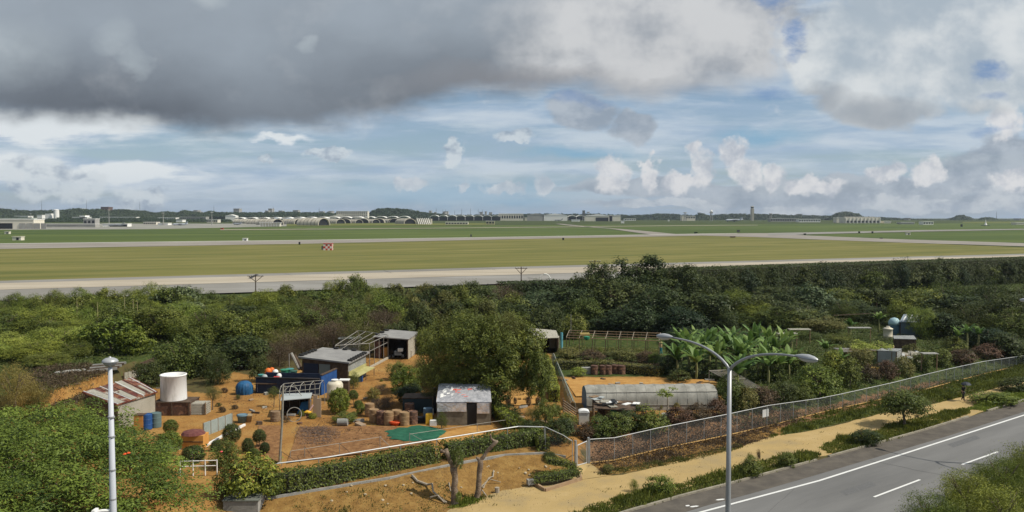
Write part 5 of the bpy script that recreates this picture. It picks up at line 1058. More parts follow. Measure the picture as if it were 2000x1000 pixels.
def corrug(name, a, b_, scale=9):
    m = mat(name, a, .6, b_, .8, 0); nt = m.node_tree; N_ = nt.nodes
    w_ = N_.new('ShaderNodeTexWave'); w_.inputs['Scale'].default_value = scale; w_.bands_direction = 'DIAGONAL'; tc_ = N_.new('ShaderNodeTexCoord'); nt.links.new(tc_.outputs['Object'], w_.inputs[0])
    bp_ = N_.new('ShaderNodeBump'); bp_.inputs['Strength'].default_value = .9; bp_.inputs['Distance'].default_value = .05; nt.links.new(w_.outputs[1], bp_.inputs['Height']); nt.links.new(bp_.outputs[0], N_['Principled BSDF'].inputs['Normal']); return m
corg = corrug('corrugated_grey', (.36, .37, .36), (.46, .47, .45)); corw = corrug('corrugated_cream', (.50, .47, .38), (.62, .58, .48)); corb = corrug('corrugated_pale_green', (.38, .45, .42), (.48, .55, .52))
def wallq(a, b_, z0, z1, t=.08):
    a = np.array(a, float); b_ = np.array(b_, float); d = (b_-a)[:2]; n = np.array([-d[1], d[0]])/np.linalg.norm(d)*t/2
    return MB().prism([a[:2]-n, b_[:2]-n, b_[:2]+n, a[:2]+n], z0, z1)
def shed(label, corners, zr, mats, roofm, z0=G0, over=.25, th=.12, name='shed', dz=(0, 0, 0, 0), openf=None):
    """corners: 4 roof corners (world) order front-left, front-right, back-right, back-left; one wall per side"""
    C4 = [np.array(c[:2]) for c in corners]; ctr = sum(C4)/4; e = E(name, (ctr[0], ctr[1], z0), label, 'shed')
    ins = [ctr+(c-ctr)*(1-over/max(1, np.linalg.norm(c-ctr))) for c in C4]
    for i in range(4):
        if mats[i] is None: continue
        a, b_ = ins[i], ins[(i+1) % 4]; d = b_-a; n = np.array([-d[1], d[0]])/np.linalg.norm(d)*.05; s_ = d/np.linalg.norm(d)*.052
        MB().prism([a+s_-n, b_-s_-n, b_-s_+n, a+s_+n], z0, [zr+dz[i]-.02, zr+dz[(i+1) % 4]-.02, zr+dz[(i+1) % 4]-.02, zr+dz[i]-.02]).build('wall', mats[i], e)
    for c in ins: MB().box((c[0], c[1], (z0+zr)/2), (.12, .12, zr-z0-.05)).build('post', dkwood, e)
    r_ = MB().prism(C4, [zr+d for d in dz], [zr+th+d for d in dz]).build('roof', roofm, e)
    return e, ins, r_
# 1 rusty roof shed
rr = corrug('rusty_roof', (.17, .045, .03), (.50, .45, .38), 7)
ramp_ = [n for n in rr.node_tree.nodes if n.type == 'VALTORGB'][0].color_ramp; ramp_.interpolation = 'CONSTANT'; ramp_.elements[1].position = .60; ramp_.elements[0].position = 0; q = ramp_.elements.new(.5); q.color = (.30, .12, .06, 1)
rc = [pz(228, 793, 3.3), pz(308, 767, 3.3), pz(258, 739, 3.6), pz(160, 768, 3.6)]
e, ins, _ = shed('low shed with a patchwork of rusty red and white roof sheets', rc, 3.3, [corw, corg, dkwood, dkwood], rr, dz=(0, 0, .3, .3))
for k in range(7):
    a = Vector((*rc[0][:2], 3.44)).lerp(Vector((*rc[1][:2], 3.44)), k/6.5+.03); b_ = Vector((*rc[3][:2], 3.74)).lerp(Vector((*rc[2][:2], 3.74)), k/6.5+.03)
    MB().bar(a, b_, .06, .05).build('batten', [whitep, rust][k % 2], e)
for k, (t0, t1, s0, s1) in enumerate([(.05, .2, .0, .95), (.28, .42, .45, .98), (.36, .48, .0, .55), (.62, .76, .1, .98), (.84, .9, .0, .5)]):
    def rp_(t, s_): return Vector((*rc[0][:2], 3.432)).lerp(Vector((*rc[1][:2], 3.432)), t).lerp(Vector((*rc[3][:2], 3.732)).lerp(Vector((*rc[2][:2], 3.732)), t), s_)
    MB().hex8([rp_(t0, s0), rp_(t1, s0), rp_(t1, s1), rp_(t0, s1)]+[rp_(t0, s0)+Vector((0, 0, .025)), rp_(t1, s0)+Vector((0, 0, .025)), rp_(t1, s1)+Vector((0, 0, .025)), rp_(t0, s1)+Vector((0, 0, .025))]).build('roof_sheet', [corw, rust][k % 2 if k != 3 else 0], e)
# 2 white tank on its crate stand
p = pz(337, 812, G0); e = E('tank_stand', p, 'rusty brown box stand carrying the white water tank', 'stand'); MB().box(p+[-.1, 1.2, .55], (3.2, 2.2, 1.1)).build('base', rust, e)
for i in (-1, 0, 1): MB().box(p+[-.1+i*1.5, .07, .55], (.1, .1, 1.12)).build('post', dkwood, e)
MB().box(p+[-.1, 1.2, 1.14], (3.3, 2.3, .08)).build('top', dkwood, e)
p2_ = p+np.array([-.35, 1.2, 1.2]); e = E('water_tank', p2_, 'big white cylindrical water tank beside the rusty shed', 'water tank')
MB().lathe([(1.12, 0), (1.12, .03), (1.08, 2.1), (1.14, 2.15), (1.14, 2.22), (.98, 2.24), (.98, 2.05), (.01, 2.05)], p2_, 28).build('tank', mat('chalky_white', (.42, .41, .38), .8, (.74, .73, .71), 1.6, .2, stretch=(1, 1, .22), lo=.3, hi=.5), e, True)
MB().tube([p2_+[-1.1, -.1, 1.0], p2_+[-1.5, -.1, 1.0]], .05, 6).build('outlet_pipe', cream, e)
p = pz(378, 811, G0); e = E('slatted_crate', p, 'cream slatted crate right of the white tank stand', 'crate')
for k in range(6): MB().box(p+[.2, .7, .1+k*.17], (1.7, 1.2, .11)).build('slat', corw, e)
for i in (-1, 1): MB().box(p+[.2+i*.82, .08, .55], (.08, .1, 1.1)).build('post', wood, e)
cyl('drum', pz(287, 838, G0), .42, 1.25, bluep, 'bright blue drum standing below the rusty shed', 'drum')
cyl('drum', pz(305, 834, G0), .42, 1.2, mat('grey_teal', (.10, .15, .15), .6), 'grey teal drum right of the bright blue one', 'drum')
p = pz(270, 841, G0); e = E('ochre_board_box', p, 'upright ochre plank box left of the bright blue drum', 'box'); MB().box(p+[0, .4, .6], (.75, .7, 1.2)).build('box', orp, e); MB().box(p+[0, .4, 1.23], (.8, .75, .06)).build('lid', dkwood, e)
# 3 ochre crate with brown cover + corrugated screens
p = pz(371, 878, G0); e = E('ochre_crate', p, 'large ochre crate covered with a maroon sheet beside the dark clipped shrub', 'crate'); MB().box(p+[0, .7, .5], (1.9, 1.2, 1.0)).build('box', orp, e)
MB().box(p+[0, .08, .55], (1.92, .03, .06)).build('seam', dkwood, e); MB().lathe([(.9, 0), (.75, .18), (.3, .3), (.01, .34)], p+[0, .7, 1.01], 12).build('cover', mat('maroon_cloth', (.10, .03, .03), .9, (.16, .06, .05), 3, .4), e)
def screen(a, b_, h, m, label, cat='fence', name='corrugated_screen', posts=5):
    a, b_ = at(*a), at(*b_); e = E(name, a, label, cat); wallq(a, b_, min(a[2], b_[2])-.1, max(a[2], b_[2])+h).build('sheet', m, e)
    for k in range(posts): q = a+(b_-a)*k/(posts-1); MB().box((q[0], q[1]-.09, q[2]+h/2), (.06, .06, h+.1)).build('post', wood, e)
    return e
screen((398, 851), (454, 830), 1.0, corb, 'pale green corrugated screen behind the clipped shrubs')
screen((243, 743), (303, 727), .8, corw, 'row of weathered cream boards behind the rusty shed', posts=9)
screen((275, 712), (305, 712), 1.1, dkwood, 'dark weathered fence on the left terrace', posts=3)
p = at(170, 728); e = E('beam_pile', p, 'pile of grey beams at the foot of the dark hollow', 'timber')
for k in range(5): MB().bar(p+[0, k*.3, .15+.1*k], p+[2.6+k*.1, 1.1+k*.3, .25+.1*k], .22).build('beam', [concm, dkwood][k % 2], e)
for k in range(9):
    q = at(110+k*6.5+random.Random(k).uniform(-2, 2), 733-k*.9); MB2 = MB().lathe([(.01, 0), (.35, .05), (.3, .25), (.12, .38), (.01, .4)], (0, 0, 0), 6)
    o = MB2.build('rubble_stone', concm, None); o.location = tuple(q); o.rotation_euler = (.2*k, .1, k); tag(o, 'broken pale stone lying on the dry terrace slope', 'stone', 'stones on the terrace slope')
# kerb wall of the lower left bed
def wallpx(name, pts, h, m, label, t=.16, cat='wall', cap=None):
    P = [at(*q) for q in pts]; e = E(name, P[0], label, cat)
    b = MB()
    for a, c_ in zip(P[:-1], P[1:]):
        d = (c_-a)[:2]; n = np.array([-d[1], d[0]])/np.linalg.norm(d)*t/2; z0 = min(a[2], c_[2])-.1; b.prism([a[:2]-n, c_[:2]-n, c_[:2]+n, a[:2]+n], z0, [a[2]+h, c_[2]+h, c_[2]+h, a[2]+h])
    b.build('wall', m, e); return e
wallpx('garden_kerb', [(312, 882), (350, 878), (372, 870)], .3, whitep, 'low white kerb under the two-tone round shrub')
wallpx('garden_kerb', [(372, 889), (400, 873), (440, 850), (478, 831)], .15, whitep, 'thin white kerb climbing behind the clipped shrubs')
# clipped shrubs
for px, by, w_, h_, k, lab, lo_ in [(334, 852, 28, 32, 'ball/mid', 'small round clipped tree above the larger two-tone one', .3), (331, 893, 48, 50, 'ball/bright', 'large round clipped tree on a short stem by the white kerb', .22), (377, 901, 46, 30, 'ball/dark', 'dark cushion-shaped clipped shrub beside the ochre crate', 0), (453, 862, 36, 34, 'ball/dark', 'dark ball-shaped clipped shrub below the corrugated screen', .08), (440, 912, 58, 56, 'broad/mid', 'bushy flowering shrub with one pink flower', 0), (422, 880, 22, 20, 'ball/dark', 'small dark clipped shrub left of the flowering one', 0),
                               (484, 884, 24, 28, 'ball/dark', 'clipped ball on the left of the cloud-pruned trio', .1), (507, 873, 26, 34, 'ball/dark', 'clipped ball topping the cloud-pruned trio', .3), (517, 886, 20, 22, 'ball/dark', 'clipped ball on the right of the cloud-pruned trio', .1), (495, 896, 26, 20, 'ball/mid', 'low clipped tuft under the cloud-pruned trio', 0),
                               (662, 806, 42, 48, 'ball/bright', 'large olive clipped globe before the cream tank', .05), (690, 790, 20, 28, 'ball/mid', 'small clipped ball tree right of the olive globe', .35), (700, 796, 18, 14, 'ball/mid', 'little clipped cushion right of the olive globe', 0), (383, 790, 1, 1, 'ball/mid', '', 0)]:
    if lab: bushpx(px, by, w_, h_, k, lab, name='clipped_shrub', cat='shrub', low=lo_)
b = MB(); fl = pz(441, 885, 2.0); b.lathe([(.01, -.06), (.10, 0), (.01, .06)], (0, 0, 0), 7)
for o in list(COL.objects):
    if o.name.startswith('clipped_shrub') and 'pink flower' in o.get('label', ''): q = b.build('flower', mat('pink_petal', (.7, .08, .10), .6)); q.parent = o; q.location = (.1, -1.0, 1.35)
# 4 blue tarpaulin dome
p = pz(472, 773, G0); e = E('tarpaulin_cover', p, 'blue tarpaulin draped over a dome-shaped heap under the dark tree', 'tarpaulin'); rg = random.Random(3); b = MB(); n = 44; rings = []
for r_, z_ in [(.75, 0), (.8, .3), (.78, .75), (.66, 1.05), (.4, 1.24), (.02, 1.3)]:
    rings.append([(p[0]+r_*(1+(.09 if z_ < .8 else .03)*math.sin(k*2.1)+.04*rg.uniform(-1, 1))*math.cos(6.2832*k/n), p[1]+.9+r_*(1+(.09 if z_ < .8 else .03)*math.cos(k*2.4))*math.sin(6.2832*k/n), p[2]+z_+(.12*math.sin(k*3) if z_ == 0 else 0)) for k in range(n)]+[None])
    rings[-1][-1] = rings[-1][0]
b.sheet(rings).build('cover', mat('blue_tarp', (.010, .06, .15), .6, (.02, .11, .24), 3, .3), e, True)
# trees near it
for px, by, w_, h_, k, lab in [(415, 800, 34, 48, 'wispy/olive', 'thin young tree on the orange soil left of the blue dome'), (535, 795, 26, 40, 'wispy/mid', 'young tree before the blue walled yard'), (465, 786, 10, 16, 'wispy/mid', 'tiny sapling under the blue dome')]:
    bushpx(px, by, w_, h_, k, lab, name='sapling', cat='tree', low=.35)
# 5 blue walled yard
a = pz(500, 768, G0); b_ = pz(625, 772, G0); c_ = pz(657, 757, G0); e = E('walled_yard', a, 'low dark blue walled enclosure heaped with junk, left of the grey-roofed house', 'enclosure')
wl = wallq(a, b_, G0-.1, G0+1.5, .12).build('front_wall', navy, e); wallq(b_+[.07, .07, 0], c_, G0-.1, G0+1.9, .12).build('side_wall', bluep, e)
wallq(a+[.1, 3.2, 0], b_+[.2, 3.2, 0], G0-.1, G0+1.5, .12).build('back_wall', navy, e)
MB().bar(a+[0, 0, 1.56], b_+[0, 0, 1.56], .3, .12).build('rim', black, e); MB().bar(b_+[.1, .1, 1.96], c_+[0, 0, 1.96], .25, .1).build('rim', MATS['dark_wood'], e)
MB().box((a+b_)/2+[0, 1.6, 1.0], (abs(b_-a)[0]*.97, 3.0, .1)).build('deck', dkwood, e)
# white scribbled marks on the left end of the wall
m_ = MB(); m_.box(a+[.75, -.075, .55], (1.2, .03, .8)); m_.build('white_panel', mat('stained_white', (.10, .12, .16), .8, (.42, .43, .44), 2.2, lo=.45, hi=.6), e)
rg = random.Random(9); jn = [('buoy', orangep, 'orange buoy on the junk in the blue yard, '), ('basket', greenn, 'green basket on the junk in the blue yard, '), ('bag', whitep, 'white sack on the junk in the blue yard, ')]
for k, (px, pyy, kind, m_, r_, lab) in enumerate([(524, 726, 'buoy', orangep, .38, 'large orange buoy in the blue yard, left of the white sack'), (531, 722, 'buoy', orangep, .3, 'smaller orange buoy behind the large one in the yard'), (538, 727, 'sack', whitep, .33, 'white sack beside the orange buoys'), (556, 726, 'basket', greenn, .42, 'green basket in the yard, middle one'), (566, 724, 'basket', teal, .4, 'teal basket right of the green one in the yard'), (545, 733, 'sack', whitep, .28, 'small white sack at the yard\'s rim'), (540, 739, 'crate', mat('red_plastic', (.5, .03, .02), .5), .25, 'little red crate on the yard\'s rim'),
                                            (510, 733, 'basket', teal, .3, 'teal basket at the yard\'s left end'), (517, 736, 'sack', mat('grey_sheet', (.35, .38, .38), .7), .3, 'grey sheet bundle at the yard\'s left end'), (574, 727, 'basket', mat('dark_green', (.03, .10, .07), .6), .35, 'dark green basket nearest the house')]):
    p = pz(px, pyy, G0+1.35); p[2] = G0+1.06
    e2 = E(kind, p, lab, kind)
    if kind == 'basket': MB().lathe([(r_*.75, 0), (r_, r_*1.2), (r_*1.08, r_*1.25), (r_*.9, r_*1.2), (r_*.65, .05), (.01, .05)], p, 12).build('body', m_, e2); MB().lathe([(r_*1.04, r_*1.1), (r_*1.14, r_*1.2), (r_*1.04, r_*1.3)], p, 12).build('rim', m_, e2)
    elif kind == 'crate': MB().box(p+[0, 0, r_], (r_*2, r_*1.5, r_*1.4)).build('body', m_, e2); MB().box(p+[0, 0, r_*1.75], (r_*2.1, r_*1.6, .06)).build('rim', m_, e2)
    else: MB().lathe([(.01, 0), (r_*.8, r_*.2), (r_, r_*.8), (r_*.75, r_*1.5), (r_*.2, r_*1.8), (.01, r_*1.85)], p, 10).build('body', m_, e2, True); MB().tube([p+[0, 0, r_*1.8], p+[.1, 0, r_*2.2]], .04, 5).build('tie', black, e2)
MBp = MB().tube([pz(565, 722, G0+1.1), pz(565, 722, G0+1.1)+[0, 0, 1.7]], .05, 6); q = MBp.build('pole', pipe); tag(q, 'bare upright pole among the junk in the blue yard', 'pole')
for k, (q0, q1) in enumerate([((585, 722), (569, 690)), ((590, 722), (576, 694))]):
    A = pz(*q0, G0+.6); B = py_(*q1, A[1]+1); o = MB().tube([A, B], .16, 7).build('leaning_pole', [pipe, dkwood][k]); tag(o, ['pale beam leaning against the grey-roofed house, left', 'darker beam leaning against the grey-roofed house, right'][k], 'beam')
# 6 grey-roofed house
rc = [pz(582, 699, 3.75), pz(682, 711, 3.45), pz(722, 690, 3.55), pz(630, 681, 3.85)]
e, ins, _ = shed('flat grey-roofed house with tyres along its roof edges', rc, 3.45, [dkwood, corg, dkwood, dkwood], roofg, name='house', th=.16, dz=(.3, 0, .1, .4), over=.5)
e['category'] = 'house'
a, b_ = ins[0], ins[1]; d = (b_-a)/np.linalg.norm(b_-a); nn_ = np.array([d[1], -d[0]])
def panel(t0, t1, z0, z1, m, name, par=None, pa=None, pb=None, off=.07):
    par = par or e; a0 = a if pa is None else pa; b0 = b_ if pb is None else pb
    A = a0+(b0-a0)*t0+nn_*off; B = a0+(b0-a0)*t1+nn_*off; return wallq(A, B, z0, z1, .04).build(name, m, par)
panel(.03, .36, 1.5, 3.2, mat('blue_black', (.012, .022, .05), .6), 'door'); panel(.38, .62, 1.7, 3.2, mat('pale_shutter', (.17, .20, .19), .7), 'window')
a2, b2_ = ins[1], ins[2]; d2 = (b2_-a2)/np.linalg.norm(b2_-a2); n2_ = np.array([d2[1], -d2[0]])
wallq(a2+n2_*.09+d2*.1, b2_+n2_*.09-d2*.1, G0+.9, G0+1.35, .05).build('yellow_band', mat('mossy_yellow', (.30, .28, .10), .9, (.40, .37, .18), 2), e)
A = a2+n2_*.05; B = b2_+n2_*.05; MB().prism([A, A+n2_*1.0, B+n2_*1.0, B], [G0+.95, G0+.8, G0+.8, G0+.95], [G0+1.0, G0+.85, G0+.85, G0+1.0]).build('lean_to_roof', mat('mossy_yellow', (.3, .28, .1)), e)
for k in range(3): q = A+n2_*.95+(B-A)*(.02+.48*k); MB().box((q[0], q[1], G0+.4), (.08, .08, .8)).build('post', wood, e)
A3 = A+n2_*.5+(B-A)*.35; o = MB().box((A3[0], A3[1], G0+.4), (.7, .5, .8)).build('blue_board', bluep); tag(o, 'bright blue board standing under the lean-to of the house', 'board')
for k, (t, side) in enumerate([(.06, 'l'), (.2, 'l'), (.34, 'l'), (.48, 'l'), (.6, 'l'), (.1, 'r'), (.22, 'r'), (.34, 'r'), (.46, 'r'), (.58, 'r'), (.7, 'r'), (.82, 'r'), (.3, 'b'), (.7, 'b'), (.5, 'b')]):
    s0, s1 = {'l': (rc[0], rc[3]), 'r': (rc[1], rc[2]), 'b': (rc[3], rc[2])}[side]; q = np.array(s0)+(np.array(s1)-np.array(s0))*t; q = q+(np.mean([r[:2] for r in rc], 0).tolist()+[0]-np.array([q[0], q[1], 0]))*np.array([.06, .06, 0])
    zz = q[2]+.16 if side != 'x' else 0; e2 = E('roof_weight', (q[0], q[1], zz), {'l': 'black tyre weight on the left edge of the grey house roof', 'r': 'black block weight on the right edge of the grey house roof', 'b': 'black weight on the back edge of the grey house roof'}[side], 'weight', 'weights on the grey house roof')
    MB().lathe([(.16, 0), (.30, .04), (.32, .12), (.26, .2), (.15, .18), (.13, .1)], (q[0], q[1], zz), 10).build('tyre', tyre, e2)
# 7 second house, back right
rc = [pz(728, 659, 3.8), pz(798, 664, 3.6), pz(818, 650, 3.7), pz(758, 645, 3.9)]
e, ins, _ = shed('farther grey-roofed shed with a dark open front', rc, 3.6, [None, corw, dkwood, dkwood], roofg, dz=(.2, 0, .1, .3), over=.3)
a, b_ = ins[0], ins[1]; d = (b_-a)/np.linalg.norm(b_-a); nn_ = np.array([d[1], -d[0]]); panel(.0, 1., 1.2, 2.0, dkwood, 'half_wall', e, a-nn_*1.5, b_-nn_*1.5, 0); panel(.02, .2, 1.2, 3.3, rust, 'side_board', e, a, b_, .0)
for k, (t, m2) in enumerate([(.2, 0), (.5, 0), (.8, 0)]):
    q = rc[3]+(rc[0]-rc[3])*t; e2 = E('roof_weight', (q[0]+.2, q[1], q[2]+.12), 'dark weight on the left edge of the farther grey roof', 'weight', 'weights on the farther grey roof'); MB().lathe([(.16, 0), (.30, .04), (.32, .12), (.26, .2), (.15, .18)], (q[0]+.2, q[1], q[2]+.12), 10).build('tyre', tyre, e2)
p = pz(777, 702, G0); e = E('small_tractor', p, 'small dark tractor parked under the farther grey roof', 'tractor')
MB().box(p+[0, .8, .75], (.8, 1.6, .5)).build('body', mat('dark_grey', (.1, .11, .12)), e); MB().box(p+[.3, .3, 1.15], (.6, .7, .35)).build('engine_cover', gal, e); MB().tube([p+[.1, .9, 1.0], p+[.1, 1.2, 1.5]], .04, 5).build('steering_column', black, e); MB().box(p+[0, 1.5, 1.1], (.5, .4, .1)).build('seat', black, e)
for i, j, r_ in ((-1, .3, .3), (1, .3, .3), (-1, 1.4, .45), (1, 1.4, .45)): MB().tube([p+[i*.45, j, r_], p+[i*.72, j, r_]], r_, 14).build('wheel', tyre, e)
cyl('drum', pz(753, 698, G0), .4, 1.25, orp, 'orange drum beside the farther shed', 'drum')
p = pz(735, 699, G0); o = MB().sheet([[(p[0]+x, p[1]+y+.5, p[2]+z*(1+.2*math.sin(x*9))) for x, z in ((-1.0, 0), (-.8, .9), (0, 1.3), (.7, 1.0), (.95, 0))] for y in (0, .4, .8, 1.2)]).build('blue_sheet', MATS['blue_tarp']); tag(o, 'crumpled blue sheet left of the orange drum', 'tarpaulin')
p = pz(688, 685, G0+1.2); 
# 8 pipe scaffold
e = E('pipe_scaffold', pz(700, 705, G0), 'open scaffold of thin pipes between the two grey-roofed sheds', 'scaffold')
Pc = [pz(655, 725, G0), pz(722, 720, G0), pz(758, 700, G0), pz(700, 690, G0)]; tops = [q+[0, 0, 2.9] for q in Pc]
for q, t_ in zip(Pc, tops): MB().tube([q, t_], .045, 6).build('post', pipe, e)
for i in range(4): MB().tube([tops[i], tops[(i+1) % 4]], .045, 6).build('rail', pipe, e); MB().tube([tops[i]-[0, 0, .9], tops[(i+1) % 4]-[0, 0, .9]], .035, 6).build('rail', pipe, e)
for t in (.25, .5, .75):
    for (i, j, k2, l) in ((0, 1, 3, 2),): A = tops[i]+(tops[j]-tops[i])*t; B = tops[k2]+(tops[l]-tops[k2])*t; MB().tube([A, B], .035, 6).build('crossbar', pipe, e)
    A = Pc[1]+(Pc[2]-Pc[1])*t; MB().tube([A, A+[0, 0, 2.9]], .035, 6).build('post', pipe, e)
o = MB().bar(pz(718, 722, G0)+[0, 0, .1], pz(762, 698, G0)+[0, 0, .1], .22).build('long_beam', mat('pale_beam', (.36, .32, .25), .8)); tag(o, 'pale beam lying on the ground by the pipe scaffold', 'beam')
p = pz(682, 690, G0); e = E('white_lean_to', p, 'small grey plank shack inside the pipe scaffold', 'shed'); MB().box(p+[0, 1, .9], (2.4, 1.6, 1.8)).build('wall', concm, e); MB().box(p+[0, 1, 1.86], (2.8, 2.0, .1)).build('roof', mat('grey_sheet', (.35, .38, .38)), e)
# 9 cream tank + neighbours
p = pz(651, 785, G0); e = E('water_tank', p, 'stout cream water tank at the corner of the blue wall', 'water tank'); MB().lathe([(.72, 0), (.78, .1), (.74, .7), (.80, .75), (.74, .82), (.76, 1.5), (.62, 1.75), (.3, 1.8), (.3, 1.9), (.01, 1.9)], p+[0, .8, 0], 22).build('tank', cream, e, True); MB().lathe([(.34, 1.9), (.34, 1.97), (.01, 2.0)], p+[0, .8, 0], 16).build('lid', whitep, e)
p = pz(671, 768, G0); e = E('washing_machine', p, 'brown cabinet with a white top beside the cream tank', 'cabinet'); MB().box(p+[0, .5, .6], (.9, .8, 1.2)).build('body', dkwood, e); MB().box(p+[0, .5, 1.24], (1, .9, .08)).build('lid', whitep, e)
# 10 bowed pipe frame and shack beneath
fa, fb = pz(546, 808, G0), pz(624, 800, G0); e = E('bowed_pipe_frame', fa, 'rusty white bowed pipe frame above the low shack', 'frame')
for k in range(5):
    q = fa+(fb-fa)*k/4; hoop = [q+[0, 0, 0], q+[0, .05, 1.9], q+[0, .5, 2.3], q+[0, 1.6, 2.35], q+[0, 2.1, 1.9], q+[0, 2.2, 0]]; MB().tube(hoop, .026, 6).build('hoop', mat('white_pipe', (.24, .23, .20), .7, (.34, .32, .28), 4), e)
for y_, z_ in ((.02, 1.4), (.4, 2.28), (1.6, 2.36), (.02, 1.9)): MB().tube([fa+[0, y_, z_], fb+[0, y_, z_]], .024, 6).build('rail', MATS['white_pipe'], e)
MB().tube([fa+[0, 0, 1.6], fa+[.8, .2, 2.4], fa+[1.4, .2, 2.3], fa+[2, .1, 1.5]], .035, 6).build('brace', MATS['white_pipe'], e)
A, B, C_, D_ = pz(548, 781, G0+1.5), pz(606, 777, G0+1.5), pz(608, 765, G0+1.5), pz(552, 768, G0+1.5)
e, ins, _ = shed('low open shack with a warped pale roof under the bowed pipe frame', [pz(548, 783, 2.7), pz(607, 778, 2.7), pz(610, 768, 2.7), pz(552, 770, 2.7)], 2.7, [None, wood, dkwood, dkwood], mat('grey_sheet', (.35, .38, .38)), over=.2, th=.06)
p = pz(573, 824, G0); o = MB().tube([(.6*math.cos(a), .6*math.sin(a), .05) for a in np.linspace(0, 6.2832, 25)], .035, 6, False).build('wheel_hoop', pipe, None); o.location = (p[0], p[1]+.3, p[2]+.55); o.rotation_euler = (1.2, 0, .2); tag(o, 'metal hoop leaning by the low shack', 'hoop')
p = pz(591, 808, G0); o = MB().hex8([p+[-.5, 0, 0], p+[.35, 0, 0], p+[.35, .4, 0], p+[-.5, .4, 0], p+[-.15, .3, .95], p+[.65, .3, 1.1], p+[.65, .5, 1.1], p+[-.15, .5, .95]]).build('blue_slab', mat('bright_blue', (.03, .16, .36), .5)); tag(o, 'bright blue folded sheet leaning in the low shack', 'tarpaulin')
p = pz(597, 812, G0); o = MB().bar(p, p+[.6, .3, .9], .1).build('pink_plank', mat('pink_board', (.55, .35, .33), .8)); tag(o, 'pinkish plank leaning right of the blue sheet', 'plank')
p = pz(601, 811, G0); o = MB().lathe([(.01, 0), (.3, .05), (.33, .3), (.1, .45), (.01, .45)], (0, 0, 0), 9).build('yellow_sack', yel); o.location = tuple(p); tag(o, 'yellow sack under the low shack', 'sack')
for k, (px, by) in enumerate([(615, 808), (622, 815)]): p = pz(px, by, G0); o = MB().hex8([p+[-.2, 0, 0], p+[.2, 0, 0], p+[.2, .2, 0], p+[-.2, .2, 0], p+[-.15, .1, 1.6], p+[.2, .1, 1.6], p+[.2, .25, 1.6], p+[-.15, .25, 1.6]]).build('grey_board', mat('tan_board', (.30, .22, .15), .8)); tag(o, ['tall board standing right of the low shack, rear', 'tall board standing right of the low shack, front'][k], 'board')
mat('tan_barrel', (.20, .12, .06), .9, (.33, .22, .12), 3, .3)
# tubs and barrels
def tub(px, by, r, h, m, lab, name='tub'):
    p = pz(px, by, G0); e = E(name, p, lab, 'tub'); MB().lathe([(r*.75, 0), (r, h), (r*1.1, h+.02), (r*1.1, h+.07), (r*.95, h+.07), (r*.72, .06), (.01, .06)], p+[0, r, 0], 20).build('body', m, e, True); MB().lathe([(r*1.08, h-.06), (r*1.14, h), (r*1.08, h+.07)], p+[0, r, 0], 20).build('rim', m, e)
tub(470, 827, .42, .6, mat('slate_blue', (.12, .20, .25), .6), 'slate blue tub beside the tan one'); tub(483, 825, .32, .55, mat('tan_plastic', (.33, .24, .13), .7), 'tan tub right of the slate blue one')
tub(770, 833, .45, .28, mat('orange_red', (.62, .08, .02), .5), 'orange-red basin by the brown barrels', 'basin'); tub(761, 829, .25, .25, whitep, 'white bowl left of the orange-red basin', 'bowl')
cyl('barrel', pz(538, 822, G0), .42, .85, wood, 'weathered wooden barrel left of the low shack', 'barrel')
for k, (px, by) in enumerate([(731, 824), (745, 828), (759, 829), (790, 830), (806, 828), (775, 826), (722, 812), (800, 812)]):
    cyl('rusty_barrel', pz(px, by, G0), .42, 1.1, [MATS['tan_barrel'], rust][k % 3 == 1], ['leftmost tan barrel of the front row left of the silver-roofed hut', 'rusty barrel second in the row left of the silver-roofed hut', 'tan barrel behind the white bowl', 'tan barrel right of the orange-red basin', 'rusty barrel at the right end of the row, by the dark tank', 'tan barrel right behind the orange-red basin', 'tan barrel standing back at the left of the row', 'rusty barrel standing back by the dark tank'][k], 'barrel')
for k, (px, by, m_, lab) in enumerate([(840, 810, whitep, 'white bucket by the hut\'s left corner'), (818, 826, black, 'black box by the hut\'s left corner'), (838, 830, yel, 'yellow block leaning by the hut\'s left corner'), (846, 832, whitep, 'small white block right of the yellow one')]):
    p = pz(px, by, G0); s_ = .5 if k in (1,) else .28; o = MB().prism([(p[0]-s_, p[1]), (p[0]+s_, p[1]), (p[0]+s_*.9, p[1]+.5), (p[0]-s_*.9, p[1]+.5)], p[2], p[2]+(.9 if k == 2 else .45)).build('box', m_); tag(o, lab, 'box')
p = pz(828, 808, G0); e = E('covered_tank', p, 'large dark covered tank left of the silver-roofed hut', 'tank'); MB().box(p+[-.6, 1.2, .65], (2.6, 2.0, 1.3)).build('tank', mat('dark_teal', (.02, .035, .04), .6), e); MB().box(p+[-.6, 1.2, 1.33], (2.7, 2.1, .08)).build('lid', dkwood, e)
cyl('drum', pz(836, 822, G0), .4, 1.1, mat('steel_blue', (.10, .16, .22), .5), 'steel blue drum left of the silver-roofed hut', 'drum')
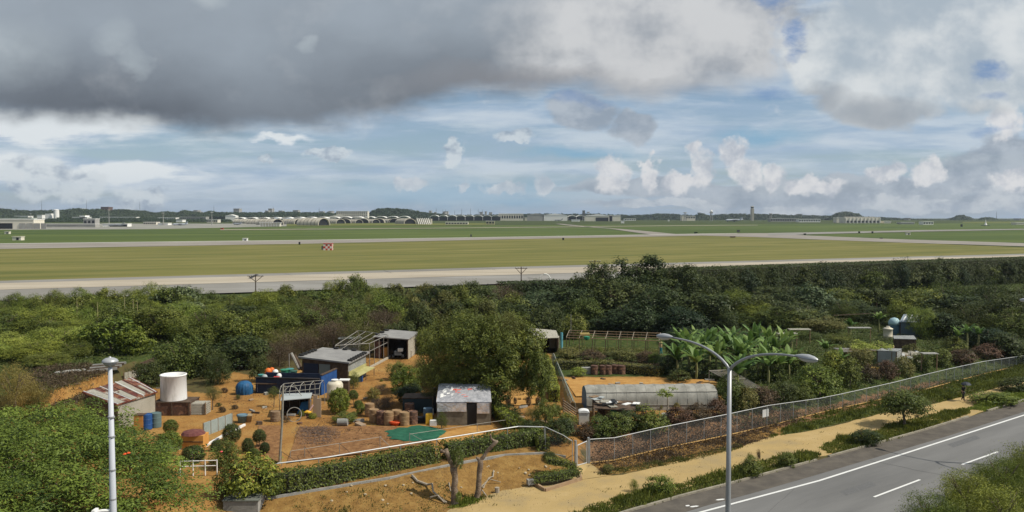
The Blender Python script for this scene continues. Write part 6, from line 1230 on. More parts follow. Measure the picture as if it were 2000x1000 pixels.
# 11 silver-roofed hut
silver = mat('silver_sheet', (.50, .51, .56), .22, (.85, .85, .90), 2.2, 1.0, metal=.5, bscale=4)
rc = [pz(852, 786, 3.1), pz(960, 786, 3.1), pz(957, 752, 4.0), pz(857, 750, 4.0)]
e, ins, rf = shed('hut roofed with crumpled silver sheet printed red and white', rc, 3.1, [None, dkwood, dkwood, dkwood], silver, dz=(0, 0, .9, .9), over=.1, th=.05, name='hut')
a, b_ = ins[0], ins[1]; d = (b_-a)/np.linalg.norm(b_-a); nn_ = np.array([d[1], -d[0]])
panel(.0, .56, G0, 2.5, mat('old_board', (.13, .11, .08), .9, (.22, .19, .14), 2, .3), 'front_wall', e); panel(.0, .55, 2.35, 3.08, silver, 'awning', e, off=.16); panel(.75, .98, 2.2, 3.08, silver, 'awning', e, off=.16); panel(.74, 1., G0, 3.05, mat('old_board', (.12, .10, .07)), 'front_wall', e); panel(.56, .74, G0, 3.0, black, 'doorway', e, off=.02)
def rp2(t, s_, dz=0): return Vector((*rc[0][:2], 3.16)).lerp(Vector((*rc[1][:2], 3.16)), t).lerp(Vector((*rc[3][:2], 4.06)).lerp(Vector((*rc[2][:2], 4.06)), t), s_)+Vector((0, 0, dz))
pr = MB(); pw = MB(); rg = random.Random(8)
for k in range(34):
    t, s_ = rg.uniform(.05, .58), rg.uniform(.1, .8); w_, h_ = rg.uniform(.03, .09), rg.uniform(.05, .16)
    (pr if t > .27 else pw).add([rp2(t, s_, .004+k*.0006), rp2(t+w_, s_+.03, .004+k*.0006), rp2(t+w_*1.1, s_+h_, .004+k*.0006), rp2(t+.01, s_+h_*.8, .004+k*.0006)], [(0, 1, 2, 3)])
pr.build('red_print', mat('red_print', (.60, .15, .12), .5), rf); pw.build('white_print', whitep, rf)
MB().tube([pz(850, 806, G0), pz(850, 806, G0)+[0, 0, 2.2]], .12, 7).build('post', black, e)
# 12 field plots
def plot(name, corners, m, label, dz=.05, ridge=0, z=None):
    n, k_ = 30, 24; A, B, C_, D_ = [at(*q) for q in corners]; g = []
    for i in range(n+1):
        row = []
        for j in range(k_+1):
            u, v = i/n, j/k_; q = A*(1-u)*(1-v)+B*u*(1-v)+C_*u*v+D_*(1-u)*v; ed = min(u, v, 1-u, 1-v)*8
            row.append((q[0], q[1], float(H(q[0], q[1]))+dz+min(ed, 1)*(.05*math.sin(i*7.1+j*3.3)*math.sin(j*5.7)+(ridge*max(0, math.sin(v*math.pi*2*6)) if ridge else 0))))
        g.append(row)
    return tag(MB().sheet(g).build(name, m, smooth=True), label, kind='structure')
soil_d = mat('raked_soil', (.13, .065, .03), .95, (.30, .17, .075), 2.8, 1.0, c3=(.21, .11, .05), world=True, lo=.3, hi=.7, spec=.05, bscale=9, detail=9)
soil_p = mat('pale_soil', (.33, .17, .05), .95, (.46, .27, .09), 1.2, .6, c3=(.39, .215, .07), world=True, lo=.3, hi=.7, spec=.05, bscale=6, detail=9)
plot('dug_plot', [(585, 834), (770, 833), (850, 868), (560, 905)], soil_d, 'raked brown plot'); plot('dug_plot', [(845, 850), (930, 832), (952, 858), (860, 868)], soil_p, 'pale plot'); plot('dug_plot', [(505, 832), (548, 832), (545, 905), (500, 880)], soil_d, 'narrow plot')
plot('furrowed_plot', [(975, 745), (1048, 745), (1053, 790), (965, 795)], soil_p, 'furrowed plot', ridge=.16); plot('tilled_plot', [(1100, 738), (1385, 742), (1390, 765), (1125, 775)], soil_p, 'tilled plot')
scatter('cut_straw', [(588, 836), (640, 834), (660, 850), (640, 868), (590, 870)], G0, 500, mat('straw', (.10, .07, .06), .9, (.2, .15, .12), 5), 'dry cut stalks spread over the brown plot', leaf=.22, h=(.05, .15), seed=41, asp=.12)
grassy('plot_stubble', [(600, 840), (765, 838), (840, 866), (580, 898)], G0, 1300, LM['brown'], 'thin dry stubble on the raked brown plot', h=(.04, .14), w=.02, seed=42)
p = pz(812, 848, G0); o = MB(); n = 24; o.sheet([[(p[0]+r_*1.05*(1+.10*math.sin((k % n)*3)+.07*math.sin((k % n)*1.3))*math.cos(6.2832*k/n), p[1]+r_*1.1*(1+.08*math.sin((k % n)*2.2))*math.sin(6.2832*k/n), p[2]+z_*.6+.04*math.sin((k % n)*5+r_*4)*(r_ > .1)) for k in range(n+1)] for r_, z_ in ((2.2, .12), (2.0, .22), (1.7, .2), (1.35, .3), (.95, .22), (.5, .28), (.01, .28))])
o = o.build('green_net', mat('green_net', (.008, .07, .04), .85, (.02, .115, .065), 2.5, .5), smooth=True); tag(o, 'round green net spread over the corner of the raked plot', 'net')
grassy('young_crop', [(1000, 765), (1050, 770), (1050, 782), (990, 786)], G0, 60, LM['red'], 'sparse reddish seedlings on the furrowed plot', h=(.2, .5), w=.03, seed=43)
for k, (px, by, w_, h_) in enumerate([(992, 792, 12, 20), (1006, 790, 8, 14), (1032, 792, 12, 18), (1050, 790, 10, 16)]): bushpx(px, by, w_, h_, 'bush/red', 'dark red seedling bush on the furrowed plot, ' + ['leftmost', 'second from left', 'third from left', 'rightmost'][k], low=0)
for px, by, w_, h_, k, lab in [(792, 765, 66, 50, 'broad/bright', 'bright bushy tree left of the central tree'), (800, 790, 60, 40, 'broad/dark', 'dark bush left of the silver-roofed hut'), (728, 782, 28, 26, 'bush/yellow', 'yellow-leaved potted shrub on the orange soil'), (757, 795, 30, 24, 'wispy/brown', 'dry brown shrub before the bright bushy tree'), (30, 812, 105, 100, 'wispy/yellow', 'yellowish thicket leaning over the left edge'), (75, 800, 60, 50, 'wispy/olive', 'olive thicket beside the yellowish one'),
                               (862, 838, 26, 34, 'wispy/mid', 'thin leafy sapling before the silver-roofed hut'), (740, 800, 60, 22, 'wispy/brown', 'low dry shrubs among the barrels'), (675, 825, 52, 20, 'bush/mid', 'low mossy shrub beside the grey roller'), (705, 808, 22, 20, 'bush/bright', 'bright little shrub right of the mossy one'), (860, 750, 130, 40, 'bush/bright', 'low sunlit greenery behind the silver-roofed hut'), (930, 745, 60, 26, 'bush/bright', 'low sunlit greenery right under the central tree'),
                               (985, 815, 60, 26, 'broad/dark', 'dark shrub right of the silver-roofed hut'), (1065, 848, 46, 70, 'broad/mid', 'tall bushy shrub where the hedge bends'), (1090, 865, 60, 50, 'broad/dark', 'dark shrub left of the gate'), (1060, 808, 14, 30, 'broad/bright', 'slim bright conical shrub'), (1040, 822, 34, 26, 'wispy/olive', 'dry olive shrub at the end of the furrowed plot'), (1085, 812, 26, 26, 'broad/mid', 'leafy shrub left of the white locker'), (1105, 835, 50, 30, 'bush/mid', 'green shrub below the slatted gate'),
                               (1131, 735, 34, 18, 'bush/fresh', 'pale green cabbage-like bush on the tilled plot'), (1278, 712, 30, 22, 'bush/bright', 'round green bush below the pergola\'s right end'), (1172, 690, 10, 12, 'bush/bright', 'small potted plant inside the pergola')]:
    bushpx(px, by, w_, h_, k, lab, low=0 if 'conical' not in lab else 0)
o = MB().tube([pz(658, 833, G0)+[0, .3, .3], pz(678, 833, G0)+[0, .3, .3]], .3, 16).build('stone_roller', concm); tag(o, 'grey concrete roller lying at the edge of the raked plot', 'roller')
p = at(690, 818)
# hedges
hedge([pz(500, 962, G0-.1), pz(560, 957, 1.2), pz(640, 943, 1.2), pz(740, 922, 1.2), pz(850, 900, 1.2)], 1.25, 1.2, LM['mid'], 'long clipped hedge along the bank below the raked plot', seed=31, leaf=.12)
hedge([pz(868, 897, 1.2), pz(960, 880, 1.2), pz(1050, 866, 1.2)], 1.2, 1.15, LM['mid'], 'clipped hedge behind the two cut trunks', seed=32, leaf=.12)
bushpx(490, 972, 118, 84, 'bush/bright', 'big sunlit leafy shrub at the left end of the long hedge'); bushpx(447, 968, 64, 58, 'bush/mid', 'leafy shrub left of the big sunlit one, by the white rail'); bushpx(525, 966, 60, 46, 'bush/mid', 'leafy shrub joining the big sunlit one to the long hedge')
hedge([pz(1040, 942, .25), pz(1085, 935, .35), pz(1128, 926, .35)], .9, .5, LM['mid'], 'low clipped hedge in the kerbed planter beside the path', seed=34, leaf=.09)
hedge([pz(1066, 905, 1.0), pz(1100, 910, .8), pz(1124, 918, .5)], .5, .5, LM['mid'], 'thin low hedge climbing to the planter', seed=35, leaf=.09)
hedge([pz(1000, 840, G0), pz(975, 818, G0), pz(962, 800, G0)], .9, 1.0, LM['bright'], 'bright hedge descending right of the silver-roofed hut', seed=36)
hedge([pz(1083, 786, G0), pz(1074, 745, G0), pz(1064, 715, G0)], .9, 1.3, LM['bright'], 'bright clipped hedge along the left of the netting tunnel', seed=37)
hedge([pz(1085, 720, G0), pz(1180, 722, G0), pz(1290, 735, G0)], 1.2, 1.0, LM['olive'], 'reddish olive hedge below the pergola', seed=38)
hedge([pz(1235, 722, G0), pz(1420, 745, G0)], 1.0, .7, LM['dim'], 'dark hedge at the back of the tilled plot', seed=39)
hedge([pz(1028, 845, G0), pz(1050, 862, G0), pz(1062, 880, G0)], .9, .9, LM['mid'], 'short hedge stretch turning towards the gate', seed=40)
wallpx('bank_edging', [(520, 975), (620, 958), (760, 935), (900, 905), (985, 890), (1060, 886), (1105, 893)], .12, concm, 'thin edging beam at the foot of the long hedge', .12)
wallpx('planter_kerb', [(1037, 943), (1065, 960), (1135, 938), (1132, 925)], .22, mat('reddish_kerb', (.26, .17, .10), .9, (.36, .25, .15), 2), 'reddish kerb around the low hedge planter', .15)
p = pz(1040, 948, .1); o = MB().box(p+[0, .2, .2], (.75, .4, .35), .3).build('concrete_block', concm); tag(o, 'loose concrete block at the planter\'s left corner', 'block')
p = pz(470, 1003, .6); e = E('retaining_box', p, 'grey concrete box at the bottom of the bank, bottom left', 'concrete box'); MB().box(p+[0, 1.2, .1], (2.1, 2.4, 1.3)).build('box', concm, e); MB().box(p+[0, 1.2, .78], (2.2, 2.5, .07)).build('lid', mat('wet_concrete', (.14, .15, .13), .8), e)
# barrels and boxes behind the tilled plot
for k, (px, by) in enumerate([(1161, 731), (1178, 731), (1188, 731), (1202, 730), (1214, 731)]): cyl('rusty_barrel', pz(px, by, G0), .42, 1.0, rust, ['leftmost rusty barrel behind the tilled plot', 'second rusty barrel behind the tilled plot', 'middle rusty barrel behind the tilled plot', 'fourth rusty barrel behind the tilled plot', 'rightmost rusty barrel behind the tilled plot'][k], 'barrel')
o = MB().box(pz(1145, 731, G0)+[0, .4, .35], (1.0, .6, .7)).build('grey_chest', concm); tag(o, 'grey chest left of the rusty barrels', 'box')
cyl('bucket', pz(1137, 715, G0), .22, .5, greenn, 'small green bucket on the hedge line above the tilled plot', 'bucket', bands=False)
# netting tunnel
A, B = pz(1078, 705, G0), pz(1112, 803, G0); A2, B2 = pz(1084, 705, G0), pz(1125, 803, G0); e = E('netting_tunnel', A, 'long low netting tunnel sloping down between the plots', 'net tunnel'); g = []
for i in range(17):
    t = i/16; l = A+(B-A)*t; r_ = A2+(B2-A2)*t; m_ = (l+r_)/2; hgt = .95; g.append([tuple(l), tuple(l*.75+m_*.25+[0, 0, hgt*.8]), tuple(m_+[0, 0, hgt]), tuple(r_*.75+m_*.25+[0, 0, hgt*.8]), tuple(r_)])
    if i % 2 == 0: MB().tube(g[-1], .025, 5).build('hoop', MATS['white_pipe'], e)
MB().sheet(g).build('net', netmat('grey_green_net', (.16, .22, .17), .55), e); MB().tube([r[2] for r in g], .025, 5).build('ridge_rail', MATS['white_pipe'], e)
# 13 plastic tunnel greenhouse
A, B = pz(1146, 803, G0), pz(1402, 800, G0); ax = (B-A); ax /= np.linalg.norm(ax); dn = np.array([-ax[1], ax[0], 0]); e = E('plastic_tunnel', A, 'long greyish plastic tunnel greenhouse with a blue left end', 'greenhouse')
prof = [(0, 0), (.02, 1.0), (.3, 1.6), (.9, 1.95), (1.6, 2.05), (2.4, 1.9), (2.95, 1.5), (3.18, 1.0), (3.2, 0)]; vin = mat('tunnel_plastic', (.19, .185, .16), .6, (.33, .32, .28), 1.2, .2, stretch=(1, 1, .4)); L_ = np.linalg.norm(B-A); n = 26
g = [[tuple(A+ax*(L_*i/n)+dn*x+[0, 0, z*(1+.012*math.sin(i*2.3))-(.1 if i in (0, n) and z > 1.6 else 0)]) for x, z in prof] for i in range(n+1)]
MB().sheet(g).build('cover', vin, e, True)
for i in range(0, n+1, 2): MB().tube([Vector(q)+(Vector(q)-Vector(tuple(A+ax*(L_*i/n)+dn*1.6)))*.004 for q in g[i]], .014, 5).build('hoop', mat('dull_rail', (.34, .33, .29), .7), e)
for z_, x_ in ((1.6, .26), (.5, -.02)): MB().tube([A+dn*x_+[0, 0, z_], B+dn*x_+[0, 0, z_]], .02, 5).build('rail', pipe, e)
MB().add([Vector(q)-Vector(tuple(ax*.02)) for q in g[0]], [tuple(range(9))]).build('end_wall', mat('shaded_blue_end', (.06, .12, .22), .5), e); MB().add([Vector(q)+Vector(tuple(ax*.02)) for q in g[-1]], [tuple(range(9))]).build('end_wall', mat('pale_blue_end', (.28, .36, .44), .5), e)  # the left end's shade is put into its darker blue colour
# scrap heap before the tunnel
e = E('scrap_shelter', pz(1200, 818, G0), 'heap of white boards and planks on a low shelter before the tunnel', 'scrap shelter'); rg = random.Random(12); zt = G0+1.1
S4 = [pz(1160, 797, zt), pz(1262, 803, zt), pz(1240, 783, zt), pz(1158, 780, zt)]
MB().prism(S4, zt-.08, zt).build('platform', dkwood, e)
for q in S4: MB().tube([(q[0], q[1], G0), (q[0], q[1], zt)], .06, 6).build('post', wood, e)
for k in range(16):
    u, v = rg.random(), rg.random(); q = S4[0]*(1-u)*(1-v)+S4[1]*u*(1-v)+S4[2]*u*v+S4[3]*(1-u)*v; MB().box(q+[0, 0, .06+.028*k], (rg.uniform(.5, 1.4), rg.uniform(.3, .8), .05), rg.uniform(0, 3)).build('board', [whitep, corw, wood, black, mat('grey_sheet', (.35, .38, .38))][k % 5], e)
for k in range(5): q = pz(1175+k*12, 812, G0+.3); MB().box(q+[0, .5, .2], (.6, .5, .7)).build('stored_box', [dkwood, wood, greenn][k % 3], e)
# white locker, slatted gate
p = pz(1141, 832, G0-.1); e = E('locker', p, 'small pale locker with an arched lid near the gate', 'locker'); MB().box(p+[0, .45, .55], (.85, .8, 1.1)).build('body', mat('pale_locker', (.48, .47, .43), .6, (.56, .55, .51), 2), e)
b = MB(); b.sheet([[(p[0]+.46*math.cos(a), p[1]+y, p[2]+1.1+.2*math.sin(a)) for a in np.linspace(0, math.pi, 9)] for y in (.0, .9)]); b.add([(p[0]+.46*math.cos(a), p[1], p[2]+1.1+.2*math.sin(a)) for a in np.linspace(0, math.pi, 9)], [tuple(range(9))]); b.build('lid', whitep, e)
e = E('slatted_gate', pz(1115, 815, G0), 'weathered white slatted gate left of the pale locker', 'gate'); A, B = pz(1100, 806, G0), pz(1127, 826, G0)
for k in range(5): MB().bar(A+[0, 0, .2+k*.22], B+[0, 0, .2+k*.22], .05, .1).build('slat', MATS['tan_board'], e)
for q in (A, B): MB().bar(q, q+[0, 0, 1.3], .1).build('post', wood, e)
# papaya
def frond_plant(px, by, h, nl, ll, lab, m=LM['fresh'], name='papaya_tree', cat='tree', w=.5):
    p = pz(px, by, G0) if by > 700 else at(px, by); e = E(name, p, lab, cat); MB().tube([p, p+[.05, 0, h*.5], p+[0, 0, h]], [.09, .07, .05], 7).build('trunk', palebark, e); rng = np.random.default_rng(px); PP = []; NN = []
    for k in range(nl):
        a = rng.uniform(0, 6.283); el_ = rng.uniform(-.2, .9); d = np.array([math.cos(a)*math.cos(el_), math.sin(a)*math.cos(el_), math.sin(el_)]); c_ = p+[0, 0, h]+d*ll
        q = rng.normal(0, w*.35, (26, 3))*np.array([1, 1, .3]); PP.append(c_+q); NN.append(np.tile([0, 0, 1.0], (26, 1))+sph(rng, 26)*.5)
        q2 = p+np.array([0, 0, h]); PP.append(q2+(c_-q2)*np.linspace(.2, .9, 5)[:, None]); NN.append(sph(rng, 5))
    P = np.vstack(PP); V, Q = leafquads(P, np.vstack(NN), .22, .4, rng); link('crown', fast_mesh('papaya_crown', V-np.array(org(e)), Q, m, np.full(len(V), .6)), e); return e
frond_plant(1303, 812, 1.9, 12, .7, 'papaya tree with pale green leaves before the plastic tunnel'); cyl('pot', pz(1303, 818, G0), .5, .45, concm, 'round grey pot at the foot of the papaya tree', 'pot', bands=False)
for px, by, lab in [(1290, 800, 'yellow-leaved little bush left of the papaya pot'), (1322, 802, 'yellow-leaved little bush right of the papaya pot')]: bushpx(px, by, 14, 16, 'bush/yellow', lab, low=0)
# pergola
e = E('pergola', pz(1200, 690, G0), 'long low pergola of bare poles on the upper terrace', 'pergola'); A, B, C_, D_ = pz(1106, 690, G0), pz(1287, 697, G0), pz(1290, 680, G0), pz(1112, 674, G0); hz_ = 2.0
for t in np.linspace(0, 1, 8):
    for P0, P1 in ((A, B), (D_, C_)): q = P0+(P1-P0)*t; MB().tube([q, q+[0, 0, hz_]], .05, 5).build('post', wood, e)
    q0 = A+(B-A)*t; q1 = D_+(C_-D_)*t; MB().tube([q0+[0, 0, hz_+.05], q1+[0, 0, hz_+.05]], .04, 5).build('crossbar', mat('grey_pole', (.20, .16, .12), .8, (.3, .26, .2), 4), e)
for v in (0, .33, .66, 1): q0 = A+(D_-A)*v; q1 = B+(C_-B)*v; MB().tube([q0+[0, 0, hz_], q1+[0, 0, hz_]], .05, 5).build('rafter', wood, e)
o = MB().lathe([(.01, -.4), (.35, -.2), (.4, .1), (.01, .2)], (0, 0, 0), 9).build('green_bundle', greenn); o.location = tuple(pz(1146, 659, G0+2.3)); tag(o, 'green net bundle hanging on the pergola', 'net')
o = MB().box((0, 0, 0), (1.2, .6, .2), .1).build('yellow_mat', mat('straw_mat', (.45, .33, .12), .8)); o.location = tuple(pz(1142, 652, G0+2.35)); tag(o, 'straw mat lying on top of the pergola', 'mat')
for k in range(7): bushpx(1170+k*17, 696, 18, 9, 'bush/olive', 'low crop tuft in the strip under the pergola', group='crop tufts under the pergola', name='crop_tuft', cat='plant', low=0)
e, ins, _ = shed('lean-to with a pale tin roof left of the pergola', [pz(1048, 661, 3.4), pz(1092, 660, 3.2), pz(1086, 646, 3.5), pz(1032, 641, 3.8)], 3.3, [None, corw, dkwood, dkwood], corw, over=.15, th=.06, dz=(.1, -.1, .2, .5))
cyl('water_pipe', pz(1097, 682, G0), .16, 2.2, mat('cyan_pipe', (.12, .34, .42), .5), 'pale cyan pipe standing between lean-to and pergola', 'pipe', bands=False); o = MB().box(pz(1083, 681, G0)+[0, .4, .8], (1.3, .4, 1.6)).build('cream_panel', cream); tag(o, 'cream panel under the tin lean-to', 'panel')
o = MB().tube([pz(1115, 650, G0+1.2), pz(1115, 650, G0+1.2)+[0, 0, 2.6]], .05, 5).build('thin_pole', pipe); tag(o, 'thin pole rising behind the left end of the pergola', 'pole')
# wire rack
e = E('wire_rack', pz(1440, 760, G0), 'slanting wire mesh rack beside the banana grove', 'rack'); A, B, C_, D_ = pz(1385, 724, G0+1.6), pz(1426, 722, G0+1.6), pz(1487, 757, G0+.7), pz(1452, 758, G0+.7)
MB().sheet([[tuple(A), tuple(B)], [tuple((A+D_)/2), tuple((B+C_)/2)], [tuple(D_), tuple(C_)]]).build('mesh', netmat('wire_mesh', (.20, .18, .15), .35), e)
for P0, P1 in ((A, B), (B, C_), (C_, D_), (D_, A), ((A+D_)/2, (B+C_)/2)): MB().tube([P0, P1], .03, 5).build('rail', pipe, e)
for q in (A, B, C_, D_): MB().tube([q, (q[0], q[1], G0)], .035, 5).build('leg', pipe, e)
# banana plants
ban = leafmat('banana_leaf', (.055, .115, .020), (.210, .310, .085), .3)
def banana(px, by, h, seed, lab, grp='banana plants of the grove', n=10, ll=2.2):
    p = at(px, by); e = E('banana_plant', p, lab, 'banana plant', grp); rg = random.Random(seed); MB().tube([p, p+[.05, 0, h*.6], p+[0, 0, h]], [.16, .13, .08], 8).build('stem', mat('banana_stem', (.14, .16, .05), .7, (.24, .22, .10), 3), e); b = MB()
    for k in range(n):
        a = 6.283*k/n*1.9+rg.uniform(-.3, .3); up = rg.uniform(.7, 1.6); l = ll*rg.uniform(.8, 1.2); w_ = .30*rg.uniform(.8, 1.2); d = Vector((math.cos(a), math.sin(a), 0)); sd = Vector((-math.sin(a), math.cos(a), 0)); pos = Vector(tuple(p+[0, 0, h*.92])); g = []; ang = up
        for i in range(8):
            t = i/7; ww = w_*math.sin(math.pi*min(1, t*.95+.06))**.6 if 0 < i < 7 else .02; tl = rg.uniform(-.06, .06); g.append([tuple(pos-sd*ww+Vector((0, 0, -.25*ww+tl))), tuple(pos), tuple(pos+sd*ww+Vector((0, 0, -.25*ww-tl)))]); pos = pos+(d*math.cos(ang)+Vector((0, 0, math.sin(ang))))*l/7; ang -= rg.uniform(.06, .24)
        b.sheet(g)
    o = b.build('leaves', ban, e); at_ = o.data.attributes.new('tint', 'FLOAT', 'POINT'); at_.data.foreach_set('value', [((i//24)*.37) % 1*.8+.1 for i in range(len(o.data.vertices))]); return e
BP = [(1322, 735, 3.0), (1345, 728, 3.6), (1360, 740, 3.0), (1385, 715, 3.8), (1398, 735, 3.2), (1420, 712, 3.9), (1440, 730, 3.4), (1465, 715, 3.6), (1480, 740, 2.9), (1500, 725, 3.3), (1520, 745, 2.8), (1455, 752, 2.6), (1345, 705, 3.6), (1500, 705, 3.6), (1540, 740, 2.6)]
nm = ['front plant at the grove\'s left end', 'second from the left, under the left lamp head', 'low in front of the second', 'tall in the left middle', 'front plant left of the lamp fork', 'tallest, behind the lamp fork', 'right of the lamp fork', 'tall behind the right lamp arm', 'front plant above the wire rack', 'right of the wire rack', 'lowest at the right', 'half hidden by the wire rack', 'rear plant on the left', 'rear plant on the right', 'last plant under the right lamp head']
for k, (px, by, h) in enumerate(BP): banana(px, by, h*.62, k, 'banana plant, '+nm[k], n=12, ll=2.6)
for k, (px, by) in enumerate([(1330, 715), (1372, 722), (1410, 728), (1432, 700), (1450, 740), (1490, 735), (1512, 730), (1475, 700), (1390, 700), (1530, 715), (1360, 700), (1440, 765), (1500, 755)]):
    banana(px, by, rgt.uniform(1.6, 2.6), 70+k, 'banana plant '+('low in the front of the grove, ' if by > 750 else 'deep in the grove, ' if by < 712 else 'in the middle rows of the grove, ')+('by its left end' if px < 1365 else 'left of the lamp fork' if px < 1420 else 'behind the lamp fork' if px < 1460 else 'right of the lamp fork' if px < 1500 else 'by its right end'), n=11, ll=2.5)
for k, (px, by, h, lab) in enumerate([(1612, 715, 2.2, 'small banana plant left of the vine roof'), (1660, 660, 1.9, 'small banana plant behind the ruins, left'), (1716, 650, 2.2, 'banana plant left of the blue dome tank'), (1870, 690, 2.4, 'banana plant, left of three at the right edge'), (1888, 688, 2.7, 'banana plant, middle of three at the right edge'), (1910, 685, 2.3, 'banana plant, right of three at the right edge'), (1640, 735, 1.8, 'low banana plant above the bright rounded shrub'), (1545, 690, 1.8, 'lone banana plant beyond the grove')]): banana(px, by, h, 40+k, lab, None, 8, 1.5)
# 14 right-hand garden ruins
R2 = lambda px, py, dz=0: pz(px, py, G0+dz)
e, ins, _ = shed('blue-grey gabled shed among the right-hand gardens', [R2(1757, 630, 2.0), R2(1800, 632, 2.0), R2(1815, 622, 2.0), R2(1772, 621, 2.0)], G0+2.0, [mat('blue_grey', (.10, .14, .18), .7)]*4, mat('blue_grey_roof', (.20, .24, .28), .6), over=.2)
q = [R2(1757, 630, 2.0), R2(1800, 632, 2.0), R2(1815, 622, 2.0), R2(1772, 621, 2.0)]; rid = [(q[0]+q[3])/2+[0, 0, .9], (q[1]+q[2])/2+[0, 0, .9]]
MB().add([q[0]+[0, 0, .14], q[1]+[0, 0, .14], rid[1], rid[0], q[3]+[0, 0, .14], q[2]+[0, 0, .14]], [(0, 1, 2, 3), (3, 2, 5, 4), (0, 3, 4), (1, 5, 2)]).build('gable', mat('blue_grey_roof', (.2, .24, .28)), e)
for t in (.15, .4, .65, .9): A = Vector(tuple(rid[0])).lerp(Vector(tuple(rid[1])), t); B = Vector(tuple(q[0]+[0, 0, .16])).lerp(Vector(tuple(q[1]+[0, 0, .16])), t); MB().bar(A, B, .18, .04).build('roof_strip', whitep, e)
p = R2(1734, 664); e = E('water_tank', p, 'cream water tank in front of the pale blue dome', 'water tank'); MB().lathe([(.62, 0), (.62, .5), (.66, .55), (.62, .6), (.62, 1.5), (.68, 1.55), (.66, 1.65), (.3, 1.8), (.01, 1.8)], p, 20).build('tank', cream, e, True); MB().lathe([(.25, 1.8), (.25, 1.95), (.01, 1.97)], p, 12).build('lid', cream, e)
p = R2(1746, 655); e = E('dome_tank', p, 'pale blue dome tank on a blue drum', 'water tank'); MB().lathe([(.8, 0), (.85, 1.0), (.8, 1.6)], p, 20).build('drum', mat('dull_blue', (.07, .14, .19), .6), e); MB().lathe([(.8, 1.6), (.85, 1.75), (.78, 2.1), (.5, 2.5), (.01, 2.65)], p, 20).build('dome', mat('pale_blue', (.30, .44, .48), .5), e, True)
shed('low rusty lean-to with a pale tin roof right of the cream tank', [R2(1746, 662, 1.7), R2(1790, 663, 1.7), R2(1785, 653, 1.9), R2(1744, 653, 1.9)], G0+1.7, [dkwood, rust, rust, dkwood], corg, over=.15, th=.05)
e, ins, _ = shed('grey corrugated box shed with a flat tin roof, right gardens', [R2(1712, 685, 1.8), R2(1752, 687, 1.8), R2(1762, 680, 1.9), R2(1722, 679, 1.9)], G0+1.8, [corg, corg, dkwood, corg], corg, over=.12, th=.05)
e = E('vine_roof', R2(1700, 700), 'flat pole roof overgrown with bright creeper', 'pergola'); Q4 = [R2(1660, 682, 1.7), R2(1742, 688, 1.7), R2(1746, 676, 1.7), R2(1665, 671, 1.7)]
for q in Q4: MB().tube([q, (q[0], q[1], G0)], .06, 5).build('post', wood, e)
for i in range(4): MB().tube([Q4[i], Q4[(i+1) % 4]], .05, 5).build('rail', wood, e)
rng = np.random.default_rng(77); n = 2600; u, v = rng.random(n)[:, None], rng.random(n)[:, None]; P = Q4[0]*(1-u)*(1-v)+Q4[1]*u*(1-v)+Q4[2]*u*v+Q4[3]*(1-u)*v; P[:, 2] += rng.uniform(-.15, .3, n)*(1.2+np.sin(P[:, 0]*3)); V, Q = leafquads(P, sph(rng, n)*.6+[0, 0, 1], .2, .6, rng); link('creeper', fast_mesh('creeper', V-np.array(org(e)), Q, LM['fresh'], np.repeat(rng.uniform(.2, .7, n), 4)), e)
e = E('plank_shelter', R2(1650, 690), 'loose grey planks over posts left of the creeper roof', 'shelter')
for k in range(7): A = R2(1628+k*3, 680+k*1.2, 1.5); MB().bar(A, A+[3.8+.2*k, -.4, .05*k], .22, .05).build('plank', [concm, corg, wood][k % 3], e)
for px in (1632, 1655, 1690): q = R2(px, 688, 1.4); MB().tube([q, (q[0], q[1], G0)], .06, 5).build('post', wood, e)
e = E('scrap_heap', R2(1775, 705), 'heap of torn white sheets beside the grey box shed', 'scrap heap'); rg = random.Random(6)
for k in range(9): q = R2(1762+k*4.5, 707+rg.uniform(-3, 3), .1); hh = rg.uniform(.6, 1.3); MB().hex8([q, q+[.5, 0, 0], q+[.5, .1, 0], q+[0, .1, 0], q+[rg.uniform(-.4, .2), .3, hh], q+[rg.uniform(.3, .7), .3, hh*.9], q+[rg.uniform(.3, .7), .38, hh*.9], q+[rg.uniform(-.4, .2), .38, hh]]).build('sheet', [whitep, corw, wood][k % 3], e)
for k, (x0, x1, y_, lab) in enumerate([(1515, 1556, 651, 'pale flat tin roof strip among trees, lower left of two'), (1540, 1582, 643, 'pale flat tin roof strip among trees, upper right of two'), (1657, 1700, 640, 'grey board roof left of the banana plant'), (1800, 1830, 690, 'grey board lying over posts right of the scrap heap')]):
    A, B = R2(x0, y_, 2), R2(x1, y_, 2); e = E('board_roof', A, lab, 'roof'); MB().bar(A, B, 1.0, .08).build('roof', corw if k < 2 else concm, e); MB().tube([A, (A[0], A[1], G0)], .06, 5).build('post', wood, e); MB().tube([B, (B[0], B[1], G0)], .06, 5).build('post', wood, e)
e = E('rail_fence', R2(1650, 618), 'dark post and rail fence on the grass behind the gardens', 'fence')
for k in range(5): q = R2(1628+k*28, 616-k*1.5); MB().tube([q, q+[0, 0, 1.9]], .08, 5).build('post', dkwood, e)
A, B = R2(1628, 616, 1.8), R2(1740, 610, 1.8); MB().bar(A, B, .1).build('rail', dkwood, e)
o = MB().box(R2(1706, 722, .3), (.9, .7, .5), .4).build('yellow_cover', mat('ochre_cloth', (.45, .28, .06), .8)); tag(o, 'ochre cover lying among shrubs at the fence', 'cover')
o = MB().tube([R2(1940, 690), R2(1940, 690)+[.4, 0, 1.9]], .06, 5).build('thin_pole', pipe); tag(o, 'thin leaning pole behind the fence at the right', 'pole')
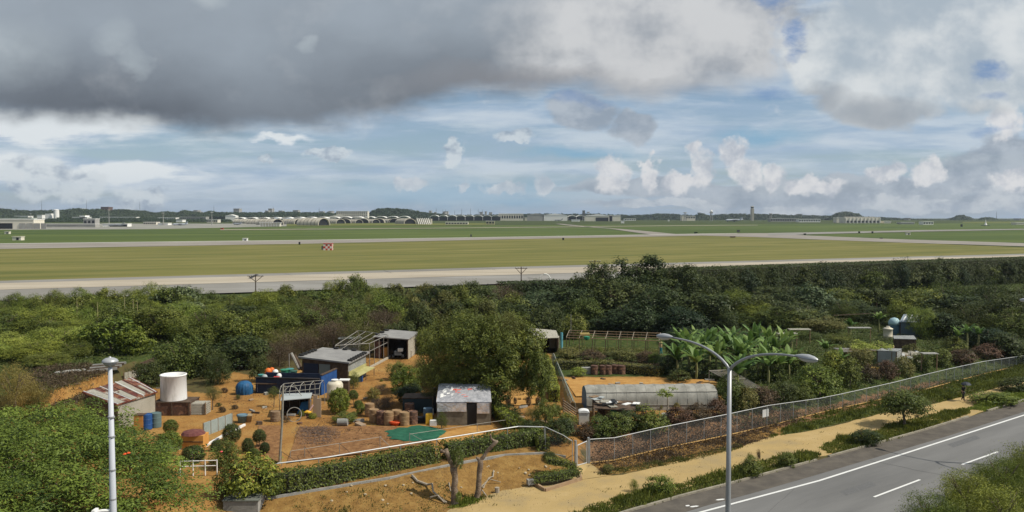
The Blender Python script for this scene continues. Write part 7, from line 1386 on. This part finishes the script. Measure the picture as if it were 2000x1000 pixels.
# ------------------------------------------------------------------ fences
fw = netmat('chain_link', (.12, .13, .13), .2); rail = mat('fence_rail', (.50, .51, .50), .5, (.58, .58, .57), 3, metal=.2)
def fence(tops, bots, label, every=2.0, name='chain_link_fence', net=True, posts=True, r=.028, bot=True):
    """tops/bots: photo pixels of the top rail and of the ground line"""
    B = [at(*q) for q in bots]; T = []
    for t_, b_ in zip(tops, B):
        q = py_(t_[0], t_[1], b_[1]); T.append(np.array([b_[0], b_[1], max(b_[2]+1.2, q[2])]))
    e = E(name, B[0], label, 'fence'); ds = np.concatenate([[0], np.cumsum([np.linalg.norm((b2-b1)[:2]) for b1, b2 in zip(B[:-1], B[1:])])])
    def I(P, s_): return np.array([np.interp(s_, ds, [p[i] for p in P]) for i in range(3)])
    n = max(1, round(ds[-1]/every))
    MB().tube(T, r, 6).build('top_rail', rail, e)
    if bot: MB().tube([b_+[0, 0, .08] for b_ in B], .06, 6).build('bottom_rail', mat('ochre_beam', (.42, .26, .09), .8), e)
    if posts:
        for k in range(n+1):
            s_ = ds[-1]*k/n; a, b_ = I(B, s_), I(T, s_); MB().tube([a, b_+[0, 0, .04]], .026, 6).build('post', gal, e)
    if net: MB().sheet([[tuple(b_+[0, 0, .1]), tuple(t_)] for b_, t_ in zip(B, T)]).build('wire_mesh', fw, e)
    return e
fence([(1152, 858), (1200, 855), (1284, 836), (1420, 809), (1500, 792), (1600, 778), (1640, 770), (1740, 748), (1800, 733), (1850, 721), (1920, 706), (2000, 696), (2080, 686)],
      [(1152, 906), (1200, 901), (1284, 880), (1420, 852), (1500, 834), (1600, 808), (1640, 799), (1740, 777), (1800, 764), (1850, 750), (1920, 732), (2000, 713), (2080, 700)], 'long chain-link fence running beside the sandy path to the right edge')
fence([(1065, 834), (1100, 850), (1118, 862)], [(1065, 882), (1100, 898), (1118, 912)], 'short chain-link stretch sloping down to the gate', 1.6)
fence([(535, 906), (640, 893), (760, 873), (860, 857), (960, 841), (1012, 833), (1063, 834)], [(535, 948), (640, 936), (760, 918), (860, 899), (960, 884), (1012, 876), (1063, 878)], 'pale pipe railing along the long hedge', 3.0, 'pipe_railing', net=False, bot=False, r=.045)
# gate
e = E('gate', at(1138, 908), 'grey wire gate between two thick posts at the ramp', 'gate'); A, B = at(1124, 913), at(1149, 906)
for q in (A, B): MB().tube([q-[0, 0, .1], q+[0, 0, 2.0]], .09, 8).build('post', gal, e)
a, b_ = A+(B-A)*.13, A+(B-A)*.87
for P0, P1 in ((a+[0, 0, .12], b_+[0, 0, .12]), (a+[0, 0, 1.6], b_+[0, 0, 1.75]), (a+[0, 0, .12], a+[0, 0, 1.6]), (b_+[0, 0, .12], b_+[0, 0, 1.75])): MB().tube([P0, P1], .035, 6).build('gate_frame', rail, e)
MB().sheet([[tuple(a+[0, 0, .12]), tuple(a+[0, 0, 1.6])], [tuple(b_+[0, 0, .12]), tuple(b_+[0, 0, 1.75])]]).build('wire_mesh', fw, e)
# rails over the raked plot
for k, (q0, q1, z_, lab) in enumerate([((567, 881), (745, 853), 1.7, 'thin pale rail crossing the raked plot'), ((742, 853), (764, 874), 2.4, 'short white strut slanting to the railing, middle'), ((550, 882), (577, 900), 2.2, 'dark strut slanting to the railing, left end'), ((800, 848), (932, 828), 2.0, 'thin pale rail at the far side of the green net'), ((932, 828), (1005, 818), 2.0, 'thin rail continuing right before the hut'), ((800, 846), (828, 862), 2.3, 'short pale strut slanting to the railing, right'), ((595, 872), (612, 895), 2.0, 'thin dark strut across the raked plot, left'), ((663, 866), (684, 884), 2.0, 'thin dark strut across the raked plot, right')]):
    A, B = pz(*q0, z_), pz(*q1, z_); e = E('wire_rail', A, lab, 'rail'); MB().tube([A, B], .018, 5).build('rail', mat('dull_rail', (.34, .33, .29), .7) if k not in (2, 6, 7) else dkwood, e); MB().tube([A, (A[0], A[1], G0)], .025, 5).build('post', pipe, e)
# white balustrade, left
e = E('white_rail', at(400, 925), 'white metal rail between the spreading tree and the sunlit hedge', 'rail'); A, B = pz(352, 930, G0), pz(424, 928, G0)
for t in (0, .35, .68, 1): q = A+(B-A)*t; MB().tube([q, q+[0, 0, 1.05]], .04, 6).build('post', whitep, e)
for z_ in (.65, 1.0): MB().tube([A+[0, 0, z_], B+[0, 0, z_]], .03, 6).build('bar', whitep, e)
# sign on the fence
b0 = pz(1487, 830, .2); S_ = np.array([pz(1487, 817, 1.0), pz(1504, 813, 1.0)]); Yf = at(1495, 834)[1]; c0 = py_(1495.5, 807, Yf-.15); dd = (at(1500, 834)-at(1420, 852)); dd /= np.linalg.norm(dd); e = E('blank_sign', c0, 'blank white rectangular sign hung on the chain-link fence', 'sign')
MB().hex8([c0-dd*.42+[0, 0, -.33], c0+dd*.42+[0, 0, -.33], c0+dd*.42+[-.02, .03, -.33], c0-dd*.42+[-.02, .03, -.33], c0-dd*.42+[0, 0, .33], c0+dd*.42+[0, 0, .33], c0+dd*.42+[-.02, .03, .33], c0-dd*.42+[-.02, .03, .33]]).build('panel', whitep, e)
for i in (-1, 1): q = c0+dd*.3*i+[0, .08, .2]; MB().box(q, (.05, .1, .05)).build('clip', gal, e)
# weathered pole by the narrow plot
A = pz(546, 903, G0); B = py_(553, 752, A[1]); o = MB().tube([A, (A+B)/2+[.05, 0, 0], B], [.09, .08, .07], 8).build('weathered_pole', mat('weathered_pole', (.20, .19, .16), .8, (.30, .28, .23), 4)); tag(o, 'weathered grey-green pole standing by the narrow plot', 'pole')
# ------------------------------------------------------------------ cut trunks and fallen branches
def cut_tree(base_, segs, lab, seed):
    p = at(*base_); e = E('cut_tree', p, lab, 'tree trunk'); Y = p[1]; b = MB(); rg = random.Random(seed)
    for pl in segs:
        P = [py_(x, y, Y+dy) for x, y, r_, dy in pl]; R_ = [r_*Y/F for x, y, r_, dy in pl]
        Pn, Rn = [], []
        for i in range(len(P)-1):
            for t in (0, .33, .66): Pn.append(P[i]+(P[i+1]-P[i])*t+np.array([rg.uniform(-.04, .04), 0, 0])); Rn.append((R_[i]+(R_[i+1]-R_[i])*t)*rg.uniform(.93, 1.08))
        Pn.append(P[-1]); Rn.append(R_[-1]); b.tube(Pn, Rn, 12)
    b.build('trunk', mat('cut_bark', (.12, .085, .06), .95, (.27, .21, .155), 3.5, 1.0, c3=(.19, .14, .10), bscale=14), e, True)
    return e
e = cut_tree((887, 984), [[(887, 992, 8.5, 0), (888, 960, 6.5, 0), (888, 930, 6.2, 0), (886, 913, 6.8, 0)], [(887, 916, 5.5, 0), (880, 902, 4.5, 0), (876, 890, 4.6, 0), (870, 878, 5.6, .2)], [(887, 916, 5.5, 0), (892, 900, 4.8, .2), (893, 889, 4.6, .3), (894, 882, 4.2, .3)], [(870, 882, 3.5, .1), (863, 882, 3.4, .1), (861, 878, 2.6, .1)]], 'thick bare cut trunk forking low, left of the two on the bank', 1)
c_ = link('regrowth', crown('bush/mid', 1), e); q = py_(893, 893, e.location.y-.1); c_.location = tuple(Vector(tuple(q))-e.location); c_.scale = (.45, .45, .75); c_ = link('regrowth', crown('bush/bright', 1), e); c_.location = (.25, -.1, .5); c_.scale = (.25, .25, .35)
e = cut_tree((932, 974), [[(931, 978, 7, 0), (934, 955, 5.6, 0), (936, 925, 5.2, 0), (938, 898, 5.6, 0)], [(938, 900, 4.6, 0), (944, 893, 3.6, 0), (953, 880, 3.6, 0), (965, 866, 3.8, 0), (972, 861, 2.4, 0)], [(938, 900, 4, 0), (934, 896, 3.2, 0), (930, 893, 1.6, 0)], [(968, 864, 3, 0), (960, 858, 2.4, .1), (957, 848, 1.5, .1)]], 'bare cut trunk leaning a long limb to the right, right of the two', 2)
for k, (pl, r_, lab) in enumerate([([(805, 932), (815, 943), (835, 950), (844, 957), (846, 964), (862, 977), (872, 985)], .09, 'long crooked fallen branch left of the cut trunks'), ([(840, 975), (855, 980), (868, 985)], .06, 'short fallen branch below the crooked one'), ([(964, 922), (963, 934), (955, 945), (943, 957)], .05, 'curved bare branch right of the cut trunks'), ([(940, 954), (955, 947), (978, 945)], .04, 'straight thin branch lying right of the cut trunks'), ([(936, 962), (942, 970), (950, 972)], .06, 'stub of root or branch at the right cut trunk\'s foot'), ([(876, 948), (877, 955), (880, 963)], .05, 'pale broken stick left of the thick cut trunk')]):
    P = [at(*q)+[0, 0, .12+(.3 if i == len(pl)//2 else 0)] for i, q in enumerate(pl)]; o = MB().tube(P, [r_*(1-.5*i/len(P)) for i in range(len(P))], 6).build('fallen_branch', palebark); tag(o, lab, 'branch')
for px, by, r_, lab in [(857, 963-1, .14, 'small stump')][:0]+[(971, 962, .16, 'small sawn stump right of the cut trunks')]: p = at(px, by); o = MB().tube([p-[0, 0, .1], p+[0, 0, .35]], r_, 9).build('stump', palebark); tag(o, lab, 'stump')
rg = random.Random(15)
for k in range(34):
    px, by = rg.uniform(640, 1110), 0; by = rg.uniform(930, 985) if px < 950 else rg.uniform(900, 930); p = at(px, by); r_ = rg.uniform(.05, .13); o = MB().lathe([(.01, -r_*.4), (r_, 0), (r_*.8, r_*.5), (.01, r_*.7)], (0, 0, 0), 6).build('pale_stone', mat('pale_stone', (.42, .35, .24), .9)); o.location = tuple(p); o.rotation_euler = (rg.uniform(-.4, .4), 0, rg.uniform(0, 6)); tag(o, 'small pale stone on the bare earth bank', 'stone', 'small stones on the bare bank')
grassy('stump_weeds', [(885, 985), (930, 970), (945, 975), (900, 992), (875, 992)], 0, 200, LM['bright'], 'green weeds around the feet of the cut trunks', h=(.1, .35), seed=61)
# ------------------------------------------------------------------ people
def person(p, rz, h, m_top, m_leg, lab, stride=.25, arms='down', hat=None):
    e = E('person', p, lab, 'person'); e.rotation_euler = (0, 0, rz); s = h/1.7
    V = [(0, 0, .93), (0, .01, 1.12), (0, 0, 1.36), (0, .01, 1.48), (0, -.01, 1.56), (0, -.01, 1.66),
         (-.18, .01, 1.38), (.18, .01, 1.38), (-.25, .04, 1.12), (.25, .04, 1.12), (-.24, -.06, .88), (.24, -.06, .88),
         (-.09, 0, .88), (.09, 0, .88), (-.10, -stride*.5, .48), (.10, stride*.2, .48), (-.10, -stride*.7, .06), (.10, stride, .10), (-.10, -stride*.7-.16, .03), (.10, stride-.12, .03)]
    if arms == 'up': V[9] = (.27, -.12, 1.18); V[11] = (.14, -.20, 1.42)
    if arms == 'work': V[8] = (-.24, -.12, 1.14); V[10] = (-.14, -.34, 1.05); V[9] = (.24, -.12, 1.14); V[11] = (.12, -.34, 1.05)
    Ed = [(0, 1), (1, 2), (2, 3), (3, 4), (4, 5), (2, 6), (2, 7), (6, 8), (7, 9), (8, 10), (9, 11), (0, 12), (0, 13), (12, 14), (13, 15), (14, 16), (15, 17), (16, 18), (17, 19)]
    Rr = [.13, .12, .14, .06, .085, .085, .065, .065, .042, .042, .032, .032, .095, .095, .062, .062, .045, .045, .035, .035]
    def skin(name, V, Ed, Rr, m, k=1.0, par=e):
        me = bpy.data.meshes.new(name); me.from_pydata([tuple(c*s for c in v) for v in V], Ed, []); me.materials.append(m); o = link(name, me, par); md = o.modifiers.new('skin', 'SKIN'); o.modifiers.new('sub', 'SUBSURF').levels = 1; o.modifiers['sub'].render_levels = 1
        if not me.skin_vertices: return o
        for i, r_ in enumerate(Rr): me.skin_vertices[0].data[i].radius = (r_*s*k, r_*s*k*.85)
        me.skin_vertices[0].data[0].use_root = True; return o
    skin('body', V, Ed, Rr, mat('skin', (.42, .26, .18), .6))
    ti = [0, 1, 2, 6, 7, 8, 9]; tv = [V[i] for i in ti]; skin('jacket', tv, [(0, 1), (1, 2), (2, 3), (2, 4), (3, 5), (4, 6)], [.155, .145, .165, .085, .085, .06, .06], m_top)
    li = [0, 12, 13, 14, 15, 16, 17]; lv = [V[i] for i in li]; skin('trousers', lv, [(0, 1), (0, 2), (1, 3), (2, 4), (3, 5), (4, 6)], [.15, .115, .115, .085, .085, .062, .062], m_leg)
    hd = Vector((0, -.01, 1.62))*s; b = MB().lathe([(.01, .125), (.07, .10), (.105, .04), (.105, -.03), (.09, -.06)], (0, .015, 0), 12).build('hair' if not hat else 'hat', hat or black, None); b.parent = e; b.location = hd; b.scale = (s,)*3
    if hat: bb = MB().lathe([(.10, 0), (.24, -.03), (.01, .02)], (0, 0, 0), 14).build('hat_brim', hat, None); bb.parent = b; bb.location = (0, 0, .03)
    for i in (-1, 1):
        for k, f_ in enumerate((-.02, -.007, .006, .018)):
            hp = Vector(V[10 if i < 0 else 11])*s; fg = MB().tube([hp, hp+Vector((f_, -.02, -.05))*s, hp+Vector((f_*1.3, -.045, -.08))*s], [.011*s, .009*s, .006*s], 5).build('finger', MATS['skin']); fg.parent = e
        fg = MB().tube([hp, hp+Vector((-.03*i, -.03, -.03))*s], [.012*s, .008*s], 5).build('thumb', MATS['skin']); fg.parent = e
    return e
blk = mat('black_cloth', (.015, .016, .02), .85, (.03, .03, .035), 6)
P_ = pz(1881, 783, 0); person(P_, R(35), 1.68, blk, blk, 'person in black walking along the sandy path under a small dark umbrella', .22, 'up')
e = E('umbrella', P_+[.12, -.15, 1.4], 'small dark umbrella held over the person in black', 'umbrella'); q = P_+np.array([.12, -.15, 1.0]); MB().tube([q+[0, 0, .15], q+[.05, 0, .98]], .012, 6).build('shaft', gal, e)
n = 8; b = MB(); b.sheet([[tuple(q+np.array([.05+r_*(1 if k % 2 == 0 else .96)*math.cos(6.2832*k/16), r_*math.sin(6.2832*k/16), z_-(0 if k % 2 else .02)])) for k in range(17)] for r_, z_ in ((.50, .70), (.40, .83), (.22, .93), (.005, .97))]); b.build('canopy', mat('umbrella_cloth', (.03, .035, .045), .6), e)
for k in range(8): a = 6.2832*k/8; MB().tube([q+[.05, 0, .95], q+np.array([.05+.49*math.cos(a), .49*math.sin(a), .69])], .006, 4).build('rib', gal, e)
P2 = pz(1291, 693, G0); person(P2, R(-70), 1.62, mat('tan_shirt', (.50, .36, .18), .8), mat('teal_trousers', (.03, .22, .25), .8), 'person in tan top and teal trousers working at the pergola\'s end', .12, 'work', mat('straw_hat', (.42, .30, .14), .8))
# ------------------------------------------------------------------ utility poles beyond the trees
for px, t, by, w_, lab in [(499, 536, 575, 40, 'wooden utility pole with slanting crossarms rising behind the left trees'), (1018, 521, 556, 30, 'wooden utility pole standing against the pale taxiway, centre'), (1162, 508, 552, 28, 'utility pole half hidden by the tallest trees')]:
    Y = 172.0; A = py_(px, t, Y); g_ = ground(A); e = E('utility_pole', g_, lab, 'utility pole'); dw = mat('pole_wood', (.07, .05, .035), .9); MB().tube([g_, A], [.14, .09], 8).build('pole', dw, e); k = w_*Y/F/2
    k *= .8; MB().bar(A+[-k, 0, -.35], A+[k, 0, -.35], .1).build('crossarm', dw, e); MB().bar(A+[-k*.8, .1, -.4], A+[0, .1, -1.5], .1).build('brace', dw, e); MB().bar(A+[k*.8, .1, -.4], A+[0, .1, -1.5], .1).build('brace', dw, e)
    for x in (-.9, -.45, .45, .9): MB().lathe([(.07, 0), (.09, .1), (.05, .22)], A+[x*k, 0, -.28], 7).build('insulator', gry, e)
A = py_(1066, 548, 190); e = E('windsock_frame', A, 'white curved tube frame standing at the taxiway edge', 'frame'); MB().tube([(A[0]+math.cos(a)*1.2-.2, A[1], A[2]-.6+math.sin(a)*1.3+.8) for a in np.linspace(-1.2, 1.7, 10)], .13, 6).build('hoop', wht, e); MB().tube([A+[-.4, 0, -2.2], A+[1.2, 0, -1.3]], .1, 6).build('foot', wht, e); MB().tube([A+[-1.2, 0, -1.5], A+[-1.2, 0, 1.2], A+[-.2, 0, 1.3]], .05, 6).build('arm', wht, e)
# ------------------------------------------------------------------ street lamps
lampg = mat('lamp_grey', (.30, .31, .32), .45, (.36, .37, .38), 1.5, metal=.3, stretch=(1, 1, .2)); lens_m = mat('lamp_glass', (.46, .48, .48), .25)
def twin_lamp(p, label, H0=11.0, head=12.0, arm=4.0, ang=None):
    e = E('street_lamp', p, label, 'street lamp'); p = np.array(p, float); MB().tube([p, p+[0, 0, 1.0], p+[0, 0, 6], p+[0, 0, H0]], [.17, .15, .12, .10], 14).build('pole', lampg, e, True); MB().lathe([(.28, 0), (.28, .04), (.2, .06), (.19, .3), (.17, .32)], p, 14).build('base_plate', lampg, e)
    for s_ in (1, -1):
        d = np.array([ang[0]*s_, ang[1]*s_, 0]); P = []
        for t in np.linspace(0, 1, 12): P.append(p+d*(arm*.86*(1-(1-t)**1.7) if False else arm*.86*t**1.25)+np.array([0, 0, H0-.1+(head-H0+.1)*(1-(1-t)**2.3)]))
        MB().tube(P, [.075-.028*i/11 for i in range(12)], 10).build('arm', lampg, e, True)
        dv = Vector(tuple(d)).normalized(); sv = Vector((-dv.y, dv.x, 0)); o0 = Vector(tuple(P[-1])); g = []; g2 = []
        for t, w_, u_ in [(0, .06, .05), (.12, .11, .09), (.3, .18, .14), (.55, .22, .17), (.8, .18, .13), (.95, .10, .07), (1, .02, .01)]:
            c_ = o0+dv*(1.15*t-.08)+Vector((0, 0, .02-.04*t)); g.append([tuple(c_+sv*w_*math.cos(a)+Vector((0, 0, 1))*u_*math.sin(a)) for a in np.linspace(0, math.pi, 9)])
            k = 0 if t < .3 or t > .96 else 1; g2.append([tuple(c_+sv*w_*.9*math.cos(a)+Vector((0, 0, 1))*(-.02-(.17*k)*(w_/.22)*abs(math.sin(a)))) for a in np.linspace(0, math.pi, 9)])
        hd = MB().sheet(g).build('lamp_head', mat('lamp_shell', (.40, .41, .42), .4, metal=.3), e, True); MB().sheet(g2).build('lamp_glass', lens_m, hd, True)
    return e
def perp_at(x): i = np.interp(x, KERB[:, 0], np.arange(len(KERB))); j = int(min(i, len(KERB)-2)); t = KERB[j+1]-KERB[j]; t /= np.linalg.norm(t); return np.array([-t[1], t[0]])
L1 = py_(1425, 725, 41.0); twin_lamp((L1[0], 41.0, .15), 'tall twin-armed street lamp in the median, right foreground', L1[2], 12.05, 4.35, (-.60, .80))
twin_lamp((41.2, 61.6, .15), 'twin-armed street lamp outside the right edge, seen by its shadow on the road', 11, 12, 3.7, (-.52, .85))
# dome lamp, left
T = py_(215, 712, 30.0); B = py_(222, 1000, 30.0); ax = (T[0]); e = E('dome_lamp', (T[0], 30, 0), 'pale post with a mushroom-shaped lamp on top, left foreground', 'street lamp'); q = np.array([T[0], 30.0, 0])
MB().tube([q, q+[0, 0, 7], q+[0, 0, T[2]-.05]], [.19, .125, .072], 16).build('pole', mat('pale_lamp_paint', (.44, .46, .50), .5, (.52, .54, .58), 2, stretch=(1, 1, .15)), e, True); c0 = q+np.array([0, 0, T[2]])
MB().lathe([(.07, -.12), (.075, -.06), (.15, -.05), (.2, .02), (.235, .06)], c0, 24).build('collar', mat('lamp_shell', (.4, .41, .42)), e, True)
MB().lathe([(.235, .06), (.275, .09), (.28, .12), (.24, .18), (.14, .235), (.05, .25), (.045, .27), (.03, .285), (.005, .29)], c0, 28).build('dome', mat('lamp_shell', (.4, .41, .42)), e, True)
for z_ in (8.35, 9.4, 10.6, 11.3): MB().lathe([(.1, 0), (.122, .01), (.122, .06), (.1, .07)], q+[0, 0, z_], 14).build('band', lampg, e)
z_ = py_(222, 997, 30)[2]; MB().tube([q+[0, 0, z_], q+[-.35, -.1, z_+.02], q+[-.62, -.15, z_-.02]], .06, 8).build('bracket', whitep, e); MB().hex8([q+[-.72, -.35, z_-.15], q+[-.5, -.35, z_-.15], q+[-.5, .05, z_-.15], q+[-.72, .05, z_-.15], q+[-.62, -.3, z_+.1], q+[-.52, -.3, z_+.1], q+[-.52, 0, z_+.1], q+[-.62, 0, z_+.1]]).build('floodlight', whitep, e)

rg = random.Random(33)
for k in range(60):
    px, by = rg.uniform(420, 860), rg.uniform(745, 835)
    if 500 < px < 720 and by < 800: continue
    if px > 560 and by > 828: continue
    bushpx(px, by, rg.uniform(7, 18), rg.uniform(5, 13), rg.choice(['wispy/brown', 'bush/mid', 'wispy/olive', 'bush/red', 'bush/bright', 'bush/dark']), 'small weed or garden plant dotted over the orange yard soil', name='weed', cat='weed', group='weeds dotted over the yard', low=0)
for k in range(46):
    px, by = (rg.uniform(440, 860), rg.uniform(760, 832)) if k < 26 else (rg.uniform(960, 1100), rg.uniform(780, 830)) if k < 36 else (rg.uniform(1090, 1400), rg.uniform(738, 752))
    p = at(px, by); o = MB().box((0, 0, .08), (rg.uniform(.2, 1.2), rg.uniform(.12, .5), rg.uniform(.06, .3))).build('scrap_board', rg.choice([wood, dkwood, concm, corw, rust, MATS['tan_board']])); o.location = tuple(p); o.rotation_euler = (rg.uniform(-.1, .1), rg.uniform(-.1, .1), rg.uniform(0, 3.1)); tag(o, 'odd scrap board or block lying on the orange garden soil', 'scrap', 'scrap lying about the gardens')
scatter('soil_litter', [(430, 770), (700, 700), (860, 700), (1060, 760), (1060, 820), (860, 832), (560, 832), (440, 850)], G0, 1500, LM['brown'], 'scattered dry litter on the yard soil', leaf=.13, h=(.01, .06), seed=91, clump=.5, k=5)
scatter('soil_litter', [(600, 960), (900, 910), (1060, 895), (1110, 915), (950, 965), (760, 1020), (560, 1030)], .6, 900, LM['brown'], 'scattered dry litter on the bare bank', leaf=.09, h=(.01, .05), seed=92, clump=.4, k=5)

for k, (px, by, w_, h_, kd, lab) in enumerate([(290, 755, 60, 50, 'broad/dark', 'dark shrub crowding behind the rusty shed'), (400, 735, 60, 60, 'broad/dark', 'dark leafy shrub right of the white tank'), (425, 750, 50, 60, 'feather/dark', 'dark leafy shrub left of the blue tarpaulin dome'), (505, 745, 40, 50, 'broad/dark', 'dark shrub right of the blue tarpaulin dome'), (545, 715, 70, 50, 'wispy/brown', 'dry twiggy scrub behind the blue yard, left'), (590, 700, 70, 55, 'wispy/brown', 'dry twiggy scrub behind the blue yard, right'), (640, 678, 90, 50, 'wispy/olive', 'dry olive scrub right behind the grey-roofed house'),
    (700, 650, 90, 50, 'wispy/brown', 'dry scrub behind the pipe scaffold'), (830, 690, 40, 50, 'broad/mid', 'green shrub right of the farther grey-roofed shed'), (820, 740, 40, 40, 'wispy/olive', 'olive shrub left of the central tree trunk'), (880, 770, 60, 40, 'broad/dark', 'dark shrub behind the silver roof, left'), (935, 775, 60, 40, 'broad/dark', 'dark shrub behind the silver roof, right'), (970, 790, 40, 40, 'broad/dark', 'dark shrub at the silver hut\'s right side'), (835, 800, 40, 44, 'feather/dark', 'dark shrub over the covered tank'),
    (1010, 835, 40, 26, 'bush/mid', 'green shrub below the furrowed plot'), (1040, 855, 40, 36, 'broad/dark', 'dark shrub by the railing\'s right end'), (1110, 700, 50, 22, 'bush/olive', 'olive tangle at the pergola\'s left foot'), (1160, 705, 60, 22, 'bush/red', 'reddish tangle below the pergola, left'), (1215, 706, 60, 22, 'bush/olive', 'olive tangle below the pergola, middle'), (1262, 708, 50, 22, 'bush/red', 'reddish tangle below the pergola, right'), (1315, 700, 40, 40, 'broad/dark', 'dark shrub between pergola and banana grove'),
    (1310, 730, 50, 40, 'broad/dim', 'very dark shrub behind the tunnel\'s right half'), (350, 800, 26, 30, 'wispy/olive', 'spindly shrub by the tank stand'), (250, 800, 1, 1, '', ''), (690, 760, 30, 34, 'wispy/mid', 'leafy plant on the soil right of the olive globe'), (775, 742, 40, 36, 'broad/mid', 'round green shrub left of the bright bushy tree'), (745, 770, 30, 20, 'wispy/brown', 'dry low shrub right of the potted yellow one'), (640, 830, 1, 1, '', '')]):
    if lab: bushpx(px, by, w_, h_, kd, lab)
# air between the garden and the far side of the airfield
hz = MB().box((0, 2000, 40), (9000, 7000, 96)).build('haze', mat('dummy_haze', (1, 1, 1)))
hm = bpy.data.materials.new('haze_air'); hm.use_nodes = True; hn = hm.node_tree; hn.nodes.clear(); ho = hn.nodes.new('ShaderNodeOutputMaterial'); hv = hn.nodes.new('ShaderNodeVolumePrincipled')
hv.inputs['Color'].default_value = (.75, .85, 1, 1); hv.inputs['Density'].default_value = .00006; hv.inputs['Anisotropy'].default_value = .3; hn.links.new(hv.outputs[0], ho.inputs['Volume']); hz.data.materials.clear(); hz.data.materials.append(hm); tag(hz, 'thin pale haze over the airfield', kind='stuff')

scatter('path_pebbles', [(900, 1000), (1060, 950), (1200, 935), (1440, 885), (1600, 845), (1800, 802), (1960, 765), (1940, 790), (1760, 840), (1600, 885), (1420, 922), (1250, 965), (1100, 1020), (950, 1060)], 0, 700, mat('pebble', (.20, .15, .08), .9, (.34, .27, .17), 5), 'small stones and clods strewn on the sandy path', leaf=.07, h=(.0, .02), seed=93, clump=.5, k=3, asp=.7)
grassy('path_weeds', [(950, 990), (1060, 955), (1200, 935), (1440, 885), (1600, 845), (1800, 802), (1790, 815), (1600, 860), (1430, 900), (1200, 960), (1000, 1010)], 0, 90, LM['olive'], 'few weeds sprouting on the sandy path', h=(.05, .2), w=.02, seed=94)

scatter('crop_strip', [(1106, 694), (1287, 700), (1288, 684), (1112, 678)], G0, 700, LM['olive'], 'low weedy crops on the strip under the pergola', leaf=.2, h=(.05, .5), seed=95)
scatter('crop_strip', [(1095, 706), (1300, 712), (1300, 720), (1090, 716)], G0, 500, LM['brown'], 'dry stalks between pergola and hedge', leaf=.2, h=(.05, .5), seed=96, asp=.2)
e = E('upper_terrace_scaffold', pz(1250, 690, G0), 'second line of slim poles behind the pergola', 'pole frame')
for k in range(9): q = pz(1120+k*21, 672+k*.8, G0); MB().tube([q, q+[0, 0, 1.9]], .03, 5).build('pole', wood, e)
MB().tube([pz(1120, 672, G0)+[0, 0, 1.85], pz(1288, 678.5, G0)+[0, 0, 1.85]], .03, 5).build('rail', wood, e)
